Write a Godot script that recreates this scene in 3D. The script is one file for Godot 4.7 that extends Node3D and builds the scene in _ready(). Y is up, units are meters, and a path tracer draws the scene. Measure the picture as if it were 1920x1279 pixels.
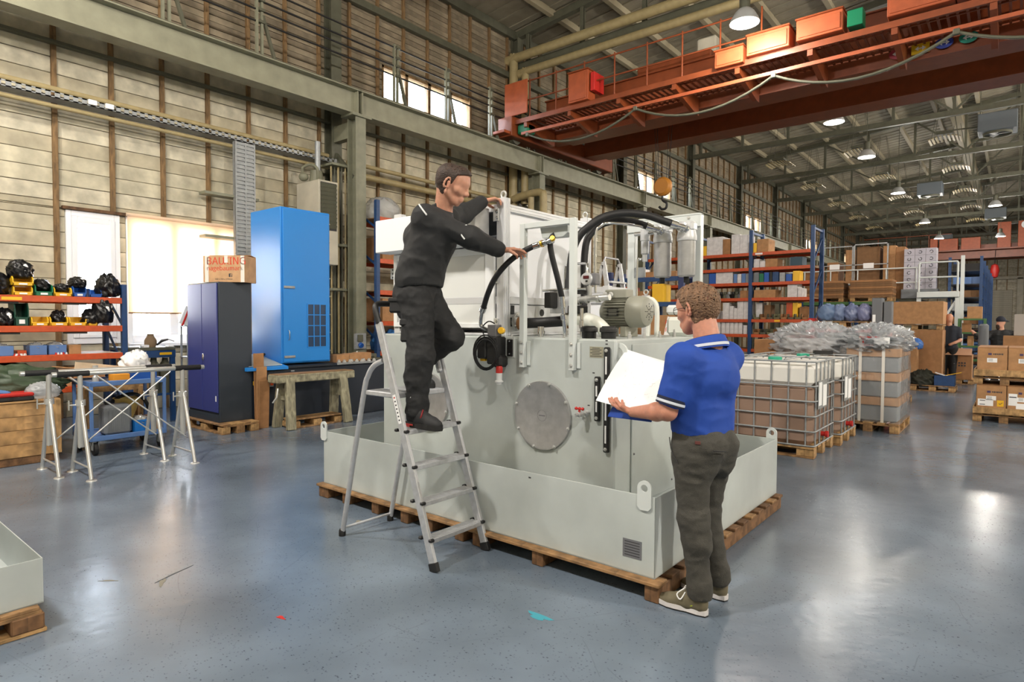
extends Node3D
# An engineering hall: two fitters work on a hydraulic power unit that stands in a drip tray.
# World: the hall runs along -Z, its left wall is at X = -12, Y is up, metres.

var M := {}
var box_cache := {}
var taken := {}
var rng := RandomNumberGenerator.new()
var V0 := Vector3.ZERO
var I := Basis.IDENTITY


class Geo:
	var v := PackedVector3Array()
	var n := PackedVector3Array()
	var u := PackedVector2Array()
	var t := PackedInt32Array()

	# a convex face given in either order; outward decides which side is the front
	func face(p: Array, outward: Vector3, uv: Array = []) -> void:
		var nn: Vector3 = (p[1] - p[0]).cross(p[2] - p[0])
		if nn.length_squared() < 1e-16 and p.size() > 3:
			nn = (p[2] - p[0]).cross(p[3] - p[0])
		if nn.length_squared() < 1e-16:
			return
		nn = nn.normalized()
		var flip := nn.dot(outward) < 0.0
		if flip:
			nn = -nn
		var b := v.size()
		for k in p.size():
			v.push_back(p[k])
			n.push_back(nn)
			u.push_back(uv[k] if uv.size() > k else Vector2(0, 0))
		for k in range(1, p.size() - 1):
			t.push_back(b)
			if flip:
				t.push_back(b + k)
				t.push_back(b + k + 1)
			else:
				t.push_back(b + k + 1)
				t.push_back(b + k)

	func box(c: Vector3, s: Vector3, basis := Basis.IDENTITY, bev := 0.0) -> void:
		var h := s * 0.5
		bev = minf(bev, minf(h.x, minf(h.y, h.z)) * 0.9)
		var k := h - Vector3.ONE * bev
		for a in 3:
			var b := (a + 1) % 3
			var d := (a + 2) % 3
			for sg in [-1.0, 1.0]:
				var pts := []
				for q in [[-1, -1], [1, -1], [1, 1], [-1, 1]]:
					var p := Vector3.ZERO
					p[a] = sg * h[a]
					p[b] = q[0] * k[b]
					p[d] = q[1] * k[d]
					pts.push_back(c + basis * p)
				var o := Vector3.ZERO
				o[a] = sg
				face(pts, basis * o, [Vector2(0, 1), Vector2(1, 1), Vector2(1, 0), Vector2(0, 0)])
				if bev > 0.0:
					for sb in [-1.0, 1.0]:
						var e := []
						for q in [[0, -1.0], [0, 1.0], [1, 1.0], [1, -1.0]]:
							var p := Vector3.ZERO
							p[a] = sg * (h[a] if q[0] == 0 else k[a])
							p[b] = sb * (k[b] if q[0] == 0 else h[b])
							p[d] = q[1] * k[d]
							e.push_back(c + basis * p)
						var oo := Vector3.ZERO
						oo[a] = sg
						oo[b] = sb
						face(e, basis * oo)
		if bev > 0.0:
			for sx in [-1.0, 1.0]:
				for sy in [-1.0, 1.0]:
					for sz in [-1.0, 1.0]:
						var w := Vector3(sx, sy, sz)
						face([c + basis * (w * Vector3(h.x, k.y, k.z)), c + basis * (w * Vector3(k.x, h.y, k.z)), c + basis * (w * Vector3(k.x, k.y, h.z))], basis * w)

	# axis-aligned box by its two corners
	func bb(a: Vector3, b: Vector3, bev := 0.0) -> void:
		box((a + b) * 0.5, (b - a).abs(), Basis.IDENTITY, bev)

	# a bar of rectangular section from a to b; up gives the direction of its height
	func bar(a: Vector3, b: Vector3, w: float, h: float, up := Vector3.UP, bev := 0.0) -> void:
		var z := (b - a).normalized()
		var x := up.cross(z)
		if x.length() < 0.01:
			x = Vector3.RIGHT.cross(z) if absf(z.x) < 0.9 else Vector3.BACK.cross(z)
		x = x.normalized()
		box((a + b) * 0.5, Vector3(w, h, a.distance_to(b)), Basis(x, z.cross(x), z), bev)

	func ring(c: Vector3, x: Vector3, y: Vector3, r: float, seg: int, q: float) -> int:
		var b := v.size()
		for k in seg + 1:
			var a := TAU * k / seg
			var d := x * cos(a) + y * sin(a)
			v.push_back(c + d * r)
			n.push_back(d)
			u.push_back(Vector2(float(k) / seg, q))
		return b

	func stitch(a: int, b: int, seg: int) -> void:
		for k in seg:
			t.append_array([a + k, b + k, a + k + 1, a + k + 1, b + k, b + k + 1])

	func disc(c: Vector3, nn: Vector3, x: Vector3, y: Vector3, r: float, seg: int) -> void:
		var p := []
		var q := []
		for k in seg:
			var a := TAU * k / seg
			p.push_back(c + (x * cos(a) + y * sin(a)) * r)
			q.push_back(Vector2(0.5 + 0.5 * cos(a), 0.5 - 0.5 * sin(a)))
		face(p, nn, q)

	# a round bar along a polyline; r is one radius or one per point
	func tube(p: Array, r, seg := 8, caps := true) -> void:
		var last := -1
		var x := Vector3.ZERO
		var y := Vector3.ZERO
		for k in p.size():
			var d: Vector3 = (p[mini(k + 1, p.size() - 1)] - p[maxi(k - 1, 0)]).normalized()
			if k == 0:
				x = d.cross(Vector3.UP if absf(d.y) < 0.9 else Vector3.RIGHT).normalized()
			else:
				x = (x - d * x.dot(d)).normalized()
			y = d.cross(x)
			var rr: float = r[k] if r is Array else r
			if k == 0 and caps:
				disc(p[0], -d, x, y, rr, seg)
			var cur := ring(p[k], x, y, rr, seg, k)
			if last >= 0:
				stitch(last, cur, seg)
			last = cur
			if k == p.size() - 1 and caps:
				disc(p[k], d, x, y, rr, seg)

	# a profile of [radius, height] pairs turned round the local Y axis
	func lathe(prof: Array, xf := Transform3D(), seg := 16) -> void:
		var m := prof.size()
		var seg_n := []
		var sgn := signf(lathe_area(prof))
		for k in m - 1:
			var dr: float = prof[k + 1][0] - prof[k][0]
			var dy: float = prof[k + 1][1] - prof[k][1]
			seg_n.push_back(Vector2(dy, -dr).normalized() * sgn)
		for k in m - 1:
			if is_equal_approx(prof[k][0], prof[k + 1][0]) and is_equal_approx(prof[k][1], prof[k + 1][1]):
				continue
			var na: Vector2 = seg_n[k]
			var nb: Vector2 = seg_n[k]
			if k > 0 and seg_n[k - 1].dot(na) > 0.8:
				na = (na + seg_n[k - 1]).normalized()
			if k < m - 2 and seg_n[k + 1].dot(nb) > 0.8:
				nb = (nb + seg_n[k + 1]).normalized()
			var b := v.size()
			for q in seg + 1:
				var a := TAU * q / seg
				var c := Vector3(cos(a), 0, sin(a))
				for e in [[prof[k], na], [prof[k + 1], nb]]:
					v.push_back(xf * (c * e[0][0] + Vector3(0, e[0][1], 0)))
					n.push_back((xf.basis * (c * e[1].x + Vector3(0, e[1].y, 0))).normalized())
					u.push_back(Vector2(float(q) / seg, e[0][1]))
			for q in seg:
				var o := b + q * 2
				if sgn < 0.0:
					t.append_array([o, o + 1, o + 2, o + 2, o + 1, o + 3])
				else:
					t.append_array([o, o + 2, o + 1, o + 2, o + 3, o + 1])

	# positive when the profile runs upwards on the outside
	func lathe_area(prof: Array) -> float:
		var p := [[0.0, prof[0][1]]]
		p.append_array(prof)
		p.push_back([0.0, prof[-1][1]])
		var s := 0.0
		for k in p.size():
			var a: Array = p[k]
			var b: Array = p[(k + 1) % p.size()]
			s += a[0] * b[1] - b[0] * a[1]
		return s if s != 0.0 else 1.0

	# a polygon in the local XY plane, given a thickness along local Z
	func prism(poly: PackedVector2Array, depth: float, xf := Transform3D()) -> void:
		var tr := Geometry2D.triangulate_polygon(poly)
		for s in [0.0, 1.0]:
			for k in range(0, tr.size(), 3):
				var p := []
				var uv := []
				for j in 3:
					var q := poly[tr[k + j]]
					p.push_back(xf * Vector3(q.x, q.y, depth * s))
					uv.push_back(q)
				face(p, xf.basis * Vector3(0, 0, 1.0 if s * depth > 0.0 or (s == 0.0 and depth < 0.0) else -1.0), uv)
		var cw := Geometry2D.is_polygon_clockwise(poly)
		for k in poly.size():
			var a := poly[k]
			var b := poly[(k + 1) % poly.size()]
			var o := Vector3(b.y - a.y, a.x - b.x, 0) * (-1.0 if cw else 1.0)
			face([xf * Vector3(a.x, a.y, 0), xf * Vector3(b.x, b.y, 0), xf * Vector3(b.x, b.y, depth), xf * Vector3(a.x, a.y, depth)], xf.basis * o)

	# an ellipsoid
	func ball(c: Vector3, r: Vector3, seg := 12, rings := 8, basis := Basis.IDENTITY) -> void:
		var b := v.size()
		for j in rings + 1:
			var ph := PI * j / rings
			for k in seg + 1:
				var a := TAU * k / seg
				var d := Vector3(sin(ph) * cos(a), cos(ph), sin(ph) * sin(a))
				v.push_back(c + basis * (d * r))
				n.push_back((basis * (d / r)).normalized())
				u.push_back(Vector2(float(k) / seg, float(j) / rings))
		for j in rings:
			for k in seg:
				var o := b + j * (seg + 1) + k
				var w := o + seg + 1
				t.append_array([o, w, o + 1, o + 1, w, w + 1])

	# a height sheet: rows of points, smooth
	func sheet(rows: Array, uvs := true) -> void:
		var b := v.size()
		var nr := rows.size()
		var nc: int = rows[0].size()
		for j in nr:
			for k in nc:
				v.push_back(rows[j][k])
				var dx: Vector3 = rows[j][mini(k + 1, nc - 1)] - rows[j][maxi(k - 1, 0)]
				var dz: Vector3 = rows[mini(j + 1, nr - 1)][k] - rows[maxi(j - 1, 0)][k]
				n.push_back(dz.cross(dx).normalized())
				u.push_back(Vector2(float(k) / (nc - 1), float(j) / (nr - 1)))
		for j in nr - 1:
			for k in nc - 1:
				var o := b + j * nc + k
				t.append_array([o, o + 1, o + nc, o + 1, o + nc + 1, o + nc])

	func mesh() -> ArrayMesh:
		var arr := []
		arr.resize(Mesh.ARRAY_MAX)
		arr[Mesh.ARRAY_VERTEX] = v
		arr[Mesh.ARRAY_NORMAL] = n
		arr[Mesh.ARRAY_TEX_UV] = u
		arr[Mesh.ARRAY_INDEX] = t
		var me := ArrayMesh.new()
		me.add_surface_from_arrays(Mesh.PRIMITIVE_TRIANGLES, arr)
		return me


# ---------- nodes ----------
func numbered(parent: Node, called: String) -> String:
	var key := "%d/%s" % [parent.get_instance_id(), called]
	var k: int = taken.get(key, -1) + 1
	taken[key] = k
	return called if k == 0 else "%s_%03d" % [called, k]


func part(parent: Node, called: String, mesh: Mesh, mat: Material, pos := Vector3.ZERO, basis := Basis.IDENTITY) -> MeshInstance3D:
	var o := MeshInstance3D.new()
	o.name = numbered(parent, called)
	o.mesh = mesh
	o.material_override = mat
	o.transform = Transform3D(basis, pos)
	parent.add_child(o, true)
	return o


func gp(parent: Node, called: String, g: Geo, mat: Material, pos := Vector3.ZERO, basis := Basis.IDENTITY) -> MeshInstance3D:
	return part(parent, called, g.mesh(), mat, pos, basis)


func tag(o: Node, label: String, category: String, group := "") -> Node:
	o.set_meta("label", label)
	o.set_meta("category", category)
	if group:
		o.set_meta("group", group)
	return o


func thing(called: String, label: String, category: String, pos := Vector3.ZERO, turn := 0.0, group := "") -> Node3D:
	var o := Node3D.new()
	o.name = numbered(self, called)
	add_child(o, true)
	o.position = pos
	o.rotation.y = turn
	tag(o, label, category, group)
	return o


func struct(called: String, mesh: Mesh, mat: Material, pos := Vector3.ZERO, basis := Basis.IDENTITY) -> MeshInstance3D:
	var o := part(self, called, mesh, mat, pos, basis)
	o.set_meta("kind", "structure")
	return o


func copy(src: Node3D, label: String, pos: Vector3, turn: float, called := "") -> Node3D:
	var o: Node3D = src.duplicate()
	if called == "":
		called = String(src.name)
		if called.length() > 4 and called[-4] == "_" and called.right(3).is_valid_int():
			called = called.left(-4)
	o.name = numbered(self, called)
	add_child(o, true)
	o.position = pos
	o.rotation.y = turn
	o.set_meta("label", label)
	return o


func bm(s: Vector3, bev := 0.0) -> Mesh:
	var key := "%.4f,%.4f,%.4f,%.4f" % [s.x, s.y, s.z, bev]
	if not box_cache.has(key):
		var g := Geo.new()
		g.box(V0, s, I, bev)
		box_cache[key] = g.mesh()
	return box_cache[key]


# a box part given by two opposite corners
func pb(parent: Node, called: String, a: Vector3, b: Vector3, mat: Material, bev := 0.0) -> MeshInstance3D:
	return part(parent, called, bm((b - a).abs(), bev), mat, (a + b) * 0.5)


func yb(deg: float) -> Basis:
	return Basis(Vector3.UP, deg_to_rad(deg))


func xb(deg: float) -> Basis:
	return Basis(Vector3.RIGHT, deg_to_rad(deg))


func zb(deg: float) -> Basis:
	return Basis(Vector3.BACK, deg_to_rad(deg))


# a lathe axis along d
func along(d: Vector3, at := Vector3.ZERO) -> Transform3D:
	var y := d.normalized()
	var x := y.cross(Vector3.UP if absf(y.y) < 0.9 else Vector3.RIGHT).normalized()
	return Transform3D(Basis(x, y, x.cross(y)), at)


func nth(k: int) -> String:
	var a := ["first", "second", "third", "fourth", "fifth", "sixth", "seventh", "eighth", "ninth", "tenth", "eleventh", "twelfth", "thirteenth", "fourteenth", "fifteenth", "sixteenth", "seventeenth", "eighteenth", "nineteenth", "twentieth"]
	if k < 20:
		return a[k]
	return ["twenty", "thirty"][k / 10 - 2] + "-" + a[k % 10 - 1] if k % 10 else ["", "", "", "thirtieth"][k / 10]


# points along a smooth curve through p
func spline(p: Array, per := 8) -> Array:
	var c := []
	for k in p.size() - 1:
		var p0: Vector3 = p[maxi(k - 1, 0)]
		var p3: Vector3 = p[mini(k + 2, p.size() - 1)]
		for j in per:
			c.push_back(p[k].cubic_interpolate(p[k + 1], p0, p3, float(j) / per))
	c.push_back(p[-1])
	return c


func text(parent: Node, words: String, size: float, mat: Material, pos: Vector3, basis: Basis, font := "Droid Sans", depth := 0.002, bold := 400) -> MeshInstance3D:
	var tm := TextMesh.new()
	var f := SystemFont.new()
	f.font_names = PackedStringArray([font])
	f.font_weight = bold
	tm.font = f
	tm.text = words
	tm.font_size = 64
	tm.pixel_size = size / 64.0
	tm.depth = depth
	tm.curve_step = 2.0
	return part(parent, "lettering", tm, mat, pos, basis)


# ---------- materials ----------
func noise(seed_: int, freq: float, lo: float, hi: float, size := 512, kind := 0, normal := false, bump := 4.0) -> NoiseTexture2D:
	var f := FastNoiseLite.new()
	f.seed = seed_
	f.frequency = freq
	f.noise_type = FastNoiseLite.TYPE_SIMPLEX_SMOOTH if kind == 0 else FastNoiseLite.TYPE_CELLULAR
	f.fractal_octaves = 5
	var tx := NoiseTexture2D.new()
	tx.noise = f
	tx.width = size
	tx.height = size
	tx.seamless = true
	if normal:
		tx.as_normal_map = true
		tx.bump_strength = bump
	else:
		var g := Gradient.new()
		g.set_color(0, Color(lo, lo, lo))
		g.set_color(1, Color(hi, hi, hi))
		tx.color_ramp = g
	return tx


# streaked picture: long grain along V
func grain(seed_: int, lo: float, hi: float, stretch: float, freq: float) -> ImageTexture:
	var f := FastNoiseLite.new()
	f.seed = seed_
	f.frequency = freq
	f.fractal_octaves = 4
	var im := Image.create(128, 512, false, Image.FORMAT_RGB8)
	for y in 512:
		for x in 128:
			var wob := f.get_noise_2d(x * 0.3, y * 0.02) * 14.0
			var q := clampf(0.5 + f.get_noise_3d(cos(TAU * x / 128.0) * 20.0 + wob, sin(TAU * x / 128.0) * 20.0, sin(TAU * y / 512.0) * stretch * 20.0) * 0.9, 0.0, 1.0)
			var g := lerpf(lo, hi, q)
			im.set_pixel(x, y, Color(g, g, g))
	return ImageTexture.create_from_image(im)


var TX := {}


func mat(key: String, c: Color, rough := 0.5, metal := 0.0, tex := "", scale := 1.0, nrm := "", nscale := 0.3, nuv := 0.0) -> StandardMaterial3D:
	var s := StandardMaterial3D.new()
	s.resource_name = key
	s.albedo_color = c
	s.roughness = rough
	s.metallic = metal
	if tex:
		s.albedo_texture = TX[tex]
	if nrm:
		s.normal_enabled = true
		s.normal_texture = TX[nrm]
		s.normal_scale = nscale
	if tex or nrm:
		s.uv1_triplanar = true
		s.uv1_scale = Vector3.ONE * scale
	M[key] = s
	return s


func C(r: int, g: int, b: int) -> Color:
	return Color8(r, g, b)


func materials() -> void:
	TX.blotch = noise(3, 0.008, 0.72, 1.0)
	TX.soft = noise(5, 0.01, 0.88, 1.0)
	TX.dirt = noise(8, 0.02, 0.45, 1.0)
	TX.bump = noise(11, 0.03, 0, 1, 512, 0, true, 3.0)
	TX.weave = noise(12, 0.2, 0, 1, 256, 0, true, 5.0)
	TX.crumple = noise(13, 0.012, 0, 1, 512, 1, true, 14.0)
	TX.grain = grain(4, 0.62, 1.0, 0.6, 0.05)
	TX.brush = grain(9, 0.8, 1.0, 0.05, 0.2)
	TX.rough = noise(21, 0.01, 0.25, 0.6)
	# the hall
	mat("board", C(212, 204, 178), 0.6, 0.0, "blotch", 0.5)
	mat("board2", C(202, 192, 165), 0.6, 0.0, "blotch", 0.4)
	mat("board3", C(220, 212, 188), 0.6, 0.0, "blotch", 0.6)
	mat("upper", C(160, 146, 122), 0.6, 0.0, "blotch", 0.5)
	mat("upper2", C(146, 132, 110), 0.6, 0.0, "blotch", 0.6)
	mat("stud", C(150, 118, 78), 0.75, 0.0, "grain", 1.0)
	mat("backing", C(120, 110, 92), 0.8)
	mat("steel", C(134, 134, 114), 0.5, 0.0, "soft", 0.7)
	mat("steel_dark", C(92, 92, 76), 0.55, 0.0, "soft", 0.7)
	mat("beam", C(146, 145, 124), 0.45, 0.0, "soft", 0.5)
	mat("roof", C(158, 150, 130), 0.7, 0.0, "soft", 0.4)
	mat("purlin", C(168, 158, 132), 0.6)
	mat("pipe", C(168, 152, 110), 0.45, 0.0, "soft", 1.0)
	mat("galv", C(160, 164, 166), 0.42, 0.3, "soft", 2.0)
	mat("crane", C(136, 66, 32), 0.42, 0.0, "soft", 0.6)
	mat("crane_panel", C(172, 84, 46), 0.5, 0.0, "soft", 0.8)
	mat("plaster", C(196, 190, 172), 0.8, 0.0, "soft", 0.3)
	mat("black", C(26, 26, 27), 0.5)
	mat("rubber", C(22, 22, 24), 0.62, 0.0, "", 1, "", 0)
	mat("white", C(232, 234, 234), 0.4)
	mat("pvc", C(238, 240, 244), 0.35)
	mat("red", C(190, 40, 34), 0.45)
	mat("yellow", C(238, 186, 36), 0.42)
	mat("green", C(0, 108, 72), 0.42)
	mat("blue_bin", C(28, 84, 168), 0.42)
	mat("blue_grey", C(88, 122, 176), 0.45)
	mat("rack_orange", C(204, 82, 34), 0.42, 0.0, "soft", 2.0)
	mat("rack_blue", C(26, 66, 116), 0.45, 0.0, "soft", 2.0)
	mat("wood", C(206, 164, 110), 0.7, 0.0, "grain", 1.6)
	mat("wood2", C(172, 132, 88), 0.7, 0.0, "grain", 1.4)
	mat("wood3", C(140, 102, 68), 0.75, 0.0, "grain", 1.8)
	mat("wood_dark", C(112, 80, 52), 0.75, 0.0, "grain", 1.5)
	mat("carton", C(184, 138, 94), 0.8, 0.0, "soft", 1.5)
	mat("carton2", C(168, 122, 80), 0.8, 0.0, "soft", 1.2)
	mat("carton_dark", C(132, 98, 66), 0.85, 0.0, "soft", 1.2)
	mat("carton_white", C(226, 222, 222), 0.7, 0.0, "soft", 1.5)
	mat("paper", C(240, 240, 240), 0.8)
	mat("print", C(60, 60, 64), 0.7)
	mat("tape", C(228, 224, 216), 0.35)
	# the machine
	mat("grey", C(196, 203, 201), 0.34, 0.0, "soft", 0.25)
	mat("grey_frame", C(206, 212, 211), 0.34)
	mat("panel", C(236, 238, 242), 0.4)
	mat("alu", C(214, 216, 220), 0.34, 0.35, "", 1)
	mat("alu_body", C(204, 206, 208), 0.42, 0.4)
	mat("chrome", C(222, 224, 226), 0.16, 1.0)
	mat("zinc", C(206, 207, 205), 0.3, 0.6)
	mat("brushed", C(182, 182, 182), 0.36, 0.5, "soft", 2.0)
	mat("ladder", C(206, 208, 212), 0.36, 0.45, "soft", 3.0)
	mat("motor", C(150, 150, 138), 0.42)
	mat("white_pipe", C(226, 228, 220), 0.3)
	mat("hose", C(24, 24, 26), 0.55, 0.0, "", 1, "weave", 0.15)
	M.hose.uv1_scale = Vector3.ONE * 12
	mat("brown", C(122, 84, 48), 0.5)
	mat("gold", C(214, 172, 60), 0.3, 0.8)
	mat("label_grey", C(128, 128, 132), 0.4, 0.4)
	mat("plate", C(176, 172, 152), 0.4, 0.4)
	mat("dark_glass", C(30, 26, 34), 0.15)
	mat("stone", C(112, 128, 132), 0.6)
	var gl := mat("glass", Color(1, 1, 1, 0.05), 0.05)
	gl.transparency = BaseMaterial3D.TRANSPARENCY_ALPHA
	var bl := mat("blind", C(250, 234, 214), 0.9)
	bl.backlight_enabled = true
	bl.backlight = Color(1.0, 0.92, 0.83)


func _ready() -> void:
	rng.seed = 7
	var cam := Camera3D.new()
	cam.name = "camera"
	cam.fov = 58.14
	var yaw := 0.686614831
	var pitch := -0.0328564396
	var roll := 0.00471294824
	var fwd := Vector3(-sin(yaw) * cos(pitch), sin(pitch), -cos(yaw) * cos(pitch))
	var right := Vector3(cos(yaw), 0, -sin(yaw))
	var up := right.cross(fwd)
	var rr := right * cos(roll) + up * sin(roll)
	cam.transform = Transform3D(Basis(rr, up * cos(roll) - right * sin(roll), -fwd), Vector3(0, 1.62, 0))
	cam.near = 0.05
	cam.far = 300.0
	add_child(cam)
	cam.current = true

	var env := Environment.new()
	env.tonemap_mode = Environment.TONE_MAPPER_LINEAR
	env.tonemap_exposure = 0.94
	env.background_mode = Environment.BG_SKY
	var sm := ProceduralSkyMaterial.new()
	sm.sky_top_color = Color(0.86, 0.92, 1.0)
	sm.sky_horizon_color = Color(1.0, 1.0, 1.0)
	sm.ground_bottom_color = Color(0.55, 0.55, 0.52)
	sm.ground_horizon_color = Color(0.95, 0.95, 0.95)
	sm.sun_angle_max = 0.0
	sm.energy_multiplier = 36.0
	var sky := Sky.new()
	sky.sky_material = sm
	env.sky = sky
	env.ambient_light_source = Environment.AMBIENT_SOURCE_SKY
	env.sdfgi_enabled = true
	env.ssao_enabled = true
	env.ssil_enabled = true
	var we := WorldEnvironment.new()
	we.name = "world"
	we.environment = env
	add_child(we)

	materials()
	hall()
	lamps()
	crane()
	machine()
	left_side()
	right_side()
	people()


# ---------- the hall ----------
const ZN := 8.0
const ZF := -79.4
const BAY := 6.48
const Z0 := -8.14


func roof_y(x: float) -> float:
	return 10.3 + 0.1 * (12.0 - absf(x))


func hall() -> void:
	floor_()
	wall_left()
	roof()
	# the other walls; the camera sees the far one
	var wb := struct("wall_back", bm(Vector3(24.4, 12.4, 0.3)), M.plaster, Vector3(0, 6, ZN + 0.15))
	wb.set_meta("label", "hall wall behind the camera")
	struct("wall_right", bm(Vector3(0.3, 12.4, ZN - ZF + 0.6)), M.board, Vector3(12.15, 6, (ZN + ZF) / 2))
	var wf := struct("wall_far", bm(Vector3(24.4, 12.4, 0.3)), M.backing, Vector3(0, 6, ZF - 0.25))
	# cladding of the far wall, behind the roller door
	for k in 42:
		var y := 0.125 + k * 0.25
		var m: Material = [M.board, M.board2, M.board3][(k * 7) % 3]
		part(wf, "board", bm(Vector3(24.0, 0.243, 0.04)), m, Vector3(0, y - 6.0, 0.17))
	for k in 29:
		part(wf, "stud", bm(Vector3(0.07, 11.6, 0.06)), M.stud, Vector3(-11.4 + k * 0.82, 0, 0.22))
	far_gate()
	trusses()
	rail_beam()
	wall_services()


func floor_() -> void:
	var f := StandardMaterial3D.new()
	f.resource_name = "floor paint"
	f.albedo_color = C(118, 132, 148)
	var n1 := noise(31, 0.004, 0.74, 1.0, 1024)
	f.albedo_texture = n1
	f.uv1_triplanar = true
	f.uv1_world_triplanar = true
	f.uv1_scale = Vector3.ONE * 0.16
	f.roughness = 1.0
	f.roughness_texture = noise(33, 0.012, 0.2, 0.262, 1024)
	f.roughness_texture_channel = BaseMaterial3D.TEXTURE_CHANNEL_RED
	f.metallic_specular = 0.45
	f.normal_enabled = true
	f.normal_texture = noise(35, 0.05, 0, 1, 1024, 0, true, 1.2)
	f.normal_scale = 0.12
	# speckle of the epoxy
	var im := Image.create(1024, 1024, false, Image.FORMAT_RGB8)
	im.fill(Color(1, 1, 1))
	for k in 9000:
		var g := rng.randf_range(0.62, 0.92)
		var x := rng.randi_range(0, 1020)
		var y := rng.randi_range(0, 1020)
		im.fill_rect(Rect2i(x, y, rng.randi_range(1, 3), rng.randi_range(1, 2)), Color(g, g, g * 1.02))
	for k in 70:
		var p := Vector2(rng.randf_range(0, 1024), rng.randf_range(0, 1024))
		var d := Vector2.from_angle(rng.randf() * TAU)
		var g2 := rng.randf_range(0.84, 0.94)
		for j in rng.randi_range(20, 130):
			p += d
			d = d.rotated(rng.randf_range(-0.03, 0.03))
			im.set_pixel(posmod(int(p.x), 1024), posmod(int(p.y), 1024), Color(g2, g2, g2))
	f.detail_enabled = true
	f.detail_albedo = ImageTexture.create_from_image(im)
	f.detail_blend_mode = BaseMaterial3D.BLEND_MODE_MUL
	f.detail_uv_layer = BaseMaterial3D.DETAIL_UV_2
	f.uv2_triplanar = true
	f.uv2_world_triplanar = true
	f.uv2_scale = Vector3.ONE * 0.31
	M.floor = f
	var fl := struct("floor", bm(Vector3(24.6, 0.3, ZN - ZF + 0.8)), f, Vector3(0, -0.15, (ZN + ZF) / 2))
	fl.set_meta("label", "blue-grey painted workshop floor with scuffs")
	mat("teal", C(60, 150, 168), 0.4)
	mat("scuff", C(70, 76, 82), 0.6)
	mat("bare", C(128, 124, 112), 0.7)
	# spilt paint and worn marks, each a thin film with its own outline
	var spots := [[-1.98, -2.66, 0.07, 0.03, "teal", 0], [-0.37, -3.1, 0.11, 0.06, "teal", 1], [-2.05, -1.78, 0.02, 0.012, "scuff", 2], [-4.1, -1.62, 0.14, 0.006, "scuff", 3],
		[-4.02, -1.52, 0.06, 0.015, "bare", 4], [-3.05, -1.75, 0.03, 0.012, "red", 5], [-4.3, -1.32, 0.05, 0.008, "bare", 6], [-2.2, -1.34, 0.06, 0.02, "scuff", 7], [-4.05, -3.0, 0.035, 0.02, "bare", 8]]
	for s in spots:
		var poly := PackedVector2Array()
		for k in 14:
			var a := TAU * k / 14
			var w := 1.0 + 0.3 * sin(a * 3 + s[5]) + 0.15 * sin(a * 5 + s[5] * 2.0)
			poly.push_back(Vector2(cos(a) * s[2] * w, sin(a) * s[3] * w))
		var g := Geo.new()
		g.prism(poly, 0.0015, Transform3D(Basis(Vector3.RIGHT, -PI / 2), V0))
		gp(fl, "paint_spot", g, M[s[4]], Vector3(s[0], 0.15, s[1] - (ZN + ZF) / 2), yb(s[5] * 37.0))


# openings of the left wall: [z near, z far, y low, y high]
func openings() -> Array:
	var o := [[-3.15, -3.93, 1.2, 3.4], [-4.03, -6.05, 1.2, 3.42]]
	for k in 5:
		var z := -9.62 - 12.96 * k
		o.push_back([z, z - 3.1, 6.98, 7.8])
	return o


func cut(z1: float, z2: float, y1: float, y2: float) -> Array:
	var spans := [[z1, z2]]
	for w in openings():
		if y2 <= w[2] + 0.001 or y1 >= w[3] - 0.001:
			continue
		var nx := []
		for s in spans:
			if w[1] >= s[0] or w[0] <= s[1]:
				nx.push_back(s)
				continue
			if s[0] > w[0] + 0.01:
				nx.push_back([s[0], w[0]])
			if s[1] < w[1] - 0.01:
				nx.push_back([w[1], s[1]])
		spans = nx
	return spans


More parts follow.
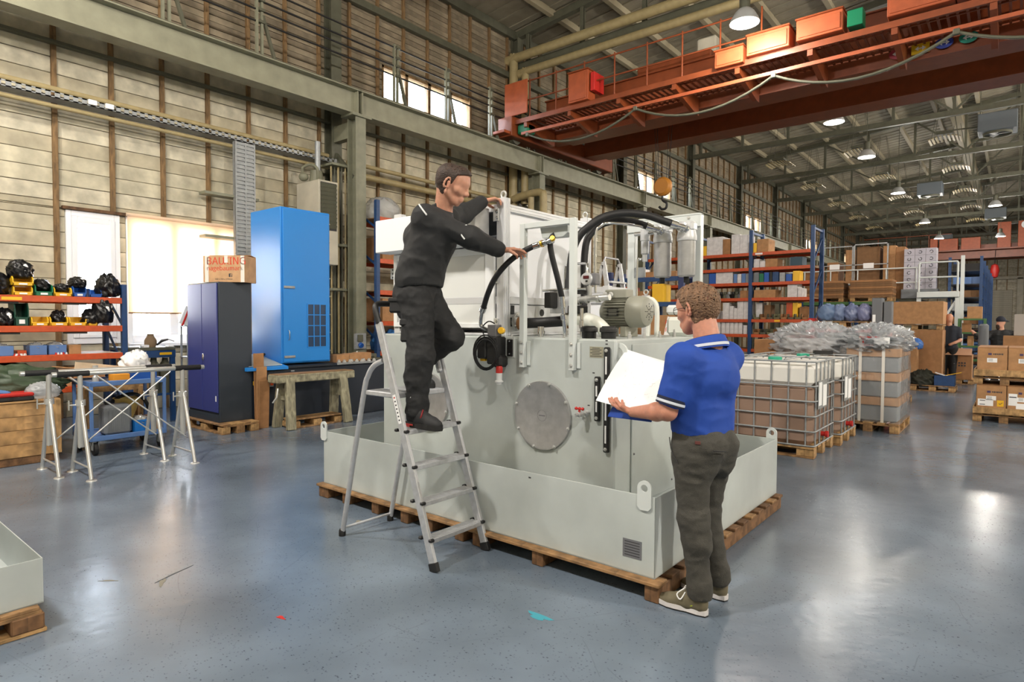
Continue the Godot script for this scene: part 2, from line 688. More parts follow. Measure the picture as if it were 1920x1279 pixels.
func wall_left() -> void:
	var ys := [0.0, 1.2, 3.4, 3.42, 6.98, 7.8, 12.0]
	var g := Geo.new()
	for k in ys.size() - 1:
		for s in cut(ZN + 0.3, ZF - 0.4, ys[k], ys[k + 1]):
			g.bb(Vector3(-12.3, ys[k], s[1]), Vector3(-12.03, ys[k + 1], s[0]))
	var w := struct("wall_left", g.mesh(), M.backing)
	w.set_meta("label", "left hall wall of cream cladding boards and timber studs")
	var far := Geo.new()
	for b in 12:
		var za := Z0 + BAY - b * BAY
		var zb_ := za - BAY
		if b == 0:
			za = ZN
		var y := 0.0
		var row := 0
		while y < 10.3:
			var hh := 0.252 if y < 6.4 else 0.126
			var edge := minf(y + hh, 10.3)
			# a window edge may fall inside the board: split there
			var stops := [y]
			for w2 in openings():
				for e in [w2[2], w2[3]]:
					if e > y + 0.012 and e < edge - 0.012 and not stops.has(e):
						stops.push_back(e)
			stops.sort()
			stops.push_back(edge)
			for q in stops.size() - 1:
				for s in cut(za, zb_, stops[q], stops[q + 1]):
					var lift := 0.012 if row % 4 == 3 else (0.004 if row % 2 == 0 else 0.0)
					var a := Vector3(-12.06, stops[q] + 0.004, s[1] + 0.002)
					var c := Vector3(-12.0 + lift, stops[q + 1] - 0.004, s[0] - 0.002)
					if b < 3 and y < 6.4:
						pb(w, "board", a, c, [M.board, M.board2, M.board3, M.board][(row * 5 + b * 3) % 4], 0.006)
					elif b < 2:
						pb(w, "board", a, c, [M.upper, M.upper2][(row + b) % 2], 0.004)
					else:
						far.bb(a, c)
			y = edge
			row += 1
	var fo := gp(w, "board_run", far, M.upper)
	fo.set_meta("kind", "stuff")
	# studs
	var z := 1.0
	var n := 0
	while z > ZF:
		for s in [[0.0, 12.0]]:
			var lo := 0.0
			var segs := []
			var stops2 := [0.0]
			for w3 in openings():
				if z < w3[0] - 0.04 and z > w3[1] + 0.04:
					segs.push_back([w3[2], w3[3]])
			segs.sort()
			for e in segs:
				pb(w, "stud", Vector3(-12.0, lo, z - 0.035), Vector3(-11.93, e[0], z + 0.035), M.stud, 0.004)
				lo = e[1]
			pb(w, "stud", Vector3(-12.0, lo, z - 0.035), Vector3(-11.93, 10.25, z + 0.035), M.stud, 0.004)
		z -= 0.805
		n += 1
	# steel rails along the wall
	for r in [[8.95, 0.16], [10.2, 0.24], [6.0, 0.05]]:
		pb(w, "girt", Vector3(-11.96, r[0] - r[1] / 2, ZF), Vector3(-11.84, r[0] + r[1] / 2, ZN), M.steel_dark)
	windows()


func windows() -> void:
	# the tall white window door
	var d := Geo.new()
	var f := [[-3.15, -3.93, 1.2, 3.4]]
	var x0 := -12.1
	for s in [[-3.15, -3.23, 1.2, 3.4], [-3.85, -3.93, 1.2, 3.4], [-3.23, -3.85, 3.3, 3.4], [-3.23, -3.85, 1.2, 1.3]]:
		d.bb(Vector3(x0, s[2], s[1]), Vector3(-11.96, s[3], s[0]), 0.01)
	var w1 := struct("window_1", d.mesh(), M.pvc)
	w1.set_meta("label", "tall white framed window door behind the bin shelves")
	var sash := Geo.new()
	for s in [[-3.23, -3.31, 1.3, 3.3], [-3.77, -3.85, 1.3, 3.3], [-3.31, -3.77, 3.2, 3.3], [-3.31, -3.77, 1.56, 1.66], [-3.31, -3.77, 1.3, 1.36]]:
		sash.bb(Vector3(x0, s[2], s[1]), Vector3(-11.94, s[3], s[0]), 0.01)
	gp(w1, "sash", sash, M.pvc)
	pb(w1, "lower_panel", Vector3(-12.08, 1.36, -3.77), Vector3(-11.98, 1.56, -3.31), M.pvc, 0.01)
	pb(w1, "pane", Vector3(-12.05, 1.66, -3.77), Vector3(-12.04, 3.2, -3.31), M.glass)
	pb(w1, "head_board", Vector3(-12.0, 3.4, -4.05), Vector3(-11.92, 3.45, -3.1), M.wood_dark)
	# the wide window with the blind
	d = Geo.new()
	for s in [[-4.03, -4.12, 1.2, 3.42], [-5.97, -6.05, 1.2, 3.42], [-4.12, -5.97, 3.32, 3.42], [-4.12, -5.97, 1.2, 1.34], [-4.72, -4.88, 1.34, 3.32], [-5.5, -5.62, 1.34, 3.32]]:
		d.bb(Vector3(x0, s[2], s[1]), Vector3(-11.97, s[3], s[0]), 0.01)
	var w2 := struct("window_2", d.mesh(), M.pvc)
	w2.set_meta("label", "wide white window behind a lowered peach blind")
	for s in [[-4.12, -4.72], [-4.88, -5.5], [-5.62, -5.97]]:
		pb(w2, "pane", Vector3(-12.06, 1.34, s[1]), Vector3(-12.05, 3.32, s[0]), M.glass)
	pb(w2, "sill", Vector3(-12.0, 1.14, -6.1), Vector3(-11.8, 1.2, -4.0), M.pvc, 0.008)
	var bl := thing("roller_blind", "peach coloured roller blind pulled down over the wide window", "blind", Vector3(-11.92, 1.74, -5.03))
	pb(bl, "cloth", Vector3(-0.002, 0.0, -1.0), Vector3(0.002, 1.66, 1.0), M.blind)
	var bg := Geo.new()
	bg.tube([Vector3(0, 1.69, -1.02), Vector3(0, 1.69, 1.02)], 0.03, 12)
	gp(bl, "roller", bg, M.blind)
	pb(bl, "bottom_bar", Vector3(-0.012, -0.025, -1.0), Vector3(0.012, 0.0, 1.0), M.wood2, 0.004)
	# the high windows
	for k in 5:
		var z := -9.62 - 12.96 * k
		var fr := Geo.new()
		var edges := [0.0, 0.1]
		for q in 4:
			fr.bb(Vector3(-12.12, 6.98, z - 0.775 * q - 0.05), Vector3(-11.98, 7.8, z - 0.775 * q))
			fr.bb(Vector3(-12.12, 6.98, z - 0.775 * (q + 1)), Vector3(-11.98, 7.8, z - 0.775 * (q + 1) + 0.05))
		fr.bb(Vector3(-12.12, 7.74, z - 3.1), Vector3(-11.98, 7.8, z))
		fr.bb(Vector3(-12.12, 6.98, z - 3.1), Vector3(-11.98, 7.03, z))
		var hw := struct("window_%d" % (k + 3), fr.mesh(), M.stud)
		hw.set_meta("label", "row of four bright panes high in the left wall, bay %d" % (k + 1))
		for q in 4:
			pb(hw, "pane", Vector3(-12.06, 7.03, z - 0.775 * (q + 1) + 0.05), Vector3(-12.05, 7.74, z - 0.775 * q - 0.05), M.glass)


func far_gate() -> void:
	var dz := ZF - 0.02
	var g := Geo.new()
	var d := struct("door_1", bm(Vector3(2.6, 4.95, 0.04)), M.backing, Vector3(-1.55, 2.475, dz))
	d.set_meta("label", "cream roller shutter door in the far wall")
	for k in 26:
		part(d, "slat", bm(Vector3(2.56, 0.18, 0.05), 0.015), M.plaster, Vector3(0, -2.38 + k * 0.19, 0.04))
	part(d, "door_frame", bm(Vector3(0.5, 6.2, 0.3), 0.02), M.plaster, Vector3(1.85, 0.6, 0.2))
	part(d, "door_frame", bm(Vector3(5.6, 0.3, 0.3), 0.02), M.plaster, Vector3(-0.6, 3.7, 0.2))


func roof() -> void:
	var g := Geo.new()
	for s in [-1.0, 1.0]:
		g.face([Vector3(12.4 * s, roof_y(12.4) + 0.12, ZN + 0.4), Vector3(0, 11.62, ZN + 0.4), Vector3(0, 11.62, ZF - 0.5), Vector3(12.4 * s, roof_y(12.4) + 0.12, ZF - 0.5)], Vector3.DOWN)
		g.face([Vector3(12.4 * s, roof_y(12.4) + 0.32, ZN + 0.4), Vector3(0, 11.82, ZN + 0.4), Vector3(0, 11.82, ZF - 0.5), Vector3(12.4 * s, roof_y(12.4) + 0.32, ZF - 0.5)], Vector3.UP)
	var c := struct("ceiling", g.mesh(), M.roof)
	c.set_meta("label", "corrugated cream roof lining between purlins")
	var slope := Basis(Vector3.BACK, atan(0.1))
	# roof sheets with ribs: one between each pair of purlins and trusses
	var sg := Geo.new()
	sg.box(V0, Vector3(1.42, 0.03, BAY - 0.1))
	for k in 13:
		sg.box(Vector3(0, -0.025, -BAY / 2 + 0.25 + k * 0.5), Vector3(1.42, 0.03, 0.08))
	var sheet := sg.mesh()
	for b in 12:
		for k in 8:
			var x := -11.25 + k * 1.5
			part(c, "roof_sheet", sheet, M.roof, Vector3(x, roof_y(x) + 0.1, Z0 + BAY / 2 - b * BAY), slope)
	for k in 9:
		var x := -12.0 + k * 1.5
		pb(c, "purlin", Vector3(x - 0.07, roof_y(x) - 0.1, ZF), Vector3(x + 0.07, roof_y(x) + 0.08, ZN), M.purlin)
	pb(c, "ridge_duct", Vector3(-2.45, 10.62, ZF), Vector3(-2.0, 11.0, -20), M.purlin, 0.03)


func trusses() -> void:
	var src: Node3D
	for k in 11:
		var z := Z0 - BAY * k
		var lab := "olive steel roof truss, %s from the near end of the hall" % nth(k)
		if src:
			copy(src, lab, Vector3(0, 0, z), 0)
			continue
		src = thing("roof_truss", lab, "roof truss", Vector3(0, 0, z), 0, "roof trusses across the hall")
		pb(src, "bottom_chord", Vector3(-11.9, 9.14, -0.09), Vector3(11.9, 9.34, 0.09), M.steel_dark)
		for s in [-1.0, 1.0]:
			var g := Geo.new()
			g.bar(Vector3(11.9 * s, 10.18, 0), Vector3(0, 11.36, 0), 0.18, 0.2)
			gp(src, "top_chord", g, M.steel_dark)
		for j in 13:
			var x := -11.4 + j * 1.9
			var top := roof_y(x) - 0.2
			for q in [-1.0, 1.0]:
				pb(src, "strut", Vector3(x - 0.045, 9.3, q * 0.05 - 0.02), Vector3(x + 0.045, top, q * 0.05 + 0.02), M.steel_dark)
			if j < 12 and j > 0:
				var g := Geo.new()
				var x2 := x + 1.9
				if j % 2 == 0:
					g.bar(Vector3(x, top, 0), Vector3(x2, 9.3, 0), 0.07, 0.07)
				elif j > 3:
					g.bar(Vector3(x, 9.3, 0), Vector3(x2, roof_y(x2) - 0.2, 0), 0.07, 0.07)
				else:
					continue
				gp(src, "brace", g, M.steel_dark)


func ibeam(g: Geo, a: Vector3, b: Vector3, w: float, h: float, up := Vector3.UP) -> void:
	g.bar(a, b, 0.02, h - 0.04, up)
	var o := up * (h / 2 - 0.012)
	g.bar(a + o, b + o, w, 0.024, up)
	g.bar(a - o, b - o, w, 0.024, up)


func rail_beam() -> void:
	# the crane rail beam, one length per bay
	for k in 12:
		var za := Z0 + BAY - BAY * k
		if k == 0:
			za = 5.0
		var t := thing("crane_beam", "olive grey crane rail girder on brackets, %s length from the near end" % (nth(k)), "steel beam", Vector3(-11, 6.23, 0), 0, "crane rail girders along the left wall")
		var g := Geo.new()
		ibeam(g, Vector3(0, 0, za - 0.01), Vector3(0, 0, Z0 - BAY * k + 0.01), 0.32, 0.52)
		gp(t, "girder", g, M.beam)
		g = Geo.new()
		for e in [za - 0.06, Z0 - BAY * k + 0.06]:
			g.box(Vector3(0, 0, e), Vector3(0.28, 0.46, 0.02))
		gp(t, "stiffener", g, M.beam)
		pb(t, "crane_rail", Vector3(-0.03, 0.26, Z0 - BAY * k), Vector3(0.03, 0.33, za), M.steel_dark)
	var src: Node3D
	var src2: Node3D
	for k in 11:
		var z := Z0 - BAY * k
		var lab := "%s bracketed steel column from the near end, under the crane rail" % nth(k)
		if src:
			copy(src, lab, Vector3(-11, 0, z), 0)
			continue
		src = thing("crane_column", lab, "column", Vector3(-11, 0, z), 0, "columns along the left wall")
		var g := Geo.new()
		ibeam(g, Vector3(0, 0, 0), Vector3(0, 5.92, 0), 0.26, 0.3, Vector3.RIGHT)
		gp(src, "column_shaft", g, M.steel)
		g = Geo.new()
		g.box(Vector3(0, 5.945, 0), Vector3(0.4, 0.05, 0.5))
		gp(src, "head_plate", g, M.steel)
		g = Geo.new()
		ibeam(g, Vector3(-0.85, 0, 0), Vector3(-0.85, 10.2, 0), 0.26, 0.28, Vector3.RIGHT)
		gp(src, "wall_column", g, M.steel_dark)
		g = Geo.new()
		g.bar(Vector3(-0.75, 5.7, 0), Vector3(-0.13, 5.7, 0), 0.16, 0.34)
		gp(src, "bracket_arm", g, M.steel)
		g = Geo.new()
		g.bar(Vector3(-0.75, 5.3, 0), Vector3(-0.1, 4.7, 0), 0.06, 0.08)
		g.bar(Vector3(-0.75, 6.6, 0), Vector3(-0.1, 6.05, 0), 0.06, 0.08)
		gp(src, "knee_brace", g, M.steel_dark)
	# conductor rails above the girder and the posts that carry them
	for q in 4:
		var y: float = [7.84, 7.6, 7.42, 7.2][q]
		var g := Geo.new()
		g.tube([Vector3(-11.1, y, 5), Vector3(-11.1, y, -70)], 0.018, 6)
		tag(gp(self, "conductor_rail", g, M.black), "thin black conductor rail along the wall, %s of four" % ["topmost", "second from the top", "third from the top", "lowest"][q], "rail", "conductor rails above the crane girder")
	src = null
	for k in 34:
		var z := -1.1 - 1.64 * k
		if k == 4:
			continue
		var lab := "slim conductor rail post with a slanted stay, %s from the near end" % nth(k)
		if src:
			copy(src, lab, Vector3(-11.1, 6.49, z), 0)
			continue
		src = thing("rail_post", lab, "post", Vector3(-11.1, 6.49, z), 0, "conductor rail posts on the crane girder")
		for s in [-0.05, 0.05]:
			pb(src, "post", Vector3(-0.03, 0, s - 0.02), Vector3(0.03, 1.42, s + 0.02), M.steel)
		var g := Geo.new()
		g.bar(Vector3(0, 0.85, -0.07), Vector3(0, 0, -0.34), 0.06, 0.05)
		gp(src, "stay", g, M.steel_dark)
		g = Geo.new()
		for y in [1.35, 1.11, 0.93, 0.71]:
			g.box(Vector3(0.02, y, -0.03), Vector3(0.09, 0.05, 0.12))
		gp(src, "insulator", g, M.steel_dark)


func wall_services() -> void:
	# pipes and the cable tray along the wall
	for q in [[-11.7, 5.2, 4, -7.9, 0.05, "tan pipe above the cable tray on the near wall"], [-11.7, 4.94, 4, -7.9, 0.035, "thin tan pipe below the cable tray on the near wall"],
			[-11.7, 5.17, -8.4, -14.2, 0.05, "tan pipe along the wall past the first column, upper one"], [-11.72, 4.93, -8.4, -14.2, 0.075, "thick tan pipe along the wall past the first column, lower one"]]:
		var g := Geo.new()
		g.tube([Vector3(q[0], q[1], q[2]), Vector3(q[0], q[1], q[3])], q[4], 12)
		tag(gp(self, "wall_pipe", g, M.pipe), q[5], "pipe")
	var t := thing("cable_tray", "perforated metal cable tray full of cables along the near wall", "cable tray", Vector3(-11.68, 5.04, -2))
	var tr := Geo.new()
	for k in 100:
		var z := 5.9 - k * 0.12
		tr.bb(Vector3(0.085, 0, z - 0.07), Vector3(0.09, 0.1, z))
	tr.bb(Vector3(0.085, 0, -6), Vector3(0.09, 0.02, 6))
	tr.bb(Vector3(0.085, 0.08, -6), Vector3(0.09, 0.1, 6))
	tr.bb(Vector3(-0.2, 0, -6), Vector3(0.09, 0.005, 6))
	gp(t, "tray", tr, M.galv)
	tr = Geo.new()
	for k in 5:
		tr.tube([Vector3(-0.16 + k * 0.05, 0.03, -6), Vector3(-0.16 + k * 0.05, 0.03, 6)], 0.02, 6)
	gp(t, "cables", tr, M.black)
	pb(t, "junction_box", Vector3(0.09, 0.02, -1.5), Vector3(0.13, 0.1, -1.38), M.white, 0.005)
	pb(t, "junction_box", Vector3(0.09, 0.02, -1.74), Vector3(0.13, 0.1, -1.62), M.white, 0.005)
	# the vertical perforated duct
	t = thing("cable_duct", "grey perforated upright cable duct between the blind and the blue cabinet", "cable duct", Vector3(-11.55, 2.6, -5.96))
	var dg := Geo.new()
	dg.bb(Vector3(-0.1, 0, -0.2), Vector3(-0.02, 2.42, 0.2))
	for k in 32:
		var y := 0.04 + k * 0.075
		dg.bb(Vector3(-0.02, y, -0.2), Vector3(0, y + 0.045, 0.2))
	for z in [-0.2, -0.02, 0.17]:
		dg.bb(Vector3(-0.02, 0, z), Vector3(0.002, 2.42, z + 0.03))
	gp(t, "duct_cover", dg, M.galv)
	for y in [0.55, 1.35]:
		pb(t, "bracket", Vector3(-0.3, y, -0.3), Vector3(-0.05, y + 0.05, 0.75), M.steel)
	# the fan heater beside the first column
	t = thing("fan_heater", "beige fan heater cabinet with dark louvres above the blue machine", "heater", Vector3(-11.45, 2.77, -7.45))
	pb(t, "casing", Vector3(-0.4, 0, -0.24), Vector3(0.42, 1.72, 0.22), M.plaster, 0.01)
	for k in 11:
		part(t, "louvre", bm(Vector3(0.03, 0.075, 0.36)), M.steel_dark, Vector3(0.43, 0.78 + k * 0.084, -0.01), zb(-25))
	pb(t, "louvre_back", Vector3(0.41, 0.7, -0.2), Vector3(0.424, 1.68, 0.18), M.black)
	var fg := Geo.new()
	fg.lathe([[0, 0.28], [0.12, 0.26], [0.14, 0.1], [0.16, 0]], Transform3D(I, Vector3(0, 1.72, 0)), 14)
	gp(t, "flue_hood", fg, M.steel)
	fg = Geo.new()
	fg.lathe([[0, 0.62], [0.06, 0.6], [0.06, 0]], Transform3D(I, Vector3(0.05, 1.98, 0)), 12)
	gp(t, "flue_pipe", fg, M.galv)
	fg = Geo.new()
	fg.tube(spline([Vector3(0.2, 1.72, 0.1), Vector3(0.28, 1.95, 0.16), Vector3(0.1, 2.06, 0.2), Vector3(-0.1, 2.0, 0.26), Vector3(-0.15, 1.76, 0.2)], 6), 0.03, 8)
	fg.ball(Vector3(-0.1, 1.83, 0.24), Vector3(0.1, 0.09, 0.1), 12, 8)
	gp(t, "gas_pipe", fg, M.steel)
	# conduits beside the column
	t = thing("conduit_bundle", "bundle of thin upright pipes between the fan heater and the column", "pipes", Vector3(-11.3, 0, -8.0))
	for k in 6:
		var g := Geo.new()
		var r: float = [0.02, 0.014, 0.024, 0.016, 0.02, 0.03][k]
		g.tube([Vector3(-0.05 + 0.02 * k, 0.9, 0.26 - k * 0.075), Vector3(-0.05 + 0.02 * k, 4.95, 0.26 - k * 0.075)], r, 8)
		gp(t, "conduit", g, [M.pipe, M.steel_dark][k % 2])
	for y in [2.25, 3.2, 4.9]:
		pb(t, "clamp_rail", Vector3(-0.3, y, -0.22), Vector3(0.1, y + 0.05, 0.34), M.steel)
	# two big insulated pipes: along the second truss, then down the wall
	for q in 2:
		var o := q * 0.3
		var g := Geo.new()
		var y := 9.42 - q * 0.42
		var z := -14.35 - q * 0.12
		var x := -11.75 + q * 0.35
		g.tube(spline([Vector3(x, 5.2, z), Vector3(x, 5.4, z), Vector3(x, y - 0.2, z), Vector3(x + 0.06, y - 0.06, z), Vector3(x + 0.2, y, z), Vector3(0, y, z), Vector3(8, y, z)], 3), 0.13 - q * 0.02, 14)
		tag(gp(self, "roof_pipe", g, M.pipe), ["fat tan pipe along the near roof truss, upper one", "tan pipe along the near roof truss, lower one"][q], "pipe")
	var g2 := Geo.new()
	g2.tube(spline([Vector3(-11.6, 5.22, -14.2), Vector3(-11.3, 5.28, -14.2), Vector3(-10.75, 5.32, -14.2), Vector3(-10.55, 5.25, -14.2), Vector3(-10.5, 5.05, -14.2), Vector3(-10.5, 3.0, -14.2)], 4), 0.11, 12)
	g2.tube([Vector3(-10.95, 5.2, -14.2), Vector3(-10.95, 3.0, -14.2)], 0.09, 12)
	tag(gp(self, "bent_pipe", g2, M.pipe), "tan pipe bending down the wall behind the white enclosure", "pipe")


func lamps() -> void:
	var src: Node3D
	var list := [[-4.16, -12.07, 0.4], [-4.16, -19.6, 0.15], [-4.13, -24.4, 0.2], [-4.16, -32.0, 0.4], [-4.16, -42.4, 0.6], [-4.16, -50.9, 0.8], [-0.9, -38.3, 0.4], [-4.16, 1.2, 1.5], [3.6, 1.0, 1.5], [-8.4, 0.6, 1], [8.2, -6.0, 2.4], [8.2, -18.0, 3.2], [8.2, -31.0, 3.2], [-0.9, -52, 0.6], [-0.9, -66, 0.6]]
	var names := ["above the large cartons of the near crane", "half hidden below the crane girder", "over the aisle past the crane", "in the middle of the hall roof", "deep in the hall roof", "deepest in the row past the crane", "near the right edge, under the grey unit heater", "behind the viewer, left row", "behind the viewer, right row", "behind the viewer, by the left wall", "off to the right over the aisle", "off to the right beyond the cartons", "off to the right, far", "at the far right end of the hall", "last before the roller door"]
	var em := mat("lamp_glow", C(255, 250, 240), 0.5)
	em.emission_enabled = true
	em.emission = Color(1, 0.96, 0.88)
	em.emission_energy_multiplier = 7.0
	for k in list.size():
		var at := Vector3(list[k][0], 7.35, list[k][1])
		var lab: String = "bell shaped high bay lamp hanging " + names[k]
		if src:
			copy(src, lab, at, 0)
		else:
			src = thing("high_bay_lamp", lab, "lamp", at, 0, "high bay lamps under the roof")
			var g := Geo.new()
			g.lathe([[0.27, 0.0], [0.275, 0.01], [0.25, 0.08], [0.18, 0.2], [0.12, 0.26], [0.0, 0.28]], Transform3D(), 24)
			gp(src, "reflector", g, M.alu_body)
			g = Geo.new()
			g.lathe([[0, 0.03], [0.22, 0.03], [0.25, 0.045], [0.22, 0.06], [0, 0.06]], Transform3D(), 24)
			gp(src, "glowing_lens", g, em)
			g = Geo.new()
			g.lathe([[0.0, 0.25], [0.1, 0.25], [0.1, 0.5], [0.07, 0.53], [0, 0.53]], Transform3D(), 14)
			gp(src, "ballast_housing", g, M.steel_dark)
			g = Geo.new()
			g.tube([Vector3(0, 0.53, 0), Vector3(0, 3.2, 0)], 0.01, 6)
			gp(src, "hanging_rod", g, M.steel_dark)
		var sp := OmniLight3D.new()
		sp.name = "lamp_light"
		sp.position = at + Vector3(0, -0.16, 0)
		sp.omni_range = 90.0
		sp.omni_attenuation = 2.0
		sp.light_energy = LAMP * list[k][2]
		sp.light_color = Color(1, 0.97, 0.93)
		sp.light_size = 0.2
		sp.shadow_enabled = true
		add_child(sp, true)


const LAMP := 26.0


# ---------- the overhead crane ----------
func crane() -> void:
	var t := thing("bridge_crane", "big rust orange bridge crane with two girders and a railed walkway", "crane", Vector3(0, 0, 0))
	var nz := -14.75
	var g := Geo.new()
	# near and far box girders
	for q in [[-14.55, -15.2, 6.78, 7.95, "girder"], [-16.6, -17.25, 6.78, 7.95, "girder"]]:
		pb(t, q[4], Vector3(-10.7, q[2] + 0.03, q[1] + 0.03), Vector3(11, q[3], q[0] - 0.03), M.crane)
		pb(t, "girder_flange", Vector3(-10.2, q[2], q[1] - 0.05), Vector3(11, q[2] + 0.03, q[0] + 0.05), M.crane)
		pb(t, "girder_flange", Vector3(-10.7, q[3], q[1] - 0.05), Vector3(11, q[3] + 0.03, q[0] + 0.05), M.crane)
		pb(t, "trolley_rail", Vector3(-10.7, q[3] + 0.03, (q[0] + q[1]) / 2 - 0.03), Vector3(11, q[3] + 0.09, (q[0] + q[1]) / 2 + 0.03), M.steel_dark)
	# end carriage on the rail
	pb(t, "end_carriage", Vector3(-11.2, 6.66, -18.4), Vector3(-10.7, 7.2, -13.0), M.crane, 0.02)
	for z in [-13.5, -17.9]:
		var w := Geo.new()
		w.lathe([[0, -0.07], [0.2, -0.07], [0.2, 0.07], [0, 0.07]], Transform3D(zb(90), V0), 18)
		gp(t, "wheel", w, M.steel_dark, Vector3(-11, 6.76, z))
	pb(t, "buffer_plate", Vector3(-11.2, 6.7, -13.0), Vector3(-10.75, 6.78, -12.75), M.crane_panel, 0.01)
	pb(t, "drive_motor", Vector3(-10.68, 6.72, -13.55), Vector3(-10.3, 6.98, -13.2), M.green, 0.04)
	# walkway in front of the near girder
	var wz := -13.15
	pb(t, "walkway_beam", Vector3(-10.9, 6.98, wz - 0.04), Vector3(11, 7.1, wz + 0.02), M.crane)
	for k in 15:
		var x := -10.4 + k * 1.42
		var b := Geo.new()
		b.prism(PackedVector2Array([Vector2(0, 0), Vector2(1.3, 0), Vector2(1.3, -0.42), Vector2(1.15, -0.42), Vector2(0, -0.16)]), 0.1, Transform3D(yb(90), Vector3(x, 7.02, wz)))
		gp(t, "walkway_bracket", b, M.crane)
	var gr := Geo.new()
	for k in 150:
		gr.bb(Vector3(-10.8 + k * 0.145, 7.06, -14.5), Vector3(-10.76 + k * 0.145, 7.09, wz))
	for z in [-13.5, -14.0, -14.4]:
		gr.bb(Vector3(-10.8, 7.05, z), Vector3(11, 7.09, z + 0.03))
	gp(t, "grating", gr, M.crane).set_meta("kind", "stuff")
	pb(t, "cable_runway", Vector3(-10.4, 6.62, wz + 0.05), Vector3(11, 6.69, wz + 0.12), M.crane_panel)
	# railing
	for k in 8:
		var x := -10.2 + k * 0.86
		var r := Geo.new()
		r.tube([Vector3(x, 7.0, wz), Vector3(x, 8.1, wz)], 0.02, 6)
		gp(t, "rail_post", r, M.crane)
	for y in [7.55, 8.05]:
		var r := Geo.new()
		r.tube([Vector3(-10.9, y, wz), Vector3(-4.5, y, wz)], 0.02, 6)
		gp(t, "handrail", r, M.crane)
	for k in 7:
		var x := -10.0 + k * 1.2
		var r := Geo.new()
		r.tube([Vector3(x, 7.9, -17.1), Vector3(x, 9.0, -17.1)], 0.02, 6)
		gp(t, "rail_post", r, M.crane)
	for y in [8.4, 8.98]:
		var r := Geo.new()
		r.tube([Vector3(-10.6, y, -17.1), Vector3(-2.2, y, -17.1)], 0.02, 6)
		gp(t, "handrail", r, M.crane)
	# switch boxes on the walkway, left to right
	var boxes := [[-10.96, -10.18, 7.17, 8.06, 0.04, "cover_plate"], [-8.86, -8.28, 7.1, 7.83, 0.35, "switch_box"], [-5.1, -4.5, 7.02, 7.36, 0.4, "switch_box"], [-4.43, -3.6, 7.1, 7.5, 0.45, "switch_box"], [-3.47, -2.65, 7.14, 7.53, 0.45, "switch_box"],
		[-1.93, -0.93, 7.14, 8.5, 0.7, "switch_cabinet"], [-0.91, 0.3, 7.14, 8.5, 0.7, "switch_cabinet"]]
	for b in boxes:
		var o := pb(t, b[5], Vector3(b[0], b[2], -13.0 - b[4]), Vector3(b[1], b[3], -13.0), M.crane_panel, 0.01)
		if b[5] != "cover_plate":
			var w: float = b[1] - b[0]
			var h: float = b[3] - b[2]
			part(o, "door_panel", bm(Vector3(w - 0.08, h - 0.1, 0.02), 0.006), M.crane_panel, Vector3(0, -0.01, b[4] / 2 + 0.01))
			part(o, "lid", bm(Vector3(w + 0.03, 0.03, b[4] + 0.06), 0.006), M.crane, Vector3(0, h / 2 + 0.015, 0.01))
	pb(t, "terminal_box", Vector3(-2.58, 7.16, -13.3), Vector3(-2.32, 7.46, -13.02), M.green, 0.01)
	pb(t, "red_panel", Vector3(-8.24, 7.3, -13.5), Vector3(-8.12, 7.75, -13.05), M.red, 0.01)
	# hoist trolley
	pb(t, "hoist_trolley", Vector3(-7.9, 8.06, -17.0), Vector3(-5.9, 8.3, -14.8), M.crane, 0.03)
	var h := Geo.new()
	h.lathe([[0, -0.7], [0.24, -0.7], [0.24, 0.7], [0, 0.7]], Transform3D(zb(90), Vector3(-6.8, 8.55, -16)), 18)
	gp(t, "rope_drum", h, M.steel_dark)
	pb(t, "hoist_gearbox", Vector3(-7.9, 8.3, -16.3), Vector3(-7.4, 8.8, -15.7), M.steel_dark, 0.04)
	pb(t, "hoist_gearbox", Vector3(-6.4, 8.3, -15.5), Vector3(-5.9, 8.75, -15.1), M.plaster, 0.04)
	h = Geo.new()
	for q in [[-7.90, -15.9], [-8.00, -15.9], [-7.45, -15.95], [-7.33, -15.95]]:
		h.tube([Vector3(q[0], 8.4, q[1]), Vector3(-7.65 + (q[0] - -7.65) * 0.5, 5.54, -15.9)], 0.008, 5)
	gp(t, "wire_rope", h, M.black)
	h = Geo.new()
	h.lathe([[0, -0.12], [0.2, -0.12], [0.26, -0.05], [0.26, 0.05], [0.2, 0.12], [0, 0.12]], Transform3D(xb(90), Vector3(-7.65, 5.36, -15.9)), 20)
	gp(t, "hook_block", h, mat("hook_ochre", C(176, 116, 40), 0.5))
	h = Geo.new()
	h.tube(spline([Vector3(-7.65, 5.14, -15.9), Vector3(-7.65, 4.99, -15.9), Vector3(-7.53, 4.89, -15.9), Vector3(-7.55, 4.76, -15.9), Vector3(-7.67, 4.74, -15.9), Vector3(-7.75, 4.82, -15.9)], 5), 0.035, 8)
	gp(t, "hook", h, M.black)
	# festoon cable below the runway
	var pts := [-10.2, -7.0, -3.9, -0.9, 2.2, 5.3]
	for k in 5:
		var c := Geo.new()
		var p := []
		for j in 13:
			var f := j / 12.0
			p.push_back(Vector3(lerpf(pts[k], pts[k + 1], f), 6.6 - 0.42 * 4 * f * (1 - f), wz + 0.09))
		c.tube(p, 0.028, 6)
		gp(t, "festoon_cable", c, M.steel_dark)
		c = Geo.new()
		c.box(Vector3(pts[k], 6.6, wz + 0.09), Vector3(0.1, 0.1, 0.08), I, 0.01)
		gp(t, "cable_trolley", c, M.steel_dark)
	# the four direction signs on the girder
	var cols := [C(150, 40, 60), C(220, 180, 30), C(40, 60, 150), C(20, 130, 110)]
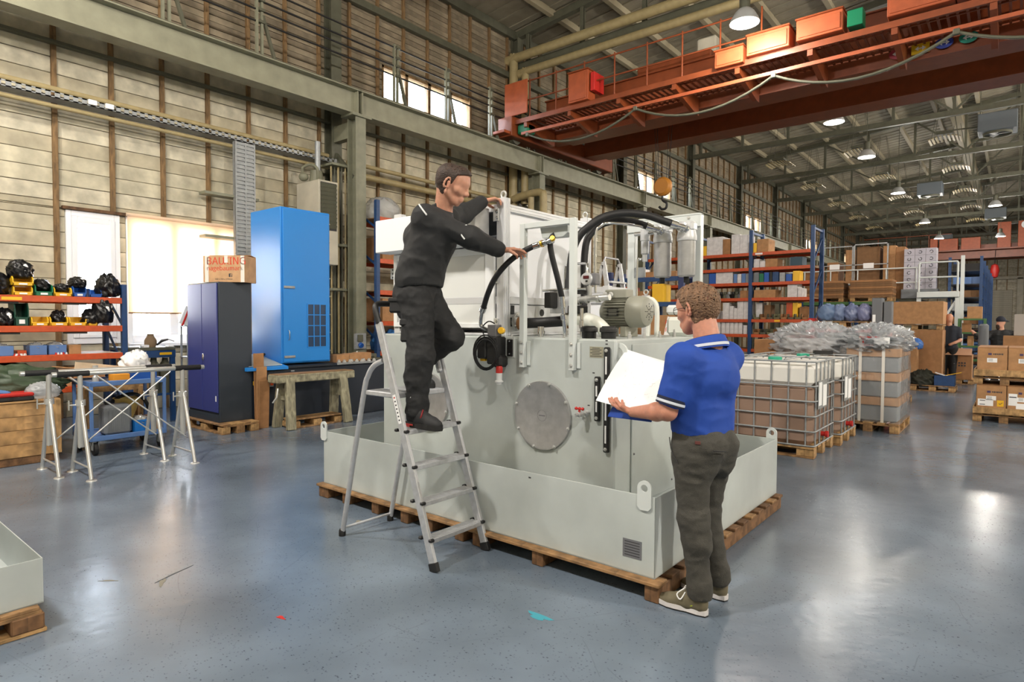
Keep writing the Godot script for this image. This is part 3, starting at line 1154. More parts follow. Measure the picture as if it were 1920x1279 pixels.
	for k in 4:
		var x := -1.95 + k * 0.38
		var m := mat("sign%d" % k, cols[k], 0.4)
		var s := Geo.new()
		if k == 1:
			s.box(V0, Vector3(0.3, 0.2, 0.01))
		else:
			s.lathe([[0, 0], [0.15, 0], [0.15, 0.01], [0, 0.01]], Transform3D(Basis(Vector3(1, 0, 0), Vector3(0, 0, 1), Vector3(0, -0.72, 0)), V0), 24)
		var o := gp(t, "direction_sign", s, m, Vector3(x, 7.0, -14.51))
		var a := Geo.new()
		for d in [-1.0, 1.0]:
			a.prism(PackedVector2Array([Vector2(0.09 * d, 0), Vector2(0.03 * d, 0.045), Vector2(0.03 * d, -0.045)]), 0.004, Transform3D(I, Vector3(0, 0, 0.011)))
		a.box(Vector3(0, 0, 0.013), Vector3(0.07, 0.02, 0.004))
		gp(o, "arrow", a, M.white)
	crane_far()


func crane_far() -> void:
	var t := thing("far_crane", "second orange bridge crane at the far end of the hall", "crane", Vector3(0, 0, -60))
	pb(t, "girder", Vector3(-10.7, 6.66, -0.6), Vector3(11, 7.7, 0), M.crane)
	pb(t, "girder", Vector3(-10.7, 6.66, -2.6), Vector3(11, 7.7, -2.0), M.crane)
	pb(t, "walkway_beam", Vector3(-10.7, 7.2, 1.0), Vector3(11, 7.3, 1.1), M.crane)
	for b in [[-5.4, -4.9, 1.0], [-4.8, -3.6, 0.9], [-3.4, -2.2, 0.9], [-1.2, -0.4, 1.9], [0.0, 0.9, 1.9]]:
		var o := pb(t, "switch_box", Vector3(b[0], 7.3, 0.3), Vector3(b[1], 7.3 + b[2], 1.0), M.crane_panel, 0.02)
	for x in [-9.0, -7.0, -5.5]:
		pb(t, "rail_post", Vector3(x, 7.3, 1.0), Vector3(x + 0.05, 8.6, 1.05), M.crane)
	pb(t, "handrail", Vector3(-10, 8.55, 1.0), Vector3(-4, 8.6, 1.05), M.crane)
	var s := Geo.new()
	s.lathe([[0, 0], [0.28, 0], [0.28, 0.02], [0, 0.02]], Transform3D(xb(90), Vector3(0.45, 8.9, 1.0)), 20)
	gp(t, "round_sign", s, M.white)


# ---------- the hydraulic unit ----------
func plate_hole(g: Geo, outer: Array, hole: Array, depth: float, xf: Transform3D) -> void:
	var m := outer.size()
	for k in m:
		var a: Vector2 = outer[k]
		var b: Vector2 = outer[(k + 1) % m]
		var c: Vector2 = hole[(k + 1) % m]
		var d: Vector2 = hole[k]
		for z in [0.0, depth]:
			g.face([xf * Vector3(a.x, a.y, z), xf * Vector3(b.x, b.y, z), xf * Vector3(c.x, c.y, z), xf * Vector3(d.x, d.y, z)], xf.basis * Vector3(0, 0, 1.0 if z > 0.0 else -1.0))
		var mid := (a + b) * 0.5 - (c + d) * 0.5
		g.face([xf * Vector3(a.x, a.y, 0), xf * Vector3(b.x, b.y, 0), xf * Vector3(b.x, b.y, depth), xf * Vector3(a.x, a.y, depth)], xf.basis * Vector3(mid.x, mid.y, 0))
		g.face([xf * Vector3(d.x, d.y, 0), xf * Vector3(c.x, c.y, 0), xf * Vector3(c.x, c.y, depth), xf * Vector3(d.x, d.y, depth)], xf.basis * Vector3(-mid.x, -mid.y, 0))


# a lifting eye: w wide, h from foot to the centre of the hole, round head
func lug_mesh(w: float, h: float, r: float, depth: float) -> Mesh:
	var outer := []
	var hole := []
	for k in 32:
		var a := TAU * k / 32.0
		var c := cos(a)
		var s := sin(a)
		if s >= 0.0:
			outer.push_back(Vector2(c * w / 2, s * w / 2))
		else:
			var f := minf((w / 2) / maxf(absf(c), 1e-5), h / -s)
			outer.push_back(Vector2(c * f, s * f))
		hole.push_back(Vector2(c * r, s * r))
	var g := Geo.new()
	plate_hole(g, outer, hole, depth, Transform3D())
	return g.mesh()


func bolt_mesh(r: float, h: float) -> Mesh:
	var key := "bolt%.4f,%.4f" % [r, h]
	if not box_cache.has(key):
		var g := Geo.new()
		g.lathe([[0, h * 1.4], [r * 0.45, h * 1.4], [r * 0.5, h], [r * 0.5, h]], along(Vector3.BACK), 8)
		g.lathe([[0, h], [r * 0.9, h], [r, h * 0.85], [r, h * 0.25], [r * 1.35, h * 0.25], [r * 1.35, 0]], along(Vector3.BACK), 6)
		box_cache[key] = g.mesh()
	return box_cache[key]


func skid_pallet() -> void:
	var p := thing("transport_pallet", "long brown timber transport pallet under the grey drip tray", "pallet", Vector3(-3.235, 0, -4.4))
	for x in [-4.9, -4.83, -4.52, -4.11, -3.74, -3.46, -3.13, -2.95, -2.41, -1.585]:
		part(p, "skid", bm(Vector3(0.09 if x > -4.88 else 0.05, 0.096, 2.38), 0.006), M.wood3, Vector3(x + 3.235, 0.048, 0))
	for k in 14:
		part(p, "deck_board", bm(Vector3(3.41, 0.022, 0.115), 0.004), [M.wood2, M.wood3, M.wood_dark][k % 3], Vector3(0, 0.108, 1.15 - k * 0.1765))


func drip_tray() -> void:
	var t := thing("drip_tray", "pale grey steel drip tray around the hydraulic tank, with lifting eyes", "drip tray", Vector3(-3.2435, 0.121, -4.427))
	var w := 3.317
	var d := 2.354
	var h := 0.479
	pb(t, "tray_bottom", Vector3(-w / 2, 0, -d / 2), Vector3(w / 2, 0.006, d / 2), M.grey)
	pb(t, "tray_wall", Vector3(-w / 2, 0, d / 2 - 0.006), Vector3(w / 2, h, d / 2), M.grey, 0.002)
	pb(t, "tray_wall", Vector3(-w / 2, 0, -d / 2), Vector3(w / 2, h, -d / 2 + 0.006), M.grey, 0.002)
	pb(t, "tray_wall", Vector3(-w / 2, 0, -d / 2), Vector3(-w / 2 + 0.006, h, d / 2), M.grey, 0.002)
	pb(t, "tray_wall", Vector3(w / 2 - 0.006, 0, -d / 2), Vector3(w / 2, h, d / 2), M.grey, 0.002)
	var lug := lug_mesh(0.09, 0.13, 0.022, 0.012)
	for q in [[1.592, d / 2], [-1.645, d / 2], [1.608, -d / 2 - 0.012], [-1.645, -d / 2 - 0.012]]:
		part(t, "lifting_eye", lug, M.grey_frame, Vector3(q[0], h + 0.045, q[1]))
	var pl := pb(t, "data_plate", Vector3(1.45, 0.09, d / 2), Vector3(1.575, 0.2, d / 2 + 0.002), M.label_grey)
	for k in 6:
		part(pl, "print_line", bm(Vector3(0.1, 0.006, 0.0008)), M.print, Vector3(0, 0.04 - k * 0.016, 0.0012))
	pb(t, "small_tag", Vector3(0.73, h - 0.04, d / 2), Vector3(0.75, h - 0.03, d / 2 + 0.001), M.print)


func machine() -> void:
	skid_pallet()
	drip_tray()
	var u := thing("hydraulic_unit", "pale grey hydraulic power unit with white enclosure, motor and filters, standing in the drip tray", "machine", V0)
	tank(u)
	enclosure(u)
	pumps(u)
	filters(u)
	hand_pump(u)
	ladder()


func tank(u: Node3D) -> void:
	var t := pb(u, "tank", Vector3(-4.48, 0.13, -5.2), Vector3(-2.058, 1.498, -3.6), M.grey, 0.012)
	t.position = Vector3(-3.269, 0.814, -4.4)
	# manhole covers
	for c in [[-2.655, 0.93], [-3.876, 0.93]]:
		var g := Geo.new()
		g.lathe([[0, 0.012], [0.215, 0.012], [0.232, 0.02], [0.25, 0.02], [0.253, 0.014], [0.253, 0]], along(Vector3.BACK), 64)
		var o := gp(u, "manhole_cover", g, M.brushed, Vector3(c[0], c[1], -3.6))
		for k in 8:
			var a := TAU * (k + 0.5) / 8.0 + 0.1
			part(o, "bolt", bolt_mesh(0.011, 0.012), M.zinc, Vector3(cos(a) * 0.243, sin(a) * 0.243, 0.018))
		g = Geo.new()
		var rp := []
		for k in 33:
			rp.push_back(Vector3(cos(TAU * k / 32) * 0.04, sin(TAU * k / 32) * 0.04, 0.0125))
		g.tube(rp, 0.0012, 5)
		g.box(Vector3(0, 0, 0.0125), Vector3(0.056, 0.008, 0.001))
		gp(o, "stamped_mark", g, M.label_grey)
	# oil gauges
	for q in [[-2.132, 0.735, 1.446, 4], [-2.205, 0.94, 1.244, 2]]:
		var o := pb(u, "oil_gauge", Vector3(q[0], q[1], -3.6), Vector3(q[0] + 0.038, q[2], -3.572), M.black, 0.005)
		var l: float = q[2] - q[1]
		var n: int = q[3]
		for k in n:
			var y := (k + 0.5 - n / 2.0) * (l - 0.09) / n
			part(o, "sight_slot", bm(Vector3(0.014, (l - 0.09) / n - 0.035, 0.004), 0.002), M.white, Vector3(0, y, 0.0135))
		for s in [-1.0, 1.0]:
			part(o, "bolt", bolt_mesh(0.01, 0.008), M.zinc, Vector3(0, s * (l / 2 - 0.022), 0.014))
	var pl := pb(u, "data_plate", Vector3(-2.258, 1.372, -3.6), Vector3(-2.15, 1.446, -3.598), M.plate)
	for k in 6:
		part(pl, "print_line", bm(Vector3(0.09 if k % 2 else 0.06, 0.004, 0.0006)), M.print, Vector3(-0.004, 0.027 - k * 0.011, 0.0012))
	for q in [[-2.135, 1.485], [-2.135, 1.462], [-2.235, 1.262], [-2.272, 1.035], [-2.95, 1.488]]:
		pb(u, "small_tag", Vector3(q[0], q[1], -3.6), Vector3(q[0] + 0.018, q[1] + 0.008, -3.599), M.print)
	# drain valve
	var g := Geo.new()
	g.lathe([[0, 0], [0.02, 0], [0.02, 0.02], [0.012, 0.022], [0.012, 0.05], [0.018, 0.052], [0.018, 0.075], [0.012, 0.077], [0.012, 0.1], [0, 0.1]], along(Vector3(-0.45, -0.1, 1), Vector3(-2.27, 0.985, -3.6)), 12)
	gp(u, "drain_valve", g, M.zinc)
	g = Geo.new()
	g.box(Vector3(-2.3, 1.018, -3.54), Vector3(0.065, 0.012, 0.016), I, 0.004)
	g.box(Vector3(-2.3, 1.008, -3.54), Vector3(0.014, 0.025, 0.014), I, 0.003)
	for s in [-1.0, 0.0, 1.0]:
		g.ball(Vector3(-2.3 + s * 0.026, 1.019, -3.54), Vector3(0.012, 0.012, 0.012), 8, 6)
	gp(u, "valve_handle", g, M.red)
	# side plate and lifting ear on the right face
	var sp := pb(u, "side_plate", Vector3(-2.058, 0.32, -4.5), Vector3(-2.046, 1.46, -3.82), M.grey, 0.004)
	for y in [-0.5, -0.2, 0.2, 0.48]:
		for z in [-0.31, 0.31]:
			part(sp, "bolt", bolt_mesh(0.007, 0.006), M.label_grey, Vector3(0.006, y, z), yb(90))
	var ear := lug_mesh(0.13, 0.15, 0.032, 0.02)
	part(u, "lifting_ear", ear, M.grey_frame, Vector3(-2.058, 1.41, -3.66), Basis(Vector3.UP, deg_to_rad(0)))
	# filler caps on the lid
	for x in [-2.36, -2.2]:
		g = Geo.new()
		g.lathe([[0, 0.088], [0.044, 0.088], [0.05, 0.08], [0.06, 0.078], [0.063, 0.066], [0.063, 0.048], [0.054, 0.044], [0.05, 0.0]], Transform3D(I, Vector3(x, 1.498, -3.75)), 24)
		gp(u, "filler_cap", g, M.black)
	for q in [[-2.09, 1.498, -3.85, 0.016, 0.05], [-2.08, 1.498, -4.05, 0.012, 0.07], [-2.08, 1.498, -4.3, 0.014, 0.05], [-2.1, 1.498, -4.6, 0.014, 0.06], [-3.02, 1.498, -3.68, 0.01, 0.02], [-2.9, 1.498, -3.66, 0.01, 0.02], [-2.52, 1.498, -3.66, 0.01, 0.02]]:
		g = Geo.new()
		g.lathe([[0, q[4]], [q[3] * 0.6, q[4]], [q[3] * 0.6, q[4] * 0.6], [q[3], q[4] * 0.55], [q[3], 0]], Transform3D(I, Vector3(q[0], q[1], q[2])), 8)
		gp(u, "screw_fitting", g, M.zinc)
	# the portal of square tube bolted to the front
	g = Geo.new()
	for x in [-2.825, -2.385]:
		g.bb(Vector3(x - 0.022, 1.275, -3.6), Vector3(x + 0.022, 2.335, -3.556), 0.003)
	g.bb(Vector3(-2.803, 2.295, -3.599), Vector3(-2.407, 2.335, -3.557), 0.003)
	var fr := gp(u, "hose_portal", g, M.grey_frame)
	for x in [-2.825, -2.385]:
		pb(fr, "mounting_bar", Vector3(x + 0.024, 1.29, -3.6), Vector3(x + 0.055, 1.47, -3.588), M.grey_frame, 0.002)
		for k in 3:
			part(fr, "bolt", bolt_mesh(0.011, 0.009), M.zinc, Vector3(x, 1.31 + k * 0.075, -3.556))
	g = Geo.new()
	g.prism(PackedVector2Array([Vector2(-0.1, 0), Vector2(0.14, 0), Vector2(0.14, -0.05), Vector2(0.1, -0.075), Vector2(-0.08, -0.075)]), 0.08, Transform3D(I, Vector3(-2.59, 2.295, -3.68)))
	gp(fr, "hose_bracket", g, M.grey)


func enclosure(u: Node3D) -> void:
	var e := Node3D.new()
	e.name = numbered(u, "enclosure")
	u.add_child(e, true)
	var x0 := -4.46
	var x1 := -3.135
	var z0 := -5.0
	var z1 := -3.72
	var y0 := 1.5
	var y1 := 2.55
	# corner posts of grooved aluminium profile
	for q in [[x1, z1], [x1, z0 + 0.07], [x0 + 0.07, z1], [x0 + 0.07, z0 + 0.07]]:
		var g := Geo.new()
		g.bb(Vector3(q[0] - 0.08, y0, q[1] - 0.08), Vector3(q[0], y1 + 0.045, q[1]), 0.004)
		for s in [0.2, 0.5, 0.8]:
			g.bb(Vector3(q[0], y0, q[1] - 0.08 * s - 0.006), Vector3(q[0] + 0.004, y1 + 0.045, q[1] - 0.08 * s + 0.006))
		gp(e, "corner_post", g, M.alu)
	# rails
	var rails := Geo.new()
	for q in [[y1 - 0.06, y1], [1.755, 1.815], [y0, y0 + 0.02]]:
		rails.bb(Vector3(x1 - 0.07, q[0], z0), Vector3(x1 - 0.002, q[1], z1 - 0.08), 0.004)
		rails.bb(Vector3(x0, q[0], z1 - 0.07), Vector3(x1 - 0.08, q[1], z1 - 0.002), 0.004)
	rails.bb(Vector3(x1 - 0.004, y1 - 0.045, z0), Vector3(x1 + 0.002, y1 - 0.04, z1 - 0.08))
	rails.bb(Vector3(x1 - 0.004, y1 - 0.02, z0), Vector3(x1 + 0.002, y1 - 0.015, z1 - 0.08))
	gp(e, "profile_rail", rails, M.alu)
	pb(e, "side_panel", Vector3(x1 - 0.045, 1.815, z0 + 0.07), Vector3(x1 - 0.03, y1 - 0.06, z1 - 0.08), M.panel)
	pb(e, "back_panel", Vector3(x0, y0, z0 + 0.01), Vector3(x1 - 0.08, y1, z0 + 0.02), M.panel)
	pb(e, "left_panel", Vector3(x0 + 0.005, y0, z0 + 0.07), Vector3(x0 + 0.015, y1, z1 - 0.07), M.panel)
	pb(e, "roof_panel", Vector3(x0 + 0.02, y1 - 0.02, z0 + 0.03), Vector3(x1 - 0.07, y1 - 0.008, z1 - 0.03), M.panel)
	# service plate with cut-outs below the side panel
	var sp := pb(e, "service_plate", Vector3(x1 - 0.03, y0 + 0.02, z0 + 0.07), Vector3(x1 - 0.012, 1.75, z1 - 0.08), M.alu_body, 0.002)
	sp.position.z -= 0.0
	for q in [[-3.842, 1.708], [-3.842, 1.61]]:
		pb(e, "cut_out", Vector3(x1 - 0.013, q[1] - 0.036, q[0] - 0.022), Vector3(x1 - 0.008, q[1] + 0.036, q[0] + 0.022), M.black)
	var g := Geo.new()
	g.lathe([[0, 0.004], [0.03, 0.004], [0.03, 0]], along(Vector3.RIGHT, Vector3(x1 - 0.012, 1.69, -4.24)), 20)
	gp(e, "cut_out", g, M.black)
	# front: framed white door between rails, left light post
	g = Geo.new()
	for s in [[x0, x0 + 0.05, 1.56, 2.22], [x1 - 0.19, x1 - 0.09, 1.56, 2.22], [x0 + 0.05, x1 - 0.19, 1.56, 1.6], [x0 + 0.05, x1 - 0.19, 2.16, 2.22]]:
		g.bb(Vector3(s[0], s[2], z1 - 0.01), Vector3(s[1], s[3], z1 + 0.015), 0.004)
	gp(e, "door_frame", g, M.white)
	pb(e, "door_panel", Vector3(x0 + 0.05, 1.6, z1 - 0.02), Vector3(x1 - 0.19, 2.16, z1 - 0.005), mat("gloss_panel", C(222, 224, 222), 0.12))
	pb(e, "door_gap", Vector3(x0, 1.545, z1 - 0.03), Vector3(x1 - 0.09, 1.558, z1), M.black)
	for y in [1.59, 1.97, 2.46]:
		var h := pb(e, "hinge", Vector3(x1 - 0.105, y - 0.05, z1), Vector3(x1 - 0.05, y + 0.05, z1 + 0.014), M.zinc, 0.003)
		for s in [-0.025, 0.025]:
			part(h, "bolt", bolt_mesh(0.012, 0.008), M.chrome, Vector3(0.01, s, 0.006))
	g = Geo.new()
	g.bb(Vector3(x0 - 0.045, 2.0, z1 - 0.01), Vector3(x0 + 0.03, 2.1, z1 + 0.012), 0.003)
	var lh := gp(e, "hinge_plate", g, M.galv)
	for y in [2.015, 2.05, 2.085]:
		pb(lh, "hinge_hole", Vector3(x0 - 0.02, y - 0.008, z1 + 0.012), Vector3(x0 - 0.004, y + 0.008, z1 + 0.0135), M.black)
	# the folded sheet hood over the door
	var hd := pb(e, "hood", Vector3(-4.5, 2.225, -3.7), Vector3(x1 - 0.25, 2.515, -3.53), M.panel, 0.006)
	pb(hd, "hood_end", Vector3(0.51, -0.145, -0.085), Vector3(0.67, 0.145, 0.085), M.brushed, 0.004)
	# eye bolts on the top corners
	for q in [[x1 - 0.04, z1 - 0.04], [x1 - 0.04, z0 + 0.04]]:
		g = Geo.new()
		var rp := []
		for k in 17:
			rp.push_back(Vector3(q[0] + cos(TAU * k / 16) * 0.024, y1 + 0.075 + sin(TAU * k / 16) * 0.026, q[1]))
		g.tube(rp, 0.008, 8)
		gp(e, "eye_bolt", g, M.zinc)


func pumps(u: Node3D) -> void:
	# electric motor lying along X
	var m := Node3D.new()
	m.name = numbered(u, "electric_motor")
	u.add_child(m, true)
	m.position = Vector3(-2.38, 1.695, -4.32)
	var ax := along(Vector3.RIGHT)
	var g := Geo.new()
	g.lathe([[0, -0.2], [0.07, -0.2], [0.1, -0.17], [0.105, -0.14], [0.105, 0.06]], ax, 28)
	gp(m, "motor_body", g, M.motor)
	for k in 30:
		var a := TAU * k / 30
		part(m, "cooling_fin", bm(Vector3(0.19, 0.022, 0.004)), M.motor, Vector3(-0.045, cos(a) * 0.112, sin(a) * 0.112), Basis(Vector3.RIGHT, a))
	g = Geo.new()
	g.lathe([[0.12, 0.05], [0.124, 0.055], [0.124, 0.15], [0.11, 0.185], [0.085, 0.2], [0, 0.2]], ax, 28)
	gp(m, "fan_cover", g, M.motor)
	g = Geo.new()
	for r in [0.02, 0.04, 0.06]:
		for k in 8:
			var a := TAU * k / 8.0
			g.box(Vector3(0.2, cos(a) * r, sin(a) * r), Vector3(0.004, 0.012, 0.005), Basis(Vector3.RIGHT, a))
	gp(m, "fan_grille", g, M.black).set_meta("kind", "stuff")
	var tb := part(m, "terminal_box", bm(Vector3(0.19, 0.07, 0.12), 0.006), M.motor, Vector3(-0.05, 0.14, 0.02))
	for s in [-0.05, 0.0]:
		g = Geo.new()
		g.lathe([[0.008, 0.014], [0.018, 0.012], [0.022, 0.006], [0.022, 0]], along(Vector3.BACK, Vector3(-0.04 + s, -0.005, 0.06)), 14)
		g.disc(Vector3(-0.04 + s, -0.005, 0.0735), Vector3.BACK, Vector3.RIGHT, Vector3.UP, 0.009, 12)
		gp(tb, "cable_gland", g, M.white)
	var np := part(m, "rating_plate", bm(Vector3(0.1, 0.06, 0.004)), M.black, Vector3(-0.05, -0.005, 0.12))
	for k in 4:
		part(np, "print_line", bm(Vector3(0.07, 0.004, 0.001)), M.motor, Vector3(0, 0.02 - k * 0.013, 0.0022))
	for s in [-0.14, 0.03]:
		part(m, "motor_foot", bm(Vector3(0.05, 0.08, 0.2), 0.004), M.motor, Vector3(s, -0.155, 0))
	# white suction elbow and the black suction hose from the enclosure
	g = Geo.new()
	g.tube(spline([Vector3(-2.72, 1.625, -4.0), Vector3(-2.62, 1.64, -4.02), Vector3(-2.5, 1.615, -4.05), Vector3(-2.43, 1.55, -4.08), Vector3(-2.42, 1.5, -4.1)], 6), 0.052, 18)
	gp(u, "suction_elbow", g, M.white_pipe)
	g = Geo.new()
	g.lathe([[0.054, 0], [0.062, 0], [0.062, 0.03], [0.054, 0.03]], along(Vector3(1, 0.1, 0), Vector3(-2.73, 1.622, -4.0)), 18)
	gp(u, "hose_clip", g, M.brown)
	g = Geo.new()
	g.tube([Vector3(-3.1, 1.6, -3.86), Vector3(-2.95, 1.605, -3.93), Vector3(-2.72, 1.622, -4.0)], 0.042, 18)
	gp(u, "suction_hose", g, M.hose)
	g = Geo.new()
	g.lathe([[0.075, 0], [0.075, 0.025], [0.05, 0.03], [0.05, 0.05]], along(Vector3.RIGHT, Vector3(-3.147, 1.615, -3.9)), 20)
	var fl := gp(u, "pipe_flange", g, M.zinc)
	for k in 4:
		var a := TAU * k / 4 + 0.6
		part(fl, "bolt", bolt_mesh(0.01, 0.01), M.chrome, Vector3(-3.122, 1.615 + cos(a) * 0.06, -3.9 + sin(a) * 0.06), yb(90))
	g = Geo.new()
	g.lathe([[0.045, 0], [0.052, 0.004], [0.052, 0.03], [0.045, 0.034]], along(Vector3(1, 0, -0.3), Vector3(-3.1, 1.6, -3.86)), 18)
	gp(u, "hose_clip", g, M.brown)
	# valve block with black solenoids and pressure pipes
	pb(u, "valve_block", Vector3(-2.82, 1.68, -4.0), Vector3(-2.68, 1.86, -3.9), M.alu_body, 0.006)
	pb(u, "solenoid", Vector3(-2.8, 1.72, -3.9), Vector3(-2.74, 1.84, -3.8), M.black, 0.006)
	pb(u, "solenoid", Vector3(-2.7, 1.68, -4.05), Vector3(-2.56, 1.74, -3.95), M.black, 0.006)
	pb(u, "solenoid", Vector3(-2.66, 1.83, -4.06), Vector3(-2.58, 1.86, -3.98), M.black, 0.006)
	g = Geo.new()
	g.tube([Vector3(-2.68, 1.782, -4.0), Vector3(-2.34, 1.8, -4.0)], 0.024, 12)
	gp(u, "pressure_pipe", g, M.zinc)
	g = Geo.new()
	g.tube(spline([Vector3(-2.85, 1.855, -3.85), Vector3(-2.75, 1.862, -3.9), Vector3(-2.55, 1.868, -4.0)], 4), 0.009, 8)
	gp(u, "pressure_pipe", g, M.chrome)
	for q in [[-2.62, 1.775], [-2.55, 1.785], [-2.45, 1.79]]:
		g = Geo.new()
		g.lathe([[0.024, 0], [0.034, 0.002], [0.034, 0.022], [0.024, 0.024]], along(Vector3.RIGHT, Vector3(q[0], q[1], -4.0)), 6)
		gp(u, "pipe_nut", g, M.zinc)
	g = Geo.new()
	g.lathe([[0.016, 0], [0.02, 0.01], [0.02, 0.09], [0.012, 0.1], [0.012, 0.13], [0, 0.13]], Transform3D(I, Vector3(-2.55, 1.8, -4.05)), 10)
	gp(u, "sensor_stem", g, M.zinc)
	# pressure display
	var d := part(u, "pressure_display", bm(Vector3(0.12, 0.09, 0.06), 0.006), M.label_grey, Vector3(-2.55, 1.945, -4.08))
	g = Geo.new()
	g.lathe([[0, 0.02], [0.046, 0.02], [0.05, 0.014], [0.05, 0]], along(Vector3(0.1, 0.05, 1), Vector3(-0.02, 0, 0.03)), 24)
	var df := gp(d, "display_face", g, M.alu_body)
	part(df, "screen", bm(Vector3(0.05, 0.024, 0.003)), mat("led", C(84, 22, 26), 0.3), Vector3(-0.018, 0.014, 0.052))
	part(df, "button", bm(Vector3(0.018, 0.012, 0.003)), M.black, Vector3(-0.012, -0.016, 0.052))
	# white bent pressure pipes behind the motor
	for q in [[-2.6, -4.72, 0.0], [-2.72, -4.8, 0.0]]:
		g = Geo.new()
		g.tube(spline([Vector3(q[0], 1.81, q[1]), Vector3(q[0] + 0.2, 1.81, q[1]), Vector3(q[0] + 0.26, 1.79, q[1]), Vector3(q[0] + 0.29, 1.72, q[1]), Vector3(q[0] + 0.29, 1.498, q[1])], 5), 0.021, 12)
		gp(u, "white_pressure_pipe", g, M.white_pipe)
	pb(u, "second_pump", Vector3(-2.28, 1.5, -5.05), Vector3(-2.07, 1.66, -4.82), M.white_pipe, 0.03)
	pb(u, "second_pump_box", Vector3(-2.3, 1.68, -5.02), Vector3(-2.1, 1.76, -4.86), M.white, 0.02)
	# upright relief fittings behind the portal
	for q in [[-2.79, 1.498, -3.75, 0.025, 0.08], [-2.52, 1.498, -3.9, 0.014, 0.22]]:
		g = Geo.new()
		g.lathe([[0, q[4]], [q[3], q[4]], [q[3], q[4] * 0.6], [q[3] * 1.25, q[4] * 0.58], [q[3] * 1.25, q[4] * 0.3], [q[3] * 0.8, q[4] * 0.28], [q[3] * 0.8, 0]], Transform3D(I, Vector3(q[0], q[1], q[2])), 12)
		gp(u, "relief_fitting", g, M.chrome)
	# thin steel tubes
	for p in [[Vector3(-2.65, 1.85, -4.3), Vector3(-2.65, 2.3, -4.3), Vector3(-2.62, 2.39, -4.32), Vector3(-2.55, 2.42, -4.4), Vector3(-2.45, 2.43, -4.9)], [Vector3(-2.95, 1.8, -4.3), Vector3(-2.95, 2.05, -4.3), Vector3(-2.92, 2.09, -4.3), Vector3(-2.72, 2.09, -4.25), Vector3(-2.68, 2.06, -4.22), Vector3(-2.675, 1.97, -4.2)],
			[Vector3(-2.62, 1.5, -4.95), Vector3(-2.62, 2.12, -4.95), Vector3(-2.6, 2.17, -4.97), Vector3(-2.56, 2.19, -5.0)]]:
		g = Geo.new()
		g.tube(spline(p, 5), 0.011, 8)
		gp(u, "steel_tube", g, M.chrome)
	# fine hose set on the front portal
	g = Geo.new()
	g.tube(spline([Vector3(-2.729, 2.164, -3.57), Vector3(-2.813, 2.114, -3.52), Vector3(-2.898, 2.038, -3.47), Vector3(-2.986, 1.934, -3.44), Vector3(-3.054, 1.825, -3.44), Vector3(-3.114, 1.723, -3.46)], 6), 0.021, 14)
	gp(u, "front_hose", g, M.hose)
	g = Geo.new()
	g.lathe([[0.023, 0], [0.024, 0.06], [0.016, 0.062], [0.016, 0.1], [0.022, 0.102], [0.022, 0.13], [0.015, 0.132], [0.015, 0.15], [0.024, 0.152], [0.024, 0.18], [0, 0.19]], along(Vector3(0.19, 0.035, 0.0), Vector3(-2.735, 2.162, -3.572)), 12)
	gp(u, "hose_coupling", g, M.chrome)
	g = Geo.new()
	g.lathe([[0, 0.02], [0.018, 0.02], [0.02, 0]], along(Vector3(0.3, 0.5, 1), Vector3(-2.548, 2.2, -3.56)), 8)
	g.lathe([[0.024, 0], [0.026, 0.002], [0.026, 0.014], [0.024, 0.016]], along(Vector3(0.19, 0.035, 0), Vector3(-2.66, 2.176, -3.572)), 12)
	gp(u, "yellow_cap", g, M.gold)
	g = Geo.new()
	g.tube(spline([Vector3(-3.114, 1.723, -3.46), Vector3(-3.14, 1.69, -3.47)], 3), 0.026, 12)
	g.tube(spline([Vector3(-3.14, 1.69, -3.47), Vector3(-3.17, 1.63, -3.49), Vector3(-3.175, 1.58, -3.5), Vector3(-3.13, 1.555, -3.51), Vector3(-3.09, 1.555, -3.52)], 5), 0.015, 10)
	gp(u, "hose_end", g, M.chrome)
	g = Geo.new()
	g.tube(spline([Vector3(-2.56, 2.235, -3.6), Vector3(-2.585, 2.22, -3.6), Vector3(-2.6, 2.17, -3.6), Vector3(-2.595, 2.08, -3.62), Vector3(-2.575, 1.93, -3.66), Vector3(-2.565, 1.8, -3.7)], 6), 0.021, 14)
	gp(u, "drop_hose", g, M.hose)
	g = Geo.new()
	g.lathe([[0.022, 0], [0.022, 0.08], [0.014, 0.085], [0.014, 0.13], [0.024, 0.135], [0.024, 0.17], [0.016, 0.175], [0.016, 0.3]], along(Vector3(0.02, -1, -0.15), Vector3(-2.565, 1.8, -3.7)), 12)
	gp(u, "hose_end", g, M.chrome)


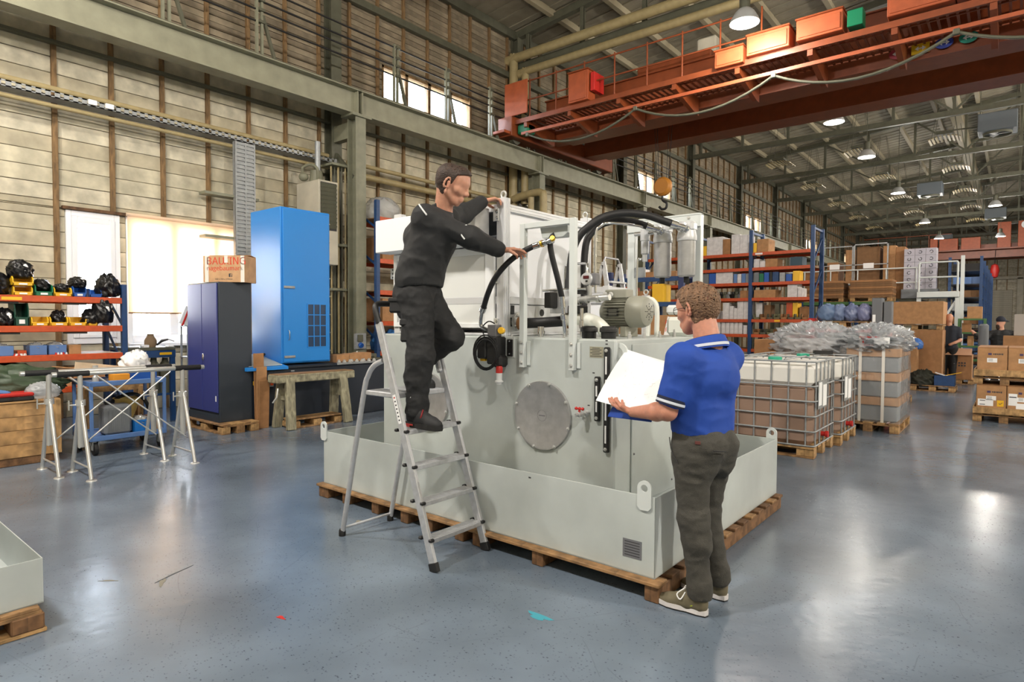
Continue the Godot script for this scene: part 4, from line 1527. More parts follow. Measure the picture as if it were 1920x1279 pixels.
func filters(u: Node3D) -> void:
	var g := Geo.new()
	g.bb(Vector3(-2.783, 1.45, -5.13), Vector3(-2.71, 2.49, -5.07), 0.004)
	g.bb(Vector3(-2.155, 1.45, -5.13), Vector3(-2.085, 2.545, -5.07), 0.004)
	g.bb(Vector3(-2.783, 2.43, -5.07), Vector3(-2.085, 2.545, -5.055), 0.003)
	g.bb(Vector3(-2.783, 2.53, -5.13), Vector3(-2.085, 2.545, -5.05), 0.003)
	var fr := gp(u, "filter_frame", g, M.grey_frame)
	for x in [-2.36, -2.19]:
		part(fr, "bolt", bolt_mesh(0.012, 0.01), M.zinc, Vector3(x, 2.51, -5.055))
	pb(fr, "clamp_plate", Vector3(-2.71, 2.02, -5.08), Vector3(-2.6, 2.11, -5.06), M.galv, 0.003)
	for x in [-2.385, -2.166]:
		var f := Node3D.new()
		f.name = numbered(u, "oil_filter")
		u.add_child(f, true)
		f.position = Vector3(x, 2.0, -4.97)
		g = Geo.new()
		g.lathe([[0, 0], [0.06, 0.0], [0.072, 0.012], [0.074, 0.03], [0.074, 0.3], [0.078, 0.302]], Transform3D(), 28)
		gp(f, "filter_can", g, M.brushed)
		g = Geo.new()
		g.lathe([[0.08, 0.302], [0.082, 0.31], [0.082, 0.34], [0.07, 0.4], [0.07, 0.46], [0, 0.46]], Transform3D(), 28)
		g.box(Vector3(0, 0.42, 0.0), Vector3(0.15, 0.09, 0.11), I, 0.02)
		gp(f, "filter_head", g, M.alu_body)
		g = Geo.new()
		g.lathe([[0.05, 0], [0.05, 0.02], [0.036, 0.022], [0.036, 0.05], [0.026, 0.055], [0.026, 0.08], [0, 0.08]], along(Vector3(-0.25, 0.05, 1), Vector3(0, 0.4, 0.05)), 16)
		gp(f, "port_flange", g, M.chrome)
		g = Geo.new()
		g.lathe([[0, -0.05], [0.02, -0.05], [0.024, -0.04], [0.024, 0.0]], Transform3D(), 8)
		gp(f, "drain_nut", g, M.black)
	var f2 := Node3D.new()
	f2.name = numbered(u, "small_filter")
	u.add_child(f2, true)
	f2.position = Vector3(-2.555, 2.15, -4.97)
	g = Geo.new()
	g.lathe([[0, 0], [0.022, 0], [0.022, 0.06], [0.034, 0.07], [0.036, 0.18], [0.042, 0.185], [0.042, 0.28], [0, 0.28]], Transform3D(), 20)
	gp(f2, "filter_can", g, M.alu_body)
	g = Geo.new()
	g.lathe([[0.02, -0.1], [0.02, 0.1]], along(Vector3.RIGHT, Vector3(0, 0.25, 0)), 10)
	gp(f2, "cross_port", g, M.chrome)
	# the two large return hoses
	g = Geo.new()
	g.tube(spline([Vector3(-2.232, 2.436, -4.8), Vector3(-2.319, 2.473, -4.75), Vector3(-2.401, 2.506, -4.7), Vector3(-2.511, 2.523, -4.6), Vector3(-2.605, 2.509, -4.5), Vector3(-2.69, 2.469, -4.42), Vector3(-2.755, 2.405, -4.36), Vector3(-2.823, 2.328, -4.32), Vector3(-2.86, 2.2, -4.28), Vector3(-2.87, 2.0, -4.25), Vector3(-2.86, 1.75, -4.2)], 5), 0.032, 16)
	gp(u, "return_hose", g, M.hose)
	g = Geo.new()
	g.tube(spline([Vector3(-2.456, 2.435, -4.8), Vector3(-2.512, 2.458, -4.75), Vector3(-2.582, 2.478, -4.7), Vector3(-2.643, 2.478, -4.62), Vector3(-2.707, 2.455, -4.55), Vector3(-2.754, 2.422, -4.5), Vector3(-2.79, 2.361, -4.45), Vector3(-2.818, 2.279, -4.42), Vector3(-2.825, 2.1, -4.4), Vector3(-2.82, 1.93, -4.4), Vector3(-2.81, 1.75, -4.38)], 5), 0.03, 16)
	gp(u, "return_hose", g, M.hose)
	for q in [[Vector3(-2.232, 2.436, -4.8), Vector3(-2.14, 2.4, -4.87)], [Vector3(-2.456, 2.435, -4.8), Vector3(-2.37, 2.4, -4.87)]]:
		g = Geo.new()
		g.tube([q[0], q[0].lerp(q[1], 0.45), q[0].lerp(q[1], 0.5), q[1]], [0.036, 0.032, 0.022, 0.022], 14)
		gp(u, "hose_end", g, M.chrome)


func hand_pump(u: Node3D) -> void:
	var o := Node3D.new()
	o.name = numbered(u, "filling_pump")
	u.add_child(o, true)
	o.position = Vector3(-3.05, 1.38, -3.6)
	pb(o, "pump_body", Vector3(-0.05, -0.09, 0.015), Vector3(0.06, 0.12, 0.13), M.black, 0.012)
	pb(o, "switch_housing", Vector3(-0.15, -0.05, 0.03), Vector3(-0.055, 0.11, 0.13), M.black, 0.012)
	pb(o, "pump_motor", Vector3(-0.01, -0.11, 0.02), Vector3(0.09, -0.02, 0.12), M.black, 0.02)
	pb(o, "mounting_plate", Vector3(0.06, -0.03, 0.0), Vector3(0.115, 0.1, 0.015), M.black, 0.003)
	pb(o, "mounting_plate_edge", Vector3(-0.02, -0.04, -0.0), Vector3(0.13, 0.115, 0.006), M.grey_frame, 0.002)
	for q in [[0.085, 0.085], [0.085, -0.01], [0.03, 0.11], [0.055, -0.04]]:
		part(o, "bolt", bolt_mesh(0.006, 0.006), M.chrome, Vector3(q[0], q[1], 0.015))
	pb(o, "valve_block", Vector3(-0.045, 0.12, 0.05), Vector3(0.04, 0.21, 0.12), M.label_grey, 0.004)
	var g := Geo.new()
	g.lathe([[0, 0.035], [0.022, 0.035], [0.026, 0.03], [0.026, 0]], along(Vector3(0.3, 0.1, 1), Vector3(0.07, 0.165, 0.08)), 10)
	gp(o, "yellow_knob", g, M.yellow)
	pb(o, "yellow_tab", Vector3(-0.13, -0.07, 0.06), Vector3(-0.08, -0.05, 0.11), M.yellow, 0.004)
	g = Geo.new()
	for k in 3:
		var p := []
		var r := 0.13 - k * 0.012
		for j in 25:
			var a := 0.9 + TAU * j / 24.0
			p.push_back(Vector3(-0.045 + k * 0.012 + cos(a) * r * 0.95, 0.0 + sin(a) * r * 1.02 - k * 0.004, 0.14 + k * 0.012))
		g.tube(p, 0.006, 6)
	gp(o, "cable_coil", g, M.rubber)
	g = Geo.new()
	g.tube(spline([Vector3(0.06, 0.1, 0.14), Vector3(0.07, 0.02, 0.15), Vector3(0.05, -0.08, 0.14), Vector3(0.065, -0.1, 0.13)], 5), 0.006, 6)
	g.tube(spline([Vector3(-0.1, 0.11, 0.09), Vector3(-0.11, 0.19, 0.1), Vector3(-0.05, 0.235, 0.1), Vector3(0.01, 0.22, 0.1)], 5), 0.005, 6)
	gp(o, "loose_cable", g, M.rubber)
	var xf := Transform3D(I, Vector3(0.075, -0.235, 0.12))
	g = Geo.new()
	g.lathe([[0, 0.135], [0.022, 0.135], [0.026, 0.125], [0.026, 0.085]], xf, 14)
	gp(o, "plug_collar", g, M.red)
	g = Geo.new()
	g.lathe([[0.026, 0.085], [0.024, 0.08], [0.023, 0.03], [0.032, 0.026], [0.032, 0.016], [0.024, 0.012], [0.02, 0.0], [0, 0.0]], xf, 14)
	gp(o, "mains_plug", g, M.white)


func ladder() -> void:
	var t := thing("step_ladder", "aluminium step ladder with black handrail in front of the drip tray", "ladder", Vector3(-3.35, 0, -2.954))
	var zn := 0.246
	var f := func(h: float) -> float: return 0.5 - 0.353 * h
	for s in [1.0, -1.0]:
		var z: float = zn * s
		var g := Geo.new()
		var a := Vector3(f.call(0.03), 0.03, z)
		var b := Vector3(f.call(1.6), 1.6, z)
		g.bar(a, b, 0.024, 0.062, Vector3(1, 0.353, 0).normalized(), 0.004)
		gp(t, "front_rail", g, M.ladder)
		g = Geo.new()
		g.bar(Vector3(f.call(0.0), 0.0, z), Vector3(f.call(0.055), 0.055, z), 0.032, 0.074, Vector3(1, 0.353, 0).normalized(), 0.004)
		gp(t, "rubber_foot", g, M.black)
		g = Geo.new()
		var zz: float = z * 0.93
		g.tube(spline([Vector3(-0.52, 0.03, zz), Vector3(-0.27, 1.05, zz), Vector3(-0.21, 1.22, zz), Vector3(-0.14, 1.3, zz), Vector3(-0.04, 1.34, zz)], 5), 0.019, 12)
		gp(t, "rear_leg", g, M.ladder)
		g = Geo.new()
		g.lathe([[0, 0], [0.026, 0], [0.026, 0.04], [0.02, 0.05]], Transform3D(I, Vector3(-0.525, 0, zz)), 12)
		gp(t, "rubber_foot", g, M.black)
	var c := Geo.new()
	c.tube([Vector3(-0.515, 0.06, -zn * 0.93), Vector3(-0.515, 0.06, zn * 0.93)], 0.011, 8)
	gp(t, "rear_brace", c, M.ladder)
	for k in 4:
		var h := 0.2 + 0.227 * k
		var st := Geo.new()
		st.bb(Vector3(-0.045, -0.03, -zn + 0.012), Vector3(0.045, 0.0, zn - 0.012), 0.003)
		for j in 6:
			st.bb(Vector3(-0.042 + j * 0.015, 0.0, -zn + 0.015), Vector3(-0.034 + j * 0.015, 0.002, zn - 0.015))
		var o := gp(t, "step", st, M.ladder, Vector3(f.call(h) - 0.01, h, 0))
		for s in [1.0, -1.0]:
			for x in [-0.05, 0.045]:
				part(o, "end_cap", bm(Vector3(0.03, 0.02, 0.035), 0.005), M.black, Vector3(x, -0.005, s * zn))
	var pf := pb(t, "platform", Vector3(-0.24, 1.085, -zn + 0.014), Vector3(0.1, 1.12, zn - 0.014), M.ladder, 0.006)
	for k in 10:
		part(pf, "tread_rib", bm(Vector3(0.012, 0.003, 0.44)), M.ladder, Vector3(-0.14 + k * 0.031, 0.018, 0))
	var hg := Geo.new()
	hg.tube(spline([Vector3(f.call(1.6), 1.6, zn), Vector3(f.call(1.7), 1.7, zn), Vector3(f.call(1.74) - 0.01, 1.735, zn - 0.05), Vector3(f.call(1.74) - 0.01, 1.735, 0), Vector3(f.call(1.74) - 0.01, 1.735, -zn + 0.05), Vector3(f.call(1.7), 1.7, -zn), Vector3(f.call(1.6), 1.6, -zn)], 5), 0.021, 12)
	gp(t, "handrail", hg, M.black)
	for s in [1.0, -1.0]:
		part(t, "hinge_joint", bm(Vector3(0.05, 0.14, 0.03), 0.01), M.ladder, Vector3(f.call(1.3) - 0.01, 1.3, s * (zn - 0.02)), zb(18))
	var lb := part(t, "safety_label", bm(Vector3(0.03, 0.2, 0.001)), M.paper, Vector3(f.call(1.02), 1.02, zn + 0.0125), zb(19.4))
	for k in 7:
		part(lb, "print_mark", bm(Vector3(0.014, 0.01, 0.0006)), M.red if k == 0 else M.print, Vector3(0, 0.08 - k * 0.026, 0.0008))


# ---------- the left side: shelves, trestles, cabinet, blue machine ----------
func blob(c: Vector3, r: Vector3, seed_: int, amp: float, freq := 3.0, seg := 28, rings := 18) -> Geo:
	var f := FastNoiseLite.new()
	f.seed = seed_
	f.noise_type = FastNoiseLite.TYPE_SIMPLEX_SMOOTH
	f.fractal_type = FastNoiseLite.FRACTAL_RIDGED
	f.fractal_octaves = 3
	f.frequency = 1.0
	var g := Geo.new()
	var rows := []
	for j in rings + 1:
		var ph := PI * j / rings
		var row := []
		for k in seg + 1:
			var a := TAU * k / seg
			var d := Vector3(sin(ph) * cos(a), cos(ph), sin(ph) * sin(a))
			var q := 1.0 + amp * f.get_noise_3dv(d * freq * 0.4)
			var p := d * r * q
			p.y = maxf(p.y, -r.y * 0.72)
			row.push_back(c + p)
		rows.push_back(row)
	g.sheet(rows)
	return g


func bin_mesh(w: float, h: float, d: float) -> Mesh:
	var key := "bin%.3f,%.3f,%.3f" % [w, h, d]
	if box_cache.has(key):
		return box_cache[key]
	var g := Geo.new()
	var t := 0.006
	g.bb(Vector3(0, 0, -w / 2), Vector3(d, t, w / 2))
	g.bb(Vector3(0, 0, -w / 2), Vector3(t, h, w / 2))
	g.bb(Vector3(d - t, 0, -w / 2), Vector3(d, h * 0.38, w / 2), 0.002)
	g.bb(Vector3(d - 0.02, h * 0.38 - 0.012, -w / 2), Vector3(d + 0.004, h * 0.38, w / 2), 0.002)
	for s in [-w / 2, w / 2 - t * 2.0]:
		g.prism(PackedVector2Array([Vector2(0, 0), Vector2(d, 0), Vector2(d, h * 0.72), Vector2(d * 0.86, h), Vector2(0, h)]), t * 2.0, Transform3D(I, Vector3(0, 0, s)))
	box_cache[key] = g.mesh()
	return box_cache[key]


# an open fronted storage bin whose front faces +X; z1..z2 is its width
func storage_bin(label: String, x: float, y: float, z1: float, z2: float, h: float, m: Material, card := true) -> Node3D:
	var w := absf(z2 - z1) - 0.008
	var d := 0.32
	var o := thing("storage_bin", label, "storage bin", Vector3(x - d, y, (z1 + z2) / 2), 0, "open fronted bins on the left shelves")
	part(o, "bin_body", bin_mesh(w, h, d), m)
	if card:
		part(o, "label_card", bm(Vector3(0.002, h * 0.18, w * 0.4)), M.paper, Vector3(d + 0.004, h * 0.18, 0))
	return o


func carton(label: String, a: Vector3, b: Vector3, m: Material, group := "", flap := true, turn := 0.0, called := "carton", category := "box") -> Node3D:
	var s := (b - a).abs()
	var c := (a + b) * 0.5
	var o := thing(called, label, category, Vector3(c.x, minf(a.y, b.y), c.z), turn, group)
	part(o, "box_body", bm(s, 0.004), m, Vector3(0, s.y / 2, 0))
	if flap:
		part(o, "packing_tape", bm(Vector3(minf(0.05, s.x * 0.2), 0.0015, s.z)), M.tape, Vector3(0, s.y + 0.0008, 0))
	return o


func plank_pallet() -> Node3D:
	# a 1.2 x 0.8 flat pallet, long side along X
	var p := Node3D.new()
	for k in 5:
		part(p, "deck_board", bm(Vector3(1.2, 0.022, 0.13 if k % 2 == 0 else 0.1), 0.003), [M.wood, M.wood2, M.wood][k % 3], Vector3(0, 0.133, -0.335 + k * 0.1675))
	for x in [-0.53, 0.0, 0.53]:
		part(p, "cross_board", bm(Vector3(0.14, 0.022, 0.8), 0.003), M.wood2, Vector3(x, 0.111, 0))
		for z in [-0.34, 0.0, 0.34]:
			part(p, "block", bm(Vector3(0.14, 0.078, 0.12), 0.004), M.wood2 if z == 0.0 else M.wood, Vector3(x, 0.061, z))
	for z in [-0.34, 0.0, 0.34]:
		part(p, "runner", bm(Vector3(1.2, 0.022, 0.12), 0.003), M.wood2, Vector3(0, 0.011, z))
	return p


var pallet0: Node3D


func pallet(label: String, at: Vector3, turn := 0.0, sx := 1.0, sz := 1.0) -> Node3D:
	if pallet0 == null:
		pallet0 = plank_pallet()
	var o: Node3D = pallet0.duplicate()
	o.name = numbered(self, "pallet")
	add_child(o, true)
	for c in o.get_children():
		taken["%d/%s" % [o.get_instance_id(), c.name]] = 0
		if sx != 1.0 or sz != 1.0:
			c.position *= Vector3(sx, 1, sz)
			c.scale = Vector3(sx if c.name.begins_with("deck") or c.name.begins_with("runner") else 1.0, 1, sz if c.name.begins_with("cross") else 1.0)
	o.position = at
	o.rotation.y = turn
	tag(o, label, "pallet", "flat wooden pallets")
	return o


func left_side() -> void:
	mat("cab_blue", C(56, 64, 128), 0.28)
	mat("cab_dark", C(46, 54, 64), 0.5)
	mat("mach_blue", C(36, 132, 216), 0.33)
	mat("mach_base", C(28, 36, 48), 0.45)
	mat("tarp", C(58, 74, 54), 0.5, 0.0, "", 1.0, "bump", 0.6)
	mat("bag_black", C(20, 20, 22), 0.34, 0.0, "", 1.6, "crumple", 0.7)
	mat("film", Color(0.8, 0.82, 0.84, 0.42), 0.16, 0.0, "", 2.6, "crumple", 1.0)
	M.film.transparency = BaseMaterial3D.TRANSPARENCY_ALPHA
	mat("crate_blue", C(20, 110, 190), 0.45)
	mat("grey_can", C(112, 116, 120), 0.45)
	mat("old_wood", C(176, 170, 142), 0.7, 0.0, "grain", 2.0)
	mat("crate_wood", C(214, 168, 112), 0.65, 0.0, "grain", 0.9)
	near_tray()
	bin_rack()
	trestles()
	crate_pile()
	cart()
	cabinet()
	blue_machine()
	wall_bench()
	back_rack()


func near_tray() -> void:
	var p := thing("timber_pallet", "worn wooden pallet under the small grey tray at the left edge", "pallet", Vector3(-4.45, 0, -0.33))
	for k in 5:
		part(p, "deck_board", bm(Vector3(1.2, 0.022, 0.16), 0.004), [M.wood2, M.wood, M.wood3][k % 3], Vector3(0, 0.129, -0.46 + k * 0.23))
	for x in [-0.53, 0.0, 0.53]:
		part(p, "cross_board", bm(Vector3(0.14, 0.022, 1.1), 0.004), M.wood2, Vector3(x, 0.107, 0))
		for z in [-0.49, 0.0, 0.49]:
			part(p, "block", bm(Vector3(0.15, 0.085, 0.14), 0.008), M.wood3, Vector3(x, 0.0635, z))
		part(p, "runner", bm(Vector3(0.14, 0.021, 1.14), 0.004), M.wood, Vector3(x, 0.0105, 0))
	var t := thing("small_tray", "small pale grey steel tray on a worn pallet at the left edge", "drip tray", Vector3(-4.45, 0.1405, -0.33))
	for q in [[-0.565, -0.565, 0.565, -0.56], [-0.565, 0.56, 0.565, 0.565], [-0.565, -0.565, -0.56, 0.565], [0.56, -0.565, 0.565, 0.565]]:
		pb(t, "tray_wall", Vector3(q[0], 0, q[1]), Vector3(q[2], 0.235, q[3]), M.grey, 0.001)
	pb(t, "tray_bottom", Vector3(-0.565, 0, -0.565), Vector3(0.565, 0.005, 0.565), M.grey)
	var b := thing("grey_tank", "pale grey steel tank standing in the small tray, cut off by the left edge", "tank", Vector3(-4.5, 0.146, -0.3))
	pb(b, "tank_body", Vector3(-0.38, 0, -0.38), Vector3(0.41, 0.42, 0.4), M.grey, 0.006)
	for q in [[-0.4, -0.4, 0.43, -0.38], [-0.4, 0.4, 0.43, 0.42], [0.41, -0.38, 0.43, 0.4]]:
		pb(b, "rim", Vector3(q[0], 0.38, q[1]), Vector3(q[2], 0.42, q[3]), M.grey, 0.003)


func bin_rack() -> void:
	var t := thing("bin_rack", "orange and blue shelving rack of bins in front of the white window", "shelving", Vector3(-10.4, 0, 0))
	for z in [-3.33, -0.4]:
		for x in [0.36, -0.4]:
			pb(t, "upright", Vector3(x - 0.04, 0, z - 0.035), Vector3(x + 0.04, 2.12, z + 0.035), M.rack_blue, 0.006)
		for s in [[0.3, 0.9], [0.9, 1.5], [1.5, 2.0]]:
			var g := Geo.new()
			g.bar(Vector3(0.34, s[0], z), Vector3(-0.38, s[1], z), 0.02, 0.035)
			gp(t, "side_brace", g, M.rack_blue)
	for y in [0.7, 1.14, 1.53, 1.93]:
		for x in [0.38, -0.4]:
			pb(t, "beam", Vector3(x - 0.02, y - 0.09, -3.3), Vector3(x + 0.02, y - 0.005, -0.43), M.rack_orange, 0.006)
		pb(t, "shelf_board", Vector3(-0.4, y - 0.03, -3.3), Vector3(0.36, y - 0.008, -0.43), M.wood, 0.002)
	for q in [[1.93, -1.99], [1.93, -2.75], [1.53, -2.0], [1.53, -2.75]]:
		pb(t, "beam_bracket", Vector3(0.2, q[0] - 0.115, q[1] - 0.12), Vector3(0.37, q[0] - 0.092, q[1] + 0.12), M.black)
	pb(t, "yellow_label", Vector3(0.4, 1.86, -2.14), Vector3(0.402, 1.9, -1.93), M.yellow)
	var fx := -10.02
	# upper shelf
	storage_bin("lower yellow bin of the pair stacked on the upper bin shelf", fx, 1.925, -2.055, -2.265, 0.12, M.yellow)
	storage_bin("upper yellow bin of the stacked pair, a black bag spilling out", fx, 2.05, -2.045, -2.275, 0.12, M.yellow)
	storage_bin("green bin on the upper shelf with a black bag in it", fx, 1.925, -2.28, -2.485, 0.15, M.green)
	storage_bin("yellow bin on the upper shelf between the green and the blue one", fx, 1.925, -2.49, -2.7, 0.12, M.yellow)
	storage_bin("blue bin on the upper shelf with torn black film on it", fx, 1.925, -2.705, -2.87, 0.15, M.blue_bin)
	storage_bin("second blue bin on the upper shelf, under a big black bag", fx, 1.925, -2.9, -3.06, 0.12, M.blue_bin, false)
	# middle shelf
	storage_bin("dark green bin on the middle shelf at the far left", fx, 1.525, -2.06, -2.22, 0.3, mat("green_dark", C(8, 66, 50), 0.45))
	storage_bin("first of four yellow bins on the middle shelf, beside the dark green bin", fx, 1.525, -2.235, -2.43, 0.12, M.yellow)
	storage_bin("second of four yellow bins on the middle shelf, black bag sticking out", fx, 1.525, -2.44, -2.65, 0.12, M.yellow)
	storage_bin("third of four yellow bins on the middle shelf, empty and orange inside", fx, 1.525, -2.655, -2.865, 0.12, M.yellow)
	storage_bin("fourth of four yellow bins on the middle shelf, half under a black bag", fx, 1.525, -2.87, -3.0, 0.12, M.yellow, false)
	var bags := [[-10.2, 2.045, -1.86, 0.2, 0.16, 0.17, "black plastic bag at the left end of the upper bin shelf"], [-10.16, 2.24, -2.16, 0.13, 0.13, 0.12, "black bag bulging from the upper yellow bin"], [-10.16, 2.06, -2.38, 0.13, 0.08, 0.085, "black bag lying in the green bin"],
		[-10.16, 2.03, -2.6, 0.11, 0.06, 0.08, "crumpled black film in the single yellow bin"], [-10.14, 2.11, -2.79, 0.13, 0.08, 0.09, "torn black film over the blue bin"], [-10.14, 2.06, -3.16, 0.17, 0.17, 0.13, "large black bag at the right end of the upper bin shelf"],
		[-10.14, 1.61, -1.98, 0.12, 0.12, 0.1, "black bag with a white slip at the left of the middle shelf"], [-10.15, 1.63, -2.56, 0.11, 0.09, 0.08, "black bag sticking out of a yellow bin on the middle shelf"], [-10.12, 1.63, -2.94, 0.12, 0.11, 0.1, "olive black bag behind the tall black bag, middle shelf"], [-10.06, 1.7, -3.07, 0.11, 0.19, 0.11, "tall black bag with knotted top on the middle shelf"]]
	for k in bags.size():
		var b: Array = bags[k]
		var o := thing("plastic_bag", b[6], "bag", Vector3(b[0], b[1], b[2]), 0, "black plastic bags among the bins")
		gp(o, "bag_body", blob(V0, Vector3(b[3], b[4], b[5]), 40 + k, 0.42, 4.0), M.bag_black)
		if k in [1, 4, 6, 9]:
			gp(o, "white_slip", blob(Vector3(b[3] * 0.75, b[4] * 0.3, -b[5] * 0.3), Vector3(0.03, 0.05, 0.03), k, 0.2), M.paper)
	# lower shelf: blue-grey crates and small parts
	for q in [[-1.6, -2.06, "left blue-grey crate on the lower shelf"], [-2.215, -2.415, "middle blue-grey crate on the lower shelf"], [-2.425, -2.635, "right blue-grey crate on the lower shelf"]]:
		var o := thing("small_crate", q[2], "crate", Vector3(-10.2, 1.133, (q[0] + q[1]) / 2), 0, "blue-grey crates on the lower shelf")
		var w: float = absf(q[1] - q[0]) - 0.01
		for e in [[-0.15, -w / 2, 0.15, -w / 2 + 0.008], [-0.15, w / 2 - 0.008, 0.15, w / 2], [-0.15, -w / 2, -0.142, w / 2], [0.142, -w / 2, 0.15, w / 2]]:
			pb(o, "crate_wall", Vector3(e[0], 0, e[1]), Vector3(e[2], 0.13, e[3]), M.blue_grey, 0.003)
		pb(o, "crate_bottom", Vector3(-0.15, 0, -w / 2), Vector3(0.15, 0.008, w / 2), M.blue_grey)
		gp(o, "contents", blob(Vector3(0, 0.1, 0), Vector3(0.13, 0.06, w * 0.42), 77, 0.4, 6.0), M.film)
	carton("small orange carton between the blue-grey crates, white fittings before it", Vector3(-10.3, 1.133, -2.1), Vector3(-10.1, 1.2, -2.2), M.rack_orange, "", false)
	for k in 14:
		var o := Geo.new()
		o.lathe([[0, 0.03], [0.009, 0.03], [0.009, 0.016], [0.014, 0.014], [0.014, 0]], Transform3D(), 8)
		var n := gp(self, "pipe_fitting", o, M.white if k % 3 else M.red, Vector3(-10.04 + 0.02 * (k % 2), 1.133, -2.06 - k * 0.014 if k < 9 else -2.5 - (k - 9) * 0.03))
		tag(n, "small pipe fitting at the front of the lower bin shelf, %s from the left" % nth(k), "fitting", "small fittings on the lower bin shelf")
	carton("plain carton at the right end of the lower bin shelf", Vector3(-10.35, 1.133, -2.66), Vector3(-10.06, 1.26, -2.8), M.carton)
	carton("long brown carton on the bottom shelf, left one", Vector3(-10.5, 0.693, -2.4), Vector3(-10.04, 0.93, -2.68), M.carton)
	carton("brown carton with open flaps on the bottom shelf, right one", Vector3(-10.5, 0.693, -2.7), Vector3(-10.04, 0.95, -3.08), M.carton2)
	var db := thing("cover_sheet", "dark folded cover sheet on the bottom shelf above the tarpaulin", "cloth", Vector3(-10.3, 0.693, -1.9))
	gp(db, "folds", blob(Vector3(0, 0.14, 0), Vector3(0.25, 0.2, 0.42), 5, 0.25), M.bag_black)


func trestles() -> void:
	var src: Node3D
	for q in [[-7.4, -2.545, 0.0, "nearer steel pipe trestle with crossed braces, in front of the cart"], [-7.77, -2.37, 0.0, "rear steel pipe trestle with crossed braces, nearer the wooden crate"]]:
		if src:
			copy(src, q[3], Vector3(q[0], 0, q[1]), q[2])
			continue
		var t := thing("pipe_trestle", q[3], "trestle", Vector3(q[0], 0, q[1]), q[2], "pair of galvanised pipe trestles")
		src = t
		var g := Geo.new()
		g.tube([Vector3(0, 1.06, 0.56), Vector3(0, 1.06, -0.56)], 0.024, 14)
		gp(t, "top_bar", g, M.zinc)
		for s in [1.0, -1.0]:
			g = Geo.new()
			g.tube([Vector3(0, 1.06, 0.42 * s), Vector3(0, 1.06, 0.7 * s)], 0.03, 14)
			gp(t, "rubber_sleeve", g, M.rubber)
			g = Geo.new()
			g.tube([Vector3(0, 1.06, 0.7 * s), Vector3(0, 1.06, 0.74 * s)], 0.025, 14)
			gp(t, "bar_end", g, M.zinc)
			var z: float = 0.5 * s
			g = Geo.new()
			g.tube([Vector3(0, 1.05, z), Vector3(0, 0.7, z)], 0.024, 12)
			g.tube([Vector3(0, 0.74, z), Vector3(0, 0.3, z)], 0.03, 12)
			gp(t, "telescopic_post", g, M.zinc)
			for e in [1.0, -1.0]:
				g = Geo.new()
				g.tube([Vector3(0.025 * e, 0.78, z), Vector3(0.05 * e, 0.7, z), Vector3(0.3 * e, 0.01, z)], 0.02, 10)
				gp(t, "leg", g, M.zinc)
				g = Geo.new()
				g.lathe([[0, 0.012], [0.045, 0.01], [0.05, 0.0], [0, 0]], Transform3D(I, Vector3(0.3 * e, 0, z)), 16)
				gp(t, "foot_plate", g, M.zinc)
			g = Geo.new()
			g.tube([Vector3(0.26, 0.12, z), Vector3(-0.26, 0.12, z)], 0.01, 8)
			gp(t, "leg_tie", g, M.zinc)
			g = Geo.new()
			g.lathe([[0.03, -0.03], [0.045, -0.03], [0.045, 0.03], [0.03, 0.03]], Transform3D(I, Vector3(0, 0.76, z)), 14)
			gp(t, "clamp_collar", g, M.zinc)
			g = Geo.new()
			g.tube([Vector3(0.0, 0.74, z), Vector3(0.0, 0.74, z + 0.1)], 0.008, 8)
			g.tube([Vector3(0.0, 0.69, z + 0.1), Vector3(0.0, 0.79, z + 0.1)], 0.007, 8)
			gp(t, "clamp_screw", g, M.zinc)
			g = Geo.new()
			for k in 9:
				g.ball(Vector3(0.05 + 0.006 * (k % 2), 0.77 - k * 0.018, z), Vector3(0.006, 0.011, 0.006), 6, 4)
			gp(t, "pin_chain", g, M.zinc)
		for s in [1.0, -1.0]:
			g = Geo.new()
			g.tube([Vector3(0.03, 1.03, 0.36 * s), Vector3(0.07 * s, 0.28, -0.5 * s)], 0.008, 8)
			gp(t, "cross_brace", g, M.zinc)


